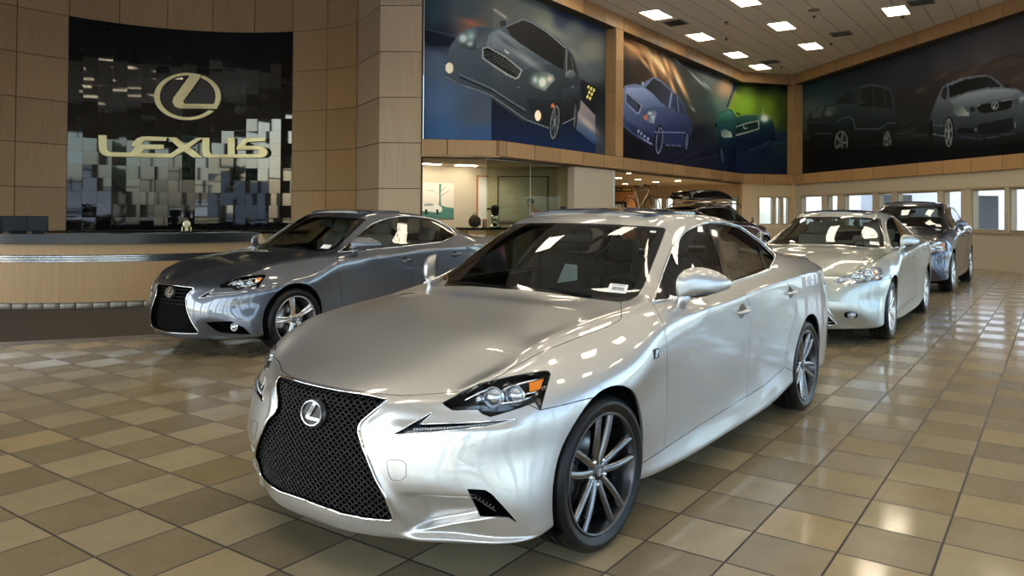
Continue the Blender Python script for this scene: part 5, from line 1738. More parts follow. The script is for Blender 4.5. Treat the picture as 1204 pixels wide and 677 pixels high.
em = empty('oval_emblem', cyl(221, 113, RW - .03), 0, 'gold oval ring emblem with slanted L above the wordmark', 'emblem')
def ell_pts(a0, a1, cx, cy, rx, ry, n): return [(cx + rx * math.cos(a0 + (a1 - a0) * k / n), cy + ry * math.sin(a0 + (a1 - a0) * k / n)) for k in range(n + 1)]
b = bmesh.new()
a_, z_ = math.atan2(130 - 350, (620 - 460) * 250 / 358), math.atan2(478 - 350, (780 - 460) * 250 / 358)
ring = ell_pts(a_, z_, 460, 350, 358, 250, 24) + ell_pts(z_ - .05, a_, 462, 350, 300, 224, 24)
sign_shape(b, c3(ring))
a_, z_ = math.atan2(505 - 350, (745 - 460) * 250 / 358), math.atan2(104 - 350, (466 - 460) * 250 / 358) + 2 * PI
ring = ell_pts(a_, z_, 460, 350, 358, 250, 40) + ell_pts(z_, a_ + .06, 462, 348, 300, 222, 40)
sign_shape(b, c3(ring))
o = mesh_obj('oval_ring', b, GOLD, em, smooth=False); o.matrix_parent_inverse = Matrix.Translation(-em.location)
b = bmesh.new()
sign_shape(b, c3([(464, 102), (540, 106), (606, 122), (585, 165), (415, 398), (418, 418), (440, 428), (760, 430), (792, 440), (772, 482), (370, 476), (322, 455), (298, 408), (312, 362), (484, 132), (462, 126)]), R=RW - .032)
o = mesh_obj('letter_l', b, GOLD, em, smooth=False); o.matrix_parent_inverse = Matrix.Translation(-em.location)

# ---- reception desk
dk = empty('reception_desk', CEN + V((3.2 * math.cos(-.6), 3.2 * math.sin(-.6), 0)), 0, 'long curved maple reception desk with black granite top and chrome stripes', 'desk')
dinv = Matrix.Translation(-dk.location)
D0, D1 = r_(-150), r_(2)
def dpart(name, specs, m):
    b = bmesh.new()
    for s in specs: arc_panel(b, *s[:6], 64, 0)
    fix(b); o = mesh_obj(name, b, m, dk, angle=.5); o.matrix_parent_inverse = dinv; return o
dpart('countertop', [(2.66, 3.30, D0, D1 + .02, .925, 1.062)], GRANITE)
dpart('front_panel', [(2.75, 3.22, D0, D1, .10, .66), (2.75, 3.22, D0, D1, .765, .922)], WOOD)
dpart('stripe_band', [(2.75, 3.20, D0, D1, .66, .765)], mat('stripe_dark', (.02, .02, .022), .2, .5))
dpart('chrome_stripe', [(3.20, 3.212, D0, D1, .668 + .024 * k, .680 + .024 * k) for k in range(4)], mat('stripe_chrome', (.55, .56, .58), .18, 1))
b = bmesh.new(); arc_panel(b, 2.85, 3.195, D0, D1, .006, .10, 64, 1)
k = 0
a = D0
while a < D1 - .02:
    arc_panel(b, 3.19, 3.20, a + .002, min(D1, a + .0655) - .002, .010, .097, 3, 0); a += .0655
fix(b); o = mesh_obj('tile_base', b, [mat('base_tile', (.30, .27, .22), .3), DARKG], dk); o.matrix_parent_inverse = dinv
# end return of the desk toward the wall
b = bmesh.new(); arc_panel(b, 2.75, 2.80, D0, D1, .10, .92, 64, 0); fix(b); o = mesh_obj('inner_panel', b, WOOD, dk, angle=.5); o.matrix_parent_inverse = dinv

def desk_pt(px, R, z):
    d = ray(px, 260); o = CAM - CEN; d2 = V((d.x, d.y, 0)); o2 = V((o.x, o.y, 0))
    A = d2.dot(d2); B = o2.dot(d2); C_ = o2.dot(o2) - R * R
    t = (-B - math.sqrt(B * B - A * C_)) / A
    q = CAM + d * t; q.z = z; return q
def face_cam(p): 
    d = CAM - p; return math.atan2(d.y, d.x) + PI / 2
BLK = mat('matte_black_plastic', (.008, .009, .011), .6, spec=.3)
for i, (px, w, lab) in enumerate(((-3, .20, 'black boxy monitor at the left end of the desk, cut by the frame'), (21, .34, 'wide black monitor standing between two others on the desk'), (45, .24, 'black boxy monitor nearest the wordmark on the desk'))):
    p = desk_pt(px, 3.0, 1.062)
    e = empty('monitor', p, face_cam(p), lab, 'monitor', 'monitors on the reception desk')
    b = bmesh.new(); rbox(b, (0, 0, .135), (w, .05, .22), .01); mesh_obj('monitor_case', b, BLK, e)
    b = bmesh.new(); box(b, (0, -.0265, .135), (w - .03, .004, .19)); mesh_obj('screen', b, mat('screen_dark', (.012, .016, .02), .5, spec=.3), e, smooth=False)
    b = bmesh.new(); rbox(b, (0, .01, .012), (w * .6, .14, .022), .006); box(b, (0, .01, .03), (.05, .03, .03)); mesh_obj('stand', b, BLK, e)
p = desk_pt(219.5, 2.95, 1.062)
e = empty('desk_clock', p, face_cam(p), 'small gold clock standing on the right part of the desk', 'clock')
b = bmesh.new(); rbox(b, (0, 0, .012), (.17, .07, .024), .006); mesh_obj('base', b, BLK, e)
b = bmesh.new()
for s in (-.06, .06): tube(b, [(s, 0, .024), (s, 0, .09)], .010, 10); 
box(b, (0, 0, .05), (.05, .03, .05)); mesh_obj('posts', b, GOLD, e)
b = bmesh.new(); lathe(b, [(.001, -.02), (.05, -.02), (.055, -.012), (.055, .012), (.001, .014)], 28, 'Y', center=(0, 0, .13)); mesh_obj('clock_case', b, GOLD, e)
b = bmesh.new(); lathe(b, [(.001, -.023), (.042, -.023), (.043, -.018)], 28, 'Y', center=(0, 0, .13)); f = mesh_obj('dial', b, mat('dial_cream', (.7, .66, .5), .4), e)
b = bmesh.new(); box(b, (0, -.025, .142), (.004, .002, .026)); box(b, (.010, -.025, .130), (.022, .002, .004)); mesh_obj('hands', b, BLK, f, smooth=False)

# ---- plan of the mural walls
PA, PB, PC, PD = (-9.75, 8.42), (-8.5, 9.5), (-8.5, 24.6), (-7.1, 26.2)
PE = (9.9, 9.56)
QA, QB, QC, QD = (-9.95, 8.69), (-8.83, 9.655), (-8.83, 24.72), (-7.117, 26.68)
QE = (10.13, 9.80)
# square column beside the first mural
b = bmesh.new()
K0, K1, K2, K3 = (-12.02, 8.66), (-10.5, 7.93), (-9.75, 8.42), (-10.05, 8.85)
wall_box(b, K0, K1, 0, ZC, .03, .5, 1); wall_box(b, K1, K2, 0, ZC, .03, .2, 1)
panels(b, K0, K1, ZS, 3, 0, .04); panels(b, K1, K2, ZS, 3, 0, .04)
fix(b); struct('column_1', b, [WOOD_LIT, DARKG])
# upper wall behind the murals
b = bmesh.new()
for a, c in ((QA, QB), (QB, QC), (QC, QD), (QD, (2.13, 17.62))): wall_box(b, a, c, 2.62, ZC, .05, .30, 0)
fix(b); struct('wall_upper', b, BEIGE)
# maple bands under and over the murals
for nm, z0, z1 in (('trim_2', 2.57, 2.96), ('trim_3', 6.45, ZC)):
    b = bmesh.new()
    for (a, c, fi) in ((PA, PB, .55), (PB, PC, .27), (PC, PD, .9), (PD, (1.9, 17.39), .8)):
        wall_box(b, a, c, z0 + .002, z1 - .002, .015, .36, 1)
        panels(b, a, c, [z0, z1], 1.06, 0, .05, .020, 0, first=fi)
    fix(b); struct(nm, b, [WOOD, DARKG])
# posts that divide the murals
b = bmesh.new()
ZP = [2.96, 3.84, 4.70, 5.58, 6.45]
for z0, z1 in zip(ZP, ZP[1:]):
    box(b, (-8.665, 14.84, (z0 + z1) / 2), (.33, .42, z1 - z0 - .008))
    box(b, (-7.04, 26.32, (z0 + z1) / 2), (.42, .42, z1 - z0 - .008), math.radians(47))
struct('trim_4', b, WOOD)
# prints
mlab = [('mural_print', [(QA, QB), (QB, (-8.83, 14.65))], A1, .018, 'large mural of a tilted dark grey sedan with round headlamps, nearest the column'),
        ('mural_print', [((-8.83, 15.03), QC)], A2, .024, 'wide mural of a light blue sedan racing past orange light streaks'),
        ('mural_print', [(QC, QD)], A3, .022, 'green mural panel with a dark car and one glowing headlamp, in the far corner'),
        ('mural_print', [(QD, (1.75, 18.00))], A4, .026, 'dusky mural on the right of an off-roader and a silver sedan before mountains')]
for nm, segs, art, st, lab in mlab:
    root = None; kk = {id(A1): 2.4, id(A2): 2.1, id(A3): 1.9, id(A4): 1.7}[id(art)]
    for a, c in segs:
        if root is None:
            o = mural(nm, a, c, 2.93, 6.48, art, kk, st, mat_=MURAL); root = o
            tag(o, lab, 'mural', 'printed murals above the band')
        else:
            mural('mural_sheet', a, c, 2.93, 6.48, art, kk, st, mat_=MURAL, parent=root)

# ---- office under the first mural, behind tinted glass
b = bmesh.new()
hl = [(-9.75, 8.42), (-8.5, 9.5), (-8.5, 24.6), (-8.2, 25.3), (-14.5, 26.6), (-19, 22), (-19, 10.5), (-12.4, 9.1), (-10.05, 8.85)]
prism(b, hl, .03, Matrix.Translation((0, 0, 2.585)))
struct('ceiling_soffit', b, noisy('soffit_paint', (.62, .53, .40), .8, 20, .02))
b = bmesh.new()
W0, W1, W2 = (-12.6, 8.9), (-10.9, 12.05), (-8.85, 13.12)
wall_box(b, W0, W1, 0, 2.60, .0, .12); wall_box(b, W1, W2, 0, 2.60, 0, .12)
fix(b); struct('wall_office', b, noisy('office_paint', (.50, .45, .36), .8, 30, .03))
b = bmesh.new()
box(b, (-8.80, 13.60, 1.285), (.50, 1.95, 2.57)); struct('wall_pier', b, BEIGE)
b = bmesh.new(); box(b, (-8.80, 14.59, 1.285), (.56, .10, 2.56)); struct('trim_5', b, mat('pale_trim', (.55, .60, .60), .5))
g = empty('glass_partition', (-8.75, 9.36, 0), 0, 'tinted glass screen with a thin joint in front of the office', 'glass screen')
for y0, y1 in ((9.40, 10.99), (11.01, 12.62)):
    b = bmesh.new(); box(b, (0, (y0 + y1) / 2 - 9.36, 1.29), (.012, y1 - y0, 2.52)); mesh_obj('glass_pane', b, TGLASS, g, smooth=False)
b = bmesh.new(); box(b, (0, 11.0 - 9.36, 1.29), (.02, .02, 2.52)); mesh_obj('joint_strip', b, mat('joint_pale', (.45, .48, .46), .4), g, smooth=False)
b = bmesh.new(); box(b, (0, 1.64, .015), (.05, 3.28, .03)); box(b, (0, 1.64, 2.56), (.05, 3.28, .02)); mesh_obj('channel', b, mat('steel_channel', (.4, .4, .4), .3, .9), g, smooth=False)
def on_wall(px, py, a, c, off=0.0):
    "the point on the upright plane through a-c seen at px, py, stood off toward the room"
    a = V((a[0], a[1], 0)); c = V((c[0], c[1], 0)); d = (c - a).normalized(); n = V((d.y, -d.x, 0))
    if n.dot(CAM - a) < 0: n = -n
    r = ray(px, py); t = (a + n * off - CAM).dot(n) / r.dot(n)
    return CAM + r * t, d, n
def flat_on_wall(name, x0, y0, x1, y1, a, c, m, th=.03, label=None, cat=None, frame=None, art=None, fw=.04, parent=None):
    p0, d, n = on_wall(x0, y0, a, c); p1, _, _ = on_wall(x1, y1, a, c)
    q = V((p0.x, p0.y, 0)); L = (V((p1.x, p1.y, 0)) - q).dot(d); H = p0.z - on_wall(x0, y1, a, c)[0].z
    zc = p0.z - H / 2
    mid = q + d * L / 2
    ang = math.atan2(d.y, d.x)
    if (Matrix.Rotation(ang, 3, 'Z') @ V((0, -1, 0))).dot(n) < 0: ang += PI
    o = empty(name, (mid.x, mid.y, zc), ang, label, cat) if not parent else empty(name, (mid.x, mid.y, zc), ang)
    w = abs(L)
    b = bmesh.new(); box(b, (0, -th / 2, 0), (w, th, H)); mesh_obj('panel', b, m, o, smooth=False)
    if frame:
        b = bmesh.new()
        for s in (-1, 1): box(b, (s * (w / 2), -th / 2, 0), (fw, th + .02, H + fw)); box(b, (0, -th / 2, s * (H / 2)), (w + fw, th + .02, fw))
        mesh_obj('frame', b, frame, o, smooth=False)
    return o, w, H
WHT = mat('white_board', (.72, .72, .70), .5)
ORG = mat('orange_wood_trim', (.45, .20, .07), .4)
po, w, H = flat_on_wall('poster', 494, 214.5, 533, 256.5, W0, W1, mat('poster_sky', (.68, .64, .60), .5), .02, 'poster of a bare green tree and a white off-roader on the office wall', 'poster')
b = bmesh.new()   # printed scene: ground, tree, vehicle
def q2(pts, mi, dy): 
    vs = [b.verts.new((x * w / 2, -.021 - dy, z * H / 2)) for x, z in pts]; f = b.faces.new(vs); f.material_index = mi
q2([(-1, -1), (1, -1), (1, -.42), (.5, -.35), (.1, -.2), (-.2, -.3), (-1, -.5)], 0, .001)
q2([(.10, -.6), (.28, -.6), (.20, .2), (.24, .95), (.10, .95), (.12, .2)], 0, .002)
for s, x, z, x2, z2 in ((1, .15, .3, -.5, .75), (1, .17, .5, -.2, .95), (1, .2, .2, .75, .6), (1, .2, .45, .6, .9), (1, -.2, .53, -.75, .55)):
    q2([(x, z), (x2, z2), (x2 - .02, z2 + .02), (x - .04, z + .05)], 1, .0025)
q2([(-.95, -.45), (-.85, -.2), (-.55, -.1), (-.15, -.15), (.15, -.28), (.30, -.40), (.28, -.62), (.0, -.68), (-.5, -.62), (-.9, -.6)], 2, .003)
q2([(-.80, -.22), (-.55, -.14), (-.2, -.18), (-.25, -.30), (-.75, -.32)], 1, .0035); q2([(-.72, -.5), (-.58, -.5), (-.58, -.78), (-.72, -.78)], 3, .0035); q2([(-.05, -.5), (.08, -.5), (.08, -.78), (-.05, -.78)], 3, .0035)
fix(b); mesh_obj('printed_scene', b, [mat('print_teal', (.06, .20, .17), .5), mat('print_grey', (.30, .33, .32), .5), mat('print_white', (.75, .75, .74), .5), BLK], po, smooth=False)
flat_on_wall('whiteboard', 561, 207, 583, 268, W0, W1, WHT, .03, 'white board in an orange wooden frame left of the tinted glass', 'board', frame=ORG)
bl, w, H = flat_on_wall('blind_window', 586, 208, 644, 262, W1, W2, mat('blind_back', (.40, .40, .36), .6), .02, 'wide window with closed pale slatted blinds behind the tinted glass', 'window', frame=mat('brown_frame', (.10, .06, .035), .5))
b = bmesh.new()
k = 0
while k < int(H / .05): box(b, (0, -.035, H / 2 - .03 - k * .05), (w - .06, .03, .036), rot=Matrix.Rotation(.5, 3, 'X')); k += 1
mesh_obj('slats', b, mat('blind_slat', (.55, .54, .48), .5), bl, smooth=False)
flat_on_wall('notice_panel', 649, 231, 664, 262, W1, W2, mat('panel_pale', (.45, .43, .38), .6), .03, 'pale upright panel on the office wall right of the blinds', 'panel', frame=mat('panel_edge', (.55, .54, .50), .5), fw=.03)
# office counter and what stands on it
def atd(px, d, z): 
    r = ray(px, 250); h = V((r.x, r.y, 0)).normalized(); return V((CAM.x, CAM.y, 0)) + h * d + V((0, 0, z))
c0, c1_ = atd(543, 17.4, 0), atd(606, 18.2, 0)
mid = (c0 + c1_) / 2; ang = math.atan2(c1_.y - c0.y, c1_.x - c0.x); L_ = (c1_ - c0).length
ct = empty('office_counter', mid, ang, 'black topped maple counter at the office opening, behind the grey sedan', 'counter')
b = bmesh.new(); box(b, (0, 0, 1.03), (L_, .55, .05)); mesh_obj('countertop', b, BT, ct, smooth=False)
b = bmesh.new(); box(b, (-L_ * .1, .0, .52), (L_ * .75, .45, .98)); box(b, (0, .02, .05), (L_ * .98, .42, .09)); mesh_obj('cabinet', b, WOOD, ct, smooth=False)
b = bmesh.new(); box(b, (L_ * .42, 0, .52), (L_ * .12, .45, .98)); mesh_obj('white_end', b, WHT, ct, smooth=False)
p = atd(558, 17.55, 1.055)
bp = empty('backpack', p, face_cam(p), 'brown and black backpack slumped on the office counter', 'backpack')
b = bmesh.new()
bmesh.ops.create_icosphere(b, subdivisions=3, radius=1)
for v in b.verts:
    x, y, z = v.co; z2 = z * .15 + .15; w_ = .14 - .04 * max(0, z)
    v.co = V((math.copysign(abs(x) ** .7, x) * w_, math.copysign(abs(y) ** .8, y) * .09, max(.0, z2)))
mesh_obj('bag_body', b, mat('bag_brown', (.06, .035, .02), .8), bp)
b = bmesh.new(); rbox(b, (.01, -.085, .09), (.16, .05, .11), .02); mesh_obj('front_pocket', b, mat('bag_black', (.012, .011, .010), .8), bp)
b = bmesh.new(); tube(b, cr_spline([(-.03, 0, .29), (-.02, 0, .34), (.03, 0, .34), (.04, 0, .29)], 5), .008, 6); tube(b, cr_spline([(.10, -.06, .24), (.14, -.10, .16), (.13, -.10, .04)], 5), .012, 6); mesh_obj('strap', b, mat('bag_strap', (.10, .03, .015), .7), bp)
p = atd(570, 17.75, 1.055)
b = bmesh.new(); lathe(b, [(.001, 0), (.055, 0), (.06, .01), (.052, .15), (.058, .19), (.05, .20), (.001, .20)], 20, 'Z')
o = mesh_obj('pink_jar', b, mat('pink_plastic', (.62, .28, .20), .5), None, angle=.6); o.location = p; tag(o, 'small salmon pink jar between the backpack and the coffee grinder', 'jar')
p = atd(582, 17.9, 1.055)
cm = empty('coffee_grinder', p, face_cam(p), 'tall black and chrome coffee grinder on the office counter', 'coffee grinder')
CH = mat('chrome', (.82, .82, .83), .06, 1)
b = bmesh.new(); lathe(b, [(.001, 0), (.14, 0), (.14, .03), (.10, .05), (.085, .10), (.10, .18), (.11, .26), (.07, .29), (.001, .29)], 28, 'Z'); mesh_obj('body', b, CH, cm, angle=.7)
b = bmesh.new(); lathe(b, [(.05, .28), (.07, .30), (.10, .40), (.10, .47), (.06, .52), (.001, .53)], 24, 'Z'); mesh_obj('hopper', b, BLK, cm, angle=.7)
b = bmesh.new(); tube(b, [(-.02, -.02, .44), (-.16, -.06, .43)], .018, 8); tube(b, [(-.16, -.06, .41), (-.16, -.06, .46)], .03, 8); mesh_obj('handle', b, BLK, cm)
b = bmesh.new(); rbox(b, (0, -.11, .20), (.05, .07, .04), .01); mesh_obj('spout', b, BLK, cm)
b = bmesh.new(); lathe(b, [(.001, .03), (.045, .03), (.05, .11), (.04, .11)], 16, 'Z', center=(.0, -.13, 0)); mesh_obj('catch_cup', b, BLK, cm)
p = atd(662, 17.6, .0)
st = empty('desk_lamp_monitor', (p.x + .5, p.y + .3, 0), face_cam(p), 'slim black screen on a stand against the beige pier', 'screen')
st.name = 'payment_screen'; p = atd(662, 16.9, 0); st.location = (p.x, p.y, 0)
b = bmesh.new(); rbox(b, (0, 0, 1.52), (.14, .03, .045), .01); mesh_obj('screen_bar', b, BLK, st)
b = bmesh.new(); tube(b, [(0, .01, .02), (0, .01, 1.50)], .014, 8); lathe(b, [(.001, 0), (.14, 0), (.14, .015), (.02, .03)], 24, 'Z'); mesh_obj('stand', b, BLK, st)

# ---- service hall under the second mural
b = bmesh.new()
HW0, HW1 = (-14.5, 26.5), (-8.15, 25.08)
wd = .25
wall_box(b, HW0, HW1, 0, 1.0, 0, wd); wall_box(b, HW0, HW1, 2.10, 2.60, 0, wd)
import itertools
def spans(a, c, pxs, z=1.5):
    out = []
    a3 = V((a[0], a[1], 0)); c3_ = V((c[0], c[1], 0)); L = (c3_ - a3).length
    for x0, x1 in pxs:
        p0, d, n = on_wall(x0, 250, a, c); p1, _, _ = on_wall(x1, 250, a, c)
        s0 = (V((p0.x, p0.y, 0)) - a3).dot(d); s1 = (V((p1.x, p1.y, 0)) - a3).dot(d)
        out.append((s0, s1))
    return out, L
WN = [0]
def window_wall(bm, a, c, z0, z1, holes, off0, off1, L, name_from, frame=FRAME, fw=.05, split=None, glass=GLASS):
    a3 = V((a[0], a[1], 0)); d = (V((c[0], c[1], 0)) - a3).normalized(); n = V((-d.y, d.x, 0))
    x = 0
    for s0, s1 in holes:
        if s0 > x: wall_box(bm, a3 + d * x, a3 + d * s0, z0, z1, off0, off1)
        x = s1
    if x < L - .001: wall_box(bm, a3 + d * x, a3 + d * L, z0, z1, off0, off1)
    for s0, s1 in holes:
        WN[0] += 1
        w = s1 - s0; m_ = a3 + d * (s0 + s1) / 2 + n * (off0 + off1) / 2
        e = empty('window_%d' % WN[0], (m_.x, m_.y, (z0 + z1) / 2), math.atan2(d.y, d.x)); e['kind'] = 'structure'
        H = z1 - z0; t = abs(off1 - off0)
        b2 = bmesh.new()
        for s in (-1, 1): box(b2, (s * (w / 2 - fw / 2), 0, 0), (fw, t * .7, H)); box(b2, (0, 0, s * (H / 2 - fw / 2)), (w - 2 * fw, t * .7, fw))
        if split:
            for q in split[0]: box(b2, (-w / 2 + w * q, 0, 0), (fw, t * .7, H - 2 * fw))
            for q in split[1]: box(b2, (0, 0, q - (z0 + z1) / 2), (w - 2 * fw, t * .66, fw))
        o = mesh_obj('window_frame', b2, frame, e, smooth=False); o['kind'] = 'structure'
        b2 = bmesh.new(); box(b2, (0, 0, 0), (w - fw, .008, H - fw)); o = mesh_obj('window_pane', b2, glass, e, smooth=False); o['kind'] = 'structure'
h, L = spans(HW0, HW1, [(768, 778), (781, 791), (856, 866), (866.8, 875)])
window_wall(b, HW0, HW1, 1.0, 2.10, h, 0, wd, L, 0)
wall_box(b, (-19, 10.2), (-19, 22), 0, 2.6, 0, .2); wall_box(b, (-19, 22), HW0, 0, 2.6, 0, .2); wall_box(b, (-12.7, 9.0), (-19, 10.4), 0, 2.6, -.2, 0)
fix(b); struct('wall_hall', b, CREAM)
b = bmesh.new()
w0, w1 = atd(690, 27.5, 0), atd(746, 27, 0)
wall_box(b, (w0.x, w0.y), (w1.x, w1.y), 0, 2.40, 0, .15); fix(b); struct('wall_counter', b, wood_mat('cherry_panel', (.30, .12, .035), (.42, .18, .06)))
sgn, w, H = flat_on_wall('hall_sign', 718, 220.6, 744, 225.2, (w0.x, w0.y), (w1.x, w1.y), BLK, .05, 'dark hanging sign with yellow lettering on the orange wood wall', 'sign')
b = bmesh.new(); random.seed(5)
x = -w / 2 + .03
k = 0
while x < w / 2 - .05:
    lw = random.choice((.022, .03, .034)); f = box(b, (x + lw / 2, -.052, 0), (lw * .75, .004, H * .42), mi=0 if x < 0 else 1); x += lw + .006; k += 1
    if abs(x) < .02: x += .05
for mi_, nm_, m_ in ((0, 'grey_lettering', mat('sign_grey', (.35, .33, .20), .5)), (1, 'yellow_lettering', mat('sign_yellow', (.70, .62, .06), .5))):
    b3 = b.copy(); bmesh.ops.delete(b3, geom=[f for f in b3.faces if f.material_index != mi_], context='FACES')
    for f in b3.faces: f.material_index = 0
    mesh_obj(nm_, b3, m_, sgn, smooth=False)
b.free()
pf, w, H = flat_on_wall('framed_display', 720.5, 238.5, 735.5, 252, (w0.x, w0.y), (w1.x, w1.y), mat('display_grey', (.30, .33, .27), .3), .05, 'black framed display below the dark hanging sign', 'display', frame=BLK, fw=.10)
# hall downlights
dn = []
for i, (px, d) in enumerate(((717, 21), (727, 25), (741, 22), (750, 26), (768, 23), (771, 28), (797, 27), (735, 30))):
    p = atd(px, d, 2.585)
    b = bmesh.new(); lathe(b, [(.001, -.004), (.10, -.004), (.11, -.012), (.13, -.014), (.14, 0)], 20, 'Z')
    for f in b.faces: f.material_index = 0 if f.calc_center_median().xy.length < .105 else 1
    o = mesh_obj('ceiling_downlight', b, [emit('downlight_glow', (1.0, .80, .52), 60), mat('lamp_ring', (.7, .66, .58), .4)], None, smooth=False)
    o.location = p; tag(o, 'round recessed downlight in the low hall ceiling', 'ceiling light', 'downlights in the low hall ceiling')
    dn.append(p)
for i, p in enumerate((on_wall(505, 200, W0, W1, .45)[0], on_wall(548, 200, W0, W1, .45)[0])):
    b = bmesh.new(); box(b, (0, 0, -.006), (.55, .16, .012)); 
    o = mesh_obj('soffit_light', b, emit('soffit_glow', (1.0, .86, .62), 45), None, smooth=False); o.location = (p.x, p.y, 2.583); o.rotation_euler.z = math.atan2(W1[1] - W0[1], W1[0] - W0[0])
    tag(o, ['slim ceiling light over the office opening, nearer the column', 'slim ceiling light over the office, nearer the tinted glass'][i], 'ceiling light')

def spot(p, e, col=(1, .80, .55), ang=130, r=.09, name='lamp_light'):
    l = bpy.data.lights.new(name, 'SPOT'); l.energy = e; l.color = col; l.spot_size = math.radians(ang); l.spot_blend = .6; l.shadow_soft_size = r
    o = bpy.data.objects.new(name, l); o.location = p; COL.objects.link(o); return o
for p in dn: spot(p - V((0, 0, .02)), 170)
for px, d in ((790, 27.5), (825, 26.5), (770, 30), (860, 27.5)):     # wall washers close to the back wall of the hall
    p = atd(px, d, 2.56); spot(p, 110)
for p in (V((-10.0, 10.2, 2.56)), V((-10.3, 11.6, 2.56)), V((-11.0, 10.3, 2.56))): spot(p, 42, (1, .86, .66), 140)
# ---- far corner wall and right wall with windows
b = bmesh.new()
h, L = spans(PC, PD, [(892, 911.5), (913, 920.3), (921.7, 929.6)])
wall_box(b, PC, PD, 0, 1.0, .06, .30); wall_box(b, PC, PD, 2.10, 2.58, .06, .30)
window_wall(b, PC, PD, 1.0, 2.10, h, .06, .30, L, 0)
fix(b); struct('wall_corner', b, CREAM)
b = bmesh.new()
pe = (1.9, 17.39)
aR = V((*PD, 0)); dR = (V((*pe, 0)) - aR).normalized(); s_ref = (V((.77, 18.5, 0)) - aR).dot(dR); LR = (V((*pe, 0)) - aR).length
hs = [(-10.55, -9.07), (-8.71, -8.07), (-7.71, -6.08), (-5.82, -5.13), (-4.89, -3.08), (-2.88, -2.16), (-1.81, -.66), (-.53, .62)]
hs = [(s_ref + x, s_ref + y) for x, y in hs]
wall_box(b, PD, pe, 0, 1.0, .06, .34); wall_box(b, PD, pe, 2.12, 2.58, .06, .34)
window_wall(b, PD, pe, 1.0, 2.12, hs, .06, .30, LR, 0)
fix(b); struct('wall_right', b, BEIGE)
b = bmesh.new(); box(b, (-6.98, 26.45, 1.29), (.5, .5, 2.58), math.radians(46)); struct('column_2', b, CREAM)
b = bmesh.new(); wall_box(b, PD, pe, .95, 1.0, .02, .08); fix(b); struct('trim_6', b, FRAME)
b = bmesh.new(); wall_box(b, PD, pe, 2.12, 2.16, .04, .08); fix(b); struct('trim_7', b, FRAME)

# ---- storefront glazing on the sides the camera has its back to
PF, PG, PH, PI_, PJ = (9.9, -7), (3.5, -13.4), (-10, -13.4), (-17.2, -6.2), (-15.62, .12)
GT = 5.5
for i, (a, c) in enumerate(((PE, PF), (PF, PG), (PG, PH), (PH, PI_), (pe, PE))):
    b = bmesh.new()
    L = math.hypot(c[0] - a[0], c[1] - a[1]); n_ = max(1, round(L / 3.1)); ps = .30
    sgn_ = .0
    holes = [(L * k / n_ + ps / 2, L * (k + 1) / n_ - ps / 2) for k in range(n_)]
    wall_box(b, a, c, 0, .12, 0, .25, e1=.1); wall_box(b, a, c, GT, ZC, 0, .25, e1=.1)
    window_wall(b, a, c, .12, GT, holes, 0, .25, L, 0, frame=ALU, fw=.06, split=((.5,), (1.1, 3.0)))
    fix(b); struct(['wall_east', 'wall_southeast', 'wall_south', 'wall_southwest', 'wall_northeast'][i], b, BEIGE)
b = bmesh.new(); wall_box(b, PI_, PJ, 0, ZC, 0, .25, e1=.1); fix(b); struct('wall_west', b, WOOD)

# ---- ceiling fixtures
def troffer():
    e = empty('ceiling_light', (0, 0, 0))
    b = bmesh.new()
    for s in (-1, 1): box(b, (s * .29, 0, -.010), (.03, 1.02, .03)); box(b, (0, s * .50, -.010), (.60, .03, .03))
    mesh_obj('frame', b, mat('lamp_frame', (.62, .60, .55), .4), e, smooth=False)
    b = bmesh.new(); box(b, (0, 0, .002), (.56, .97, .004)); mesh_obj('diffuser', b, LAMP, e, smooth=False)
    b = bmesh.new()
    for x in (-.14, 0, .14): box(b, (x, 0, -.008), (.010, .97, .014))
    for y in (-.3, -.1, .1, .3): box(b, (0, y, -.008), (.56, .010, .014))
    mesh_obj('louvre', b, LOUVRE, e, smooth=False)
    return e
t0_ = troffer(); first = True
lab_seen = {}
XS = [-7.64, -5.14, -2.10, .40, 2.90, 5.40]; YS = [23.95, 21.46, 18.37, 15.30, 12.25, 9.2, 6.15, 3.1, .05, -3.0, -6.05, -9.1]
def inside_room(x, y):
    if y < 12 and x < -6: return False
    if y < -4: return False
    return x < 9.2 and (x + y) < 18.6 and not (x < -8 and y > 8) and (x - y) < 15.5 and (x + y) > -21
for yi, y in enumerate(YS):
    for xi, x in enumerate(XS + ([-10.4, -13.2] if y < 6 else [])):
        if not inside_room(x, y): continue
        if first: o = t0_; first = False
        else: o = copy_tree(t0_)
        o.location = (x, y, ZC - .004)
        d = 'ceiling light panel with square louvres in the tiled ceiling'
        o['category'] = 'ceiling light'; o['group'] = 'louvred ceiling lights'
        o['label'] = 'square louvred light panel glowing in the tiled ceiling'
def vent():
    e = empty('air_vent', (0, 0, 0))
    b = bmesh.new()
    for s in (-1, 1): box(b, (s * .28, 0, -.006), (.04, .60, .02)); box(b, (0, s * .28, -.006), (.60, .04, .02))
    mesh_obj('frame', b, mat('vent_grey', (.30, .29, .27), .5), e, smooth=False)
    b = bmesh.new()
    for k in range(9): box(b, (0, -.24 + .06 * k, -.006), (.52, .045, .006), rot=Matrix.Rotation(.7, 3, 'X'))
    mesh_obj('slats', b, mat('vent_slat', (.16, .155, .15), .5), e, smooth=False)
    b = bmesh.new(); box(b, (0, 0, .003), (.56, .56, .004)); mesh_obj('duct', b, mat('duct_black', (.01, .01, .01), .8), e, smooth=False)
    return e
v0 = None
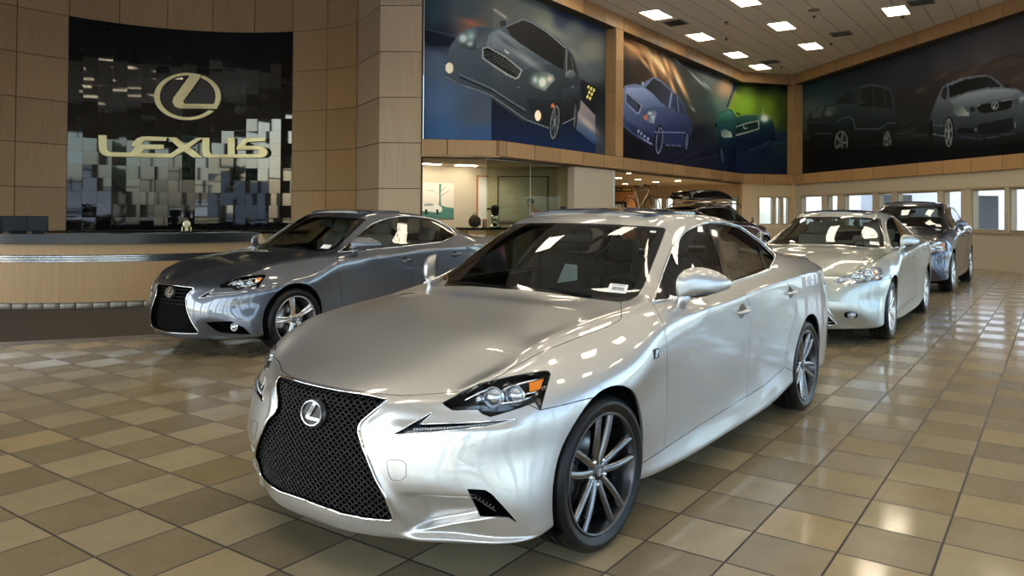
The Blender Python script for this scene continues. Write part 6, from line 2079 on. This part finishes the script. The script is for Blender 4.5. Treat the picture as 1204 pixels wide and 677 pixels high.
for px, py, lab in ((794, 26.6, 'dark ceiling air vent nearest the grey sedan mural'), (989, 39.5, 'dark ceiling air vent in the middle of the ceiling, right of two lights'), (906, 72.5, 'dark ceiling air vent near the far corner of the ceiling'), (1083, 2, 'dark ceiling air vent at the top edge of the view')):
    p = atz(px, py, ZC)
    o = vent() if v0 is None else copy_tree(v0)
    if v0 is None: v0 = o
    o.location = (p.x, p.y, ZC - .004); tag(o, lab, 'air vent', 'ceiling air vents')
s0_ = None
for px, py in ((886, 6), (854, 45), (957, 19), (919, 78), (977, 51), (854, 26), (1061, 19)):
    p = atz(px, py, ZC)
    if s0_ is None:
        b = bmesh.new(); lathe(b, [(.06, 0), (.055, -.012), (.02, -.015), (.015, -.05), (.035, -.055), (.035, -.06), (.001, -.062)], 16, 'Z')
        s0_ = mesh_obj('sprinkler_head', b, mat('sprinkler_dark', (.08, .075, .07), .4, .5)); o = s0_
    else: o = s0_.copy(); COL.objects.link(o)
    o.location = (p.x, p.y, ZC - .002); tag(o, 'small dark sprinkler head dotted on the tiled ceiling', 'sprinkler', 'sprinkler heads')
p = atz(957, 11.6, ZC); b = bmesh.new(); lathe(b, [(.16, 0), (.155, -.012), (.12, -.016), (.001, -.012)], 28, 'Z')
o = mesh_obj('ceiling_speaker', b, mat('speaker_grey', (.25, .24, .22), .6)); o.location = (p.x, p.y, ZC - .002); tag(o, 'round grey speaker set flush in the tiled ceiling', 'speaker')
# ================================================================ the cars
def pose_of(x, y, head): return Matrix.Translation((x, y, 0)) @ Matrix.Rotation(math.radians(head + 90), 4, 'Z')
FAST_HERO = globals().get('HERO_LEVEL', 4)
P1 = car_mats('silver', (.54, .535, .52), (.36, .36, .365))
make_car(HERO_POSE, 'light silver sport sedan in the foreground with black mesh grille and dark twin-spoke wheels', 'car', P1,
         dict(front='sport', level=FAST_HERO, tyre=(.318, .249, .225), track=(.882, .895), rim='twin', extras=hero_extras, steer=-3, phase=-.10), 'sports_sedan')
P2 = car_mats('graphite', (.105, .118, .150), (.06, .068, .085), seat=(.30, .29, .26), rim=(.45, .45, .46), rimf=(.72, .72, .73), glass=(.45, .48, .46))
make_car(pose_of(-5.712, 1.537, -89.36), 'dark grey sedan with bright five-spoke wheels in front of the reception desk', 'car', P2,
         dict(front='base', level=4, tyre=(.318, .238, .225), track=(.885, .895), rim='five', extras=base_extras, steer=0, phase=.2), 'sedan')
def pl(x, T):
    if x <= T[0][0]: return T[0][1] + (x - T[0][0])
    for (a, b), (c, d) in zip(T, T[1:]):
        if x <= c: return b + (d - b) * (x - a) / (c - a)
    return T[-1][1] + (x - T[-1][0])
def warp_es(p):
    y = pl(p.y, [(-.81, -.95), (0, 0), (2.8, 2.82), (3.86, 3.98)]); z = pl(p.z, [(0, 0), (.5, .50), (.7, .745), (1.0, 1.04), (1.42, 1.455)])
    return V((p.x * 1.0, y, z))
def warp_rx(p):
    z = pl(p.z, [(0, .04), (.2, .25), (.687, .795), (.80, .97), (1.0, 1.19), (1.42, 1.68)])
    y = pl(p.y, [(-.81, -.92), (0, 0), (2.8, 2.74), (3.86, 3.82)])
    y += .78 * sst(p.y, 1.6, 2.45) * sst(p.z, 1.03, 1.30)
    return V((p.x * 1.035, y, z))
P3 = car_mats('pale_green_silver', (.44, .47, .44), (.33, .36, .34), seat=(.38, .36, .31), trim=(.10, .095, .085), rim=(.5, .5, .5), rimf=(.75, .75, .76), glass=(.55, .60, .56))
make_car(pose_of(-.97, 5.94, -89.52), 'pale silver green sedan parked behind the foreground car, amber in its headlamps', 'car', P3,
         dict(front='es', level=3, tyre=(.33, .232, .215), track=(.885, .885), rim='multi', extras=es_extras, warp=warp_es, wb=2.82), 'sedan')
P4 = car_mats('midnight_blue', (.035, .045, .075), (.02, .026, .045), rim=(.5, .5, .5), rimf=(.75, .75, .76), glass=(.30, .33, .31))
make_car(pose_of(-1.06, 12.384, -91.02), 'dark blue crossover parked last in the line near the windowed wall', 'car', P4,
         dict(front='rx', level=3, tyre=(.365, .25, .235), track=(.935, .935), rim='five', extras=rx_extras, warp=warp_rx, wb=2.74), 'crossover')
P5 = car_mats('maroon', (.09, .008, .010), (.04, .003, .004), rim=(.5, .5, .5), rimf=(.7, .7, .7), glass=(.22, .24, .23))
mar = make_car(pose_of(-6.85, 19.5, 80), 'maroon crossover with a black roof box standing under the band by the low hall', 'car', P5,
         dict(front='rx', level=3, tyre=(.365, .25, .235), track=(.935, .935), rim='five', extras=rx_extras, warp=warp_rx, wb=2.74), 'crossover')
P6 = car_mats('white', (.75, .76, .77), (.62, .63, .64), rim=(.5, .5, .5), rimf=(.7, .7, .7))
wc = make_car(Matrix.Translation((.2, 29.0, -.46)) @ Matrix.Rotation(math.radians(-62), 4, 'Z'), 'white sedan parked outside, seen through the right windows', 'car', P6,
         dict(front='es', level=2, tyre=(.33, .232, .215), track=(.885, .885), rim='multi', extras=lambda *a: None, warp=warp_es, wb=2.82), 'sedan')

# ---- roof box and rails on the maroon car
def car_pt(o, x, y, z): return o.matrix_world @ V((x, y, z))
bpy.context.view_layer.update()
Mw = mar.matrix_world
b = bmesh.new()
prof = [(-1.05, .02), (-1.06, .14), (-1.0, .24), (-.5, .30), (.1, .33), (.6, .31), (.95, .22), (1.12, .09), (1.15, .03), (1.0, .0), (-.95, .0)]
rings = []
for s, k in ((-1, .0), (-.96, .55), (-.86, .82), (-.6, .96), (0, 1), (.6, .96), (.86, .82), (.96, .55), (1, .0)):
    rings.append([b.verts.new((s * .40, -y_ * (.97 + .03 * k), .06 + (z_ - .06) * k if z_ > .06 else .06 - (.06 - z_) * max(k, .5))) for y_, z_ in prof])
for A, B in zip(rings, rings[1:]):
    for i in range(len(prof)): b.faces.new((A[i], A[(i + 1) % len(prof)], B[(i + 1) % len(prof)], B[i]))
b.faces.new(rings[0][::-1]); b.faces.new(rings[-1]); fix(b)
rb = empty('roof_box', (0, 0, 0), 0, 'glossy black roof box on the maroon crossover', 'roof box')
rb.matrix_world = Mw @ Matrix.Translation((0, 2.05, 1.80))
mesh_obj('box_shell', b, P1['gloss_black'], rb, angle=.8)
b = bmesh.new(); box(b, (.398, -.55, .17), (.01, .16, .10)); mesh_obj('white_label', b, P1['paper'], rb, smooth=False)
b = bmesh.new()
for y_ in (-.5, .45): tube(b, [(-.60, y_, -.055), (.60, y_, -.055)], .018, 8); tube(b, [(-.60, y_, -.055), (-.62, y_, -.14)], .02, 6); tube(b, [(.60, y_, -.055), (.62, y_, -.14)], .02, 6)
mesh_obj('crossbars', b, P1['chrome'], rb)
for s in (1, -1):
    b = bmesh.new(); tube(b, cr_spline([(s * .60, .85, 1.60), (s * .62, 1.0, 1.70), (s * .62, 1.8, 1.72), (s * .62, 2.6, 1.69), (s * .60, 2.8, 1.62)], 4), .018, 8)
    mesh_obj('roof_rail', b, P1['gloss_black'], mar)

# ---- bicycle on a display pole
p = atd(753, 24.2, 0)
wy = CF.copy(); wy.z = 0; wy.normalize()
bk = empty('bicycle', (p.x, p.y, 1.62), math.radians(-18), 'white framed bicycle raised above the cars before the orange wall', 'bicycle')
WB_, RB_ = .52, .335
for s, nm in ((-1, 'rear'), (1, 'front')):
    b = bmesh.new()
    tube(b, [(s * WB_, RB_ * math.cos(t), RB_ * math.sin(t)) if False else (s * WB_ + RB_ * math.cos(t), 0, RB_ * math.sin(t)) for t in [2 * PI * k / 36 for k in range(36)]], .016, 8, closed=True)
    w_ = mesh_obj('wheel_tire', b, BLK, bk)
    b = bmesh.new()
    for k in range(16):
        t = 2 * PI * k / 16; tube(b, [(s * WB_ + .02 * math.cos(t + 1), .02 * (-1) ** k, .02 * math.sin(t + 1)), (s * WB_ + .32 * math.cos(t), 0, .32 * math.sin(t))], .0018, 4, cap=False)
    tube(b, [(s * WB_, -.05, 0), (s * WB_, .05, 0)], .018, 8); mesh_obj('spokes', b, CH, w_)
b = bmesh.new()
bb_, st_, hd, hd2 = V((-.06, 0, -.03)), V((-.22, 0, .50)), V((.36, 0, .46)), V((.33, 0, .56))
for A, B, r in ((bb_, st_, .018), (bb_, hd, .022), (st_ * 1.0, hd2, .018), (hd, hd2, .022), (bb_, V((-WB_, 0, 0)), .011), (st_, V((-WB_, 0, 0)), .010)): tube(b, [A, B], r, 8)
mesh_obj('bike_frame', b, mat('white_enamel', (.80, .76, .68), .25, coat=.5), bk)
b = bmesh.new(); tube(b, [hd, V((.40, 0, .32)), V((WB_, 0, 0))], .016, 8); mesh_obj('fork', b, BLK, bk)
b = bmesh.new(); tube(b, [hd2, V((.34, 0, .64)), V((.38, 0, .66))], .014, 8); tube(b, cr_spline([(.46, -.24, .60), (.44, -.25, .67), (.38, -.22, .69), (.37, 0, .67), (.38, .22, .69), (.44, .25, .67), (.46, .24, .60)], 4), .014, 8); mesh_obj('handlebar', b, BLK, bk)
b = bmesh.new(); tube(b, [st_, V((-.25, 0, .64))], .013, 8); rbox(b, (-.24, 0, .66), (.26, .13, .04), .018); mesh_obj('saddle', b, BLK, bk)
b = bmesh.new(); lathe(b, [(.07, -.004), (.09, -.004), (.09, .004), (.07, .004)], 24, 'Y', center=bb_ + V((0, .045, 0))); tube(b, [bb_ + V((0, -.06, 0)), bb_ + V((.10, -.07, -.12))], .01, 6); tube(b, [bb_ + V((0, .06, 0)), bb_ + V((-.10, .07, .12))], .01, 6); box(b, bb_ + V((.10, -.10, -.13)), (.09, .06, .02)); box(b, bb_ + V((-.10, .10, .13)), (.09, .06, .02)); mesh_obj('crank_and_pedals', b, BLK, bk)
b = bmesh.new(); tube(b, [(p.x, p.y, .02), (p.x, p.y, 1.42)], .03, 10); lathe(b, [(.001, 0), (.38, 0), (.38, .02), (.05, .05)], 28, 'Z', center=(p.x, p.y, 0))
box(b, (p.x, p.y, 1.42), (.16, .16, .04)); o = mesh_obj('display_stand', b, BLK, None, angle=.6); tag(o, 'black display pole that holds up the white bicycle', 'display stand')

# ---- the man behind the tinted glass
def skin_body(name, verts, edges, radii, m, parent, sub=2):
    me = bpy.data.meshes.new(name); me.from_pydata([tuple(v) for v in verts], edges, [])
    o = bpy.data.objects.new(name, me); COL.objects.link(o)
    md = o.modifiers.new('k', 'SKIN'); 
    for i, r in enumerate(radii):
        r = r if isinstance(r, tuple) else (r, r)
        me.skin_vertices[0].data[i].radius = r
    me.skin_vertices[0].data[0].use_root = True
    md.use_smooth_shade = True
    s2 = o.modifiers.new('s', 'SUBSURF'); s2.levels = sub; s2.render_levels = sub
    bpy.context.view_layer.update()
    dg = bpy.context.evaluated_depsgraph_get()
    m2 = bpy.data.meshes.new_from_object(o.evaluated_get(dg))
    o.modifiers.clear(); o.data = m2
    for pg in m2.polygons: pg.use_smooth = True
    m2.materials.clear(); m2.materials.append(m)
    o.parent = parent
    return o
SKIN = mat('skin', (.42, .25, .17), .55); RED = mat('red_jacket', (.30, .012, .018), .8); TRS = mat('dark_trousers', (.03, .03, .04), .8); HAIR = mat('dark_hair', (.018, .014, .012), .6)
p = atd(633, 18.4, 0)
fd = -CR.copy(); fd.z = 0; fd.normalize()       # he looks to the left of the picture
man = empty('person', (p.x, p.y, 0), math.atan2(fd.y, fd.x), 'man with short dark hair and red jacket leaning forward behind tinted glass', 'person')
# x forward, y left, z up; bends a little at the waist
vs = [(-.08, 0, .92), (-.02, 0, 1.08), (.03, 0, 1.24), (.06, 0, 1.38), (.10, 0, 1.45), (.13, 0, 1.52), (.15, 0, 1.57),
      (-.06, .10, .88), (-.02, .11, .48), (-.05, .11, .10), (.07, .11, .05), (-.06, -.10, .88), (-.04, -.11, .48), (-.09, -.11, .10), (.03, -.11, .05),
      (.05, .19, 1.36), (.10, .24, 1.10), (.30, .20, 1.04), (.36, .19, 1.03), (.05, -.19, 1.36), (.10, -.24, 1.10), (.30, -.20, 1.04), (.36, -.19, 1.03)]
ed = [(0, 1), (1, 2), (2, 3), (3, 4), (4, 5), (5, 6), (0, 7), (7, 8), (8, 9), (9, 10), (0, 11), (11, 12), (12, 13), (13, 14), (3, 15), (15, 16), (16, 17), (17, 18), (3, 19), (19, 20), (20, 21), (21, 22)]
rd = [(.14, .11), (.14, .10), (.15, .11), (.14, .10), .06, .052, .05, .085, .058, .042, .035, .085, .058, .042, .035, .062, .046, .034, .028, .062, .046, .034, .028]
body = skin_body('body', vs, ed, rd, SKIN, man)
jk = skin_body('jacket', [vs[i] for i in (0, 1, 2, 3, 4, 15, 16, 17, 19, 20, 21)], [(0, 1), (1, 2), (2, 3), (3, 4), (3, 5), (5, 6), (6, 7), (3, 8), (8, 9), (9, 10)], [(.165, .13), (.165, .125), (.175, .13), (.165, .12), .075, .082, .066, .052, .082, .066, .052], RED, man)
tr = skin_body('trousers', [vs[i] for i in (0, 7, 8, 9, 11, 12, 13)], [(0, 1), (1, 2), (2, 3), (0, 4), (4, 5), (5, 6)], [(.155, .12), .10, .075, .065, .10, .075, .065], TRS, man)
b = bmesh.new(); bmesh.ops.create_uvsphere(b, u_segments=24, v_segments=18, radius=1)
hc = V((.19, 0, 1.635))
for v in b.verts:
    x, y, z = v.co
    X = x * .100 + (.012 if x > 0 and z < .1 else 0); Y = y * .078 * (1 - .18 * max(0, -z)); Z = z * .120
    if x > .86 and abs(y) < .3: X += .024 * math.exp(-((z + .18) / .16) ** 2) * (1 - abs(y) / .3)   # nose
    if x > .5 and z < -.55: X += .012                                                                # chin
    if x > .6 and abs(z - .12) < .12 and .15 < abs(y) < .6: X -= .006                                # eye hollows
    v.co = hc + Matrix.Rotation(.35, 3, 'Y') @ V((X, Y, Z))
mesh_obj('head', b, SKIN, body)
b = bmesh.new()
for s in (-1, 1):
    bmesh.ops.create_uvsphere(b, u_segments=10, v_segments=8, radius=1, matrix=Matrix.Translation(hc + V((-.005, s * .078, -.005))) @ Matrix.Diagonal((.018, .008, .030, 1)))
mesh_obj('ears', b, SKIN, body)
b = bmesh.new(); bmesh.ops.create_uvsphere(b, u_segments=24, v_segments=16, radius=1)
bmesh.ops.delete(b, geom=[v for v in b.verts if v.co.z < -.25 - .0 or (v.co.x > .45 and v.co.z < .55) or (v.co.x > .05 and v.co.z < .05)], context='VERTS')
for v in b.verts: v.co = hc + Matrix.Rotation(.35, 3, 'Y') @ V((v.co.x * .107 - .004, v.co.y * .084, v.co.z * .128 + .003))
mesh_obj('hair', b, HAIR, man)
b = bmesh.new()
for s in (-1, 1):
    h0 = V((.37, s * .19, 1.03))
    rbox(b, h0 + V((.045, 0, 0)), (.09, .075, .028), .012)
    for k in range(4): tube(b, [h0 + V((.085, s * (.03 - .02 * k), 0)), h0 + V((.125 + .01 * (k in (1, 2)), s * (.032 - .021 * k), -.006)), h0 + V((.15 + .012 * (k in (1, 2)), s * (.033 - .022 * k), -.022))], [.0095, .009, .007], 6)
    tube(b, [h0 + V((.02, -s * .035, 0)), h0 + V((.06, -s * .060, -.004)), h0 + V((.09, -s * .064, -.014))], [.012, .010, .008], 6)
mesh_obj('hands', b, SKIN, body)
b = bmesh.new()
for q in ((-.01, .11), (-.05, -.11)): rbox(b, (q[0] + .04, q[1], .045), (.27, .10, .09), .03)
mesh_obj('shoes', b, BLK, man)

# ================================================================ outside
b = bmesh.new(); b.faces.new([b.verts.new(p) for p in ((-90, -90, -.47), (90, -90, -.47), (90, 110, -.47), (-90, 110, -.47))])
struct('ground_outside', b, noisy('pale_concrete', (.72, .71, .69), .85, 2, .05))
def building(x, y, w, d, h, rz, col, lab):
    e = empty('building', (x, y, -.47), rz, lab, 'building')
    b = bmesh.new(); box(b, (0, 0, h / 2), (w, d, h)); mesh_obj('walls', b, noisy('render_%d' % int(x), col, .8, 2, .05), e, smooth=False)
    b = bmesh.new(); box(b, (0, 0, h + .15), (w + .4, d + .4, .3)); mesh_obj('parapet', b, mat('parapet', (.35, .34, .33), .7), e, smooth=False)
    k = 0; xx = -w / 2 + 1.5
    while xx < w / 2 - 1.5:
        b = bmesh.new(); box(b, (xx, -d / 2 - .02, 1.5), (1.8, .06, 2.6)); box(b, (xx, d / 2 + .02, 1.5), (1.8, .06, 2.6)); mesh_obj('opening', b, mat('opening_dark', (.03, .033, .036), .2), e, smooth=False)
        xx += 4.2
    return e
building(1.5, 44, 26, 8, 7, math.radians(40), (.60, .61, .63), 'pale grey building far beyond the right windows')
building(62, 2, 8, 40, 5, math.radians(4), (.40, .42, .45), 'low pale building across the lot to the east')
building(6, -75, 40, 8, 5, math.radians(8), (.38, .37, .36), 'low building with dark openings across the lot behind the camera')
BARK = mat('bark', (.08, .055, .035), .9); LEAF = noisy('leaves', (.06, .10, .035), .8, 8, .4)
def tree(x, y, h, lab, sd):
    random.seed(sd)
    e = empty('tree', (x, y, -.47), 0, lab, 'tree', 'trees around the parking lot')
    b = bmesh.new(); tube(b, [(0, 0, 0), (.1, 0, h * .3), (0, .1, h * .6)], [.18, .14, .08], 8)
    for k in range(4):
        a = k * 1.6; tube(b, [(0.05, .03, h * (.3 + .06 * k)), (math.cos(a) * h * .16, math.sin(a) * h * .16, h * .6)], [.08, .03], 6)
    mesh_obj('trunk', b, BARK, e)
    b = bmesh.new()
    for k in range(240):
        a, c, r = random.uniform(0, 2 * PI), random.uniform(-1, 1), random.random() ** .4
        s = math.sqrt(1 - c * c); q = V((math.cos(a) * s * h * .30 * r, math.sin(a) * s * h * .30 * r, h * .68 + c * h * .28 * r))
        M = Matrix.Translation(q) @ Matrix.Rotation(random.uniform(0, 6), 4, V((random.random(), random.random(), random.random() + .1)).normalized()) @ Matrix.Scale(h * random.uniform(.05, .09), 4)
        vs_ = [b.verts.new(M @ V(c_)) for c_ in ((-1, -.5, 0), (1, -.6, .1), (.8, .6, -.1), (-.7, .7, .1))]
        b.faces.new(vs_)
    mesh_obj('crown', b, LEAF, e, smooth=False)
for i, (x, y, h, l) in enumerate(((-17, 44, 6, 'young tree far beyond the windows in the far corner'), (12, 33, 7, 'tree beyond the right end of the windowed wall'), (27, 14, 7, 'tree in the lot to the east of the showroom, near the building'), (25, -8, 6, 'smaller tree in the lot to the southeast'), (16, -30, 8, 'tall tree in the lot behind the camera'), (-6, -34, 7, 'tree in the lot behind the camera, toward the west'))):
    tree(x, y, h, l, i)
lc = copy_tree(wc)
for i, (x, y, a, l) in enumerate(((19, 4, 10, 'white sedan parked in the east lot, outside the glass'), (18, -12, 30, 'white sedan parked in the southeast lot, outside the glass'))):
    o = lc if i == 0 else copy_tree(wc)
    o.location = (x, y, -.46); o.rotation_euler.z = math.radians(a); o['label'] = l

# ================================================================ light, sky, camera
w = bpy.data.worlds.new('sky'); SCN.world = w; w.use_nodes = True
N = w.node_tree.nodes; L = w.node_tree.links
sk = N.new('ShaderNodeTexSky'); sk.sky_type = 'NISHITA'; sk.sun_disc = False; sk.sun_elevation = math.radians(48); sk.sun_rotation = math.radians(200); sk.air_density = 1.0; sk.dust_density = 2.5; sk.ozone_density = 1.0
L.new(sk.outputs[0], N['Background'].inputs[0]); N['Background'].inputs[1].default_value = 1.15
cam = bpy.data.cameras.new('camera'); co = bpy.data.objects.new('camera', cam); COL.objects.link(co); SCN.camera = co
cam.sensor_width = 36; cam.lens = FPX / 1204 * 36; cam.shift_x = (602 - CX) / 1204; cam.shift_y = -(338.5 - CY) / 1204
cam.clip_start = .05; cam.clip_end = 500
co.matrix_world = Matrix.Translation(CAM) @ Matrix((CR, CU, -CF)).transposed().to_4x4()
SCN.view_settings.view_transform = 'Standard'; SCN.view_settings.look = 'None'; SCN.view_settings.gamma = 1; SCN.view_settings.use_curve_mapping = False
SCN.view_settings.exposure = -.05
c = SCN.cycles
c.use_denoising = True; c.max_bounces = 10; c.diffuse_bounces = 4; c.glossy_bounces = 5; c.transmission_bounces = 8; c.transparent_max_bounces = 16
c.caustics_reflective = False; c.caustics_refractive = False; c.sample_clamp_indirect = 6; c.blur_glossy = .5
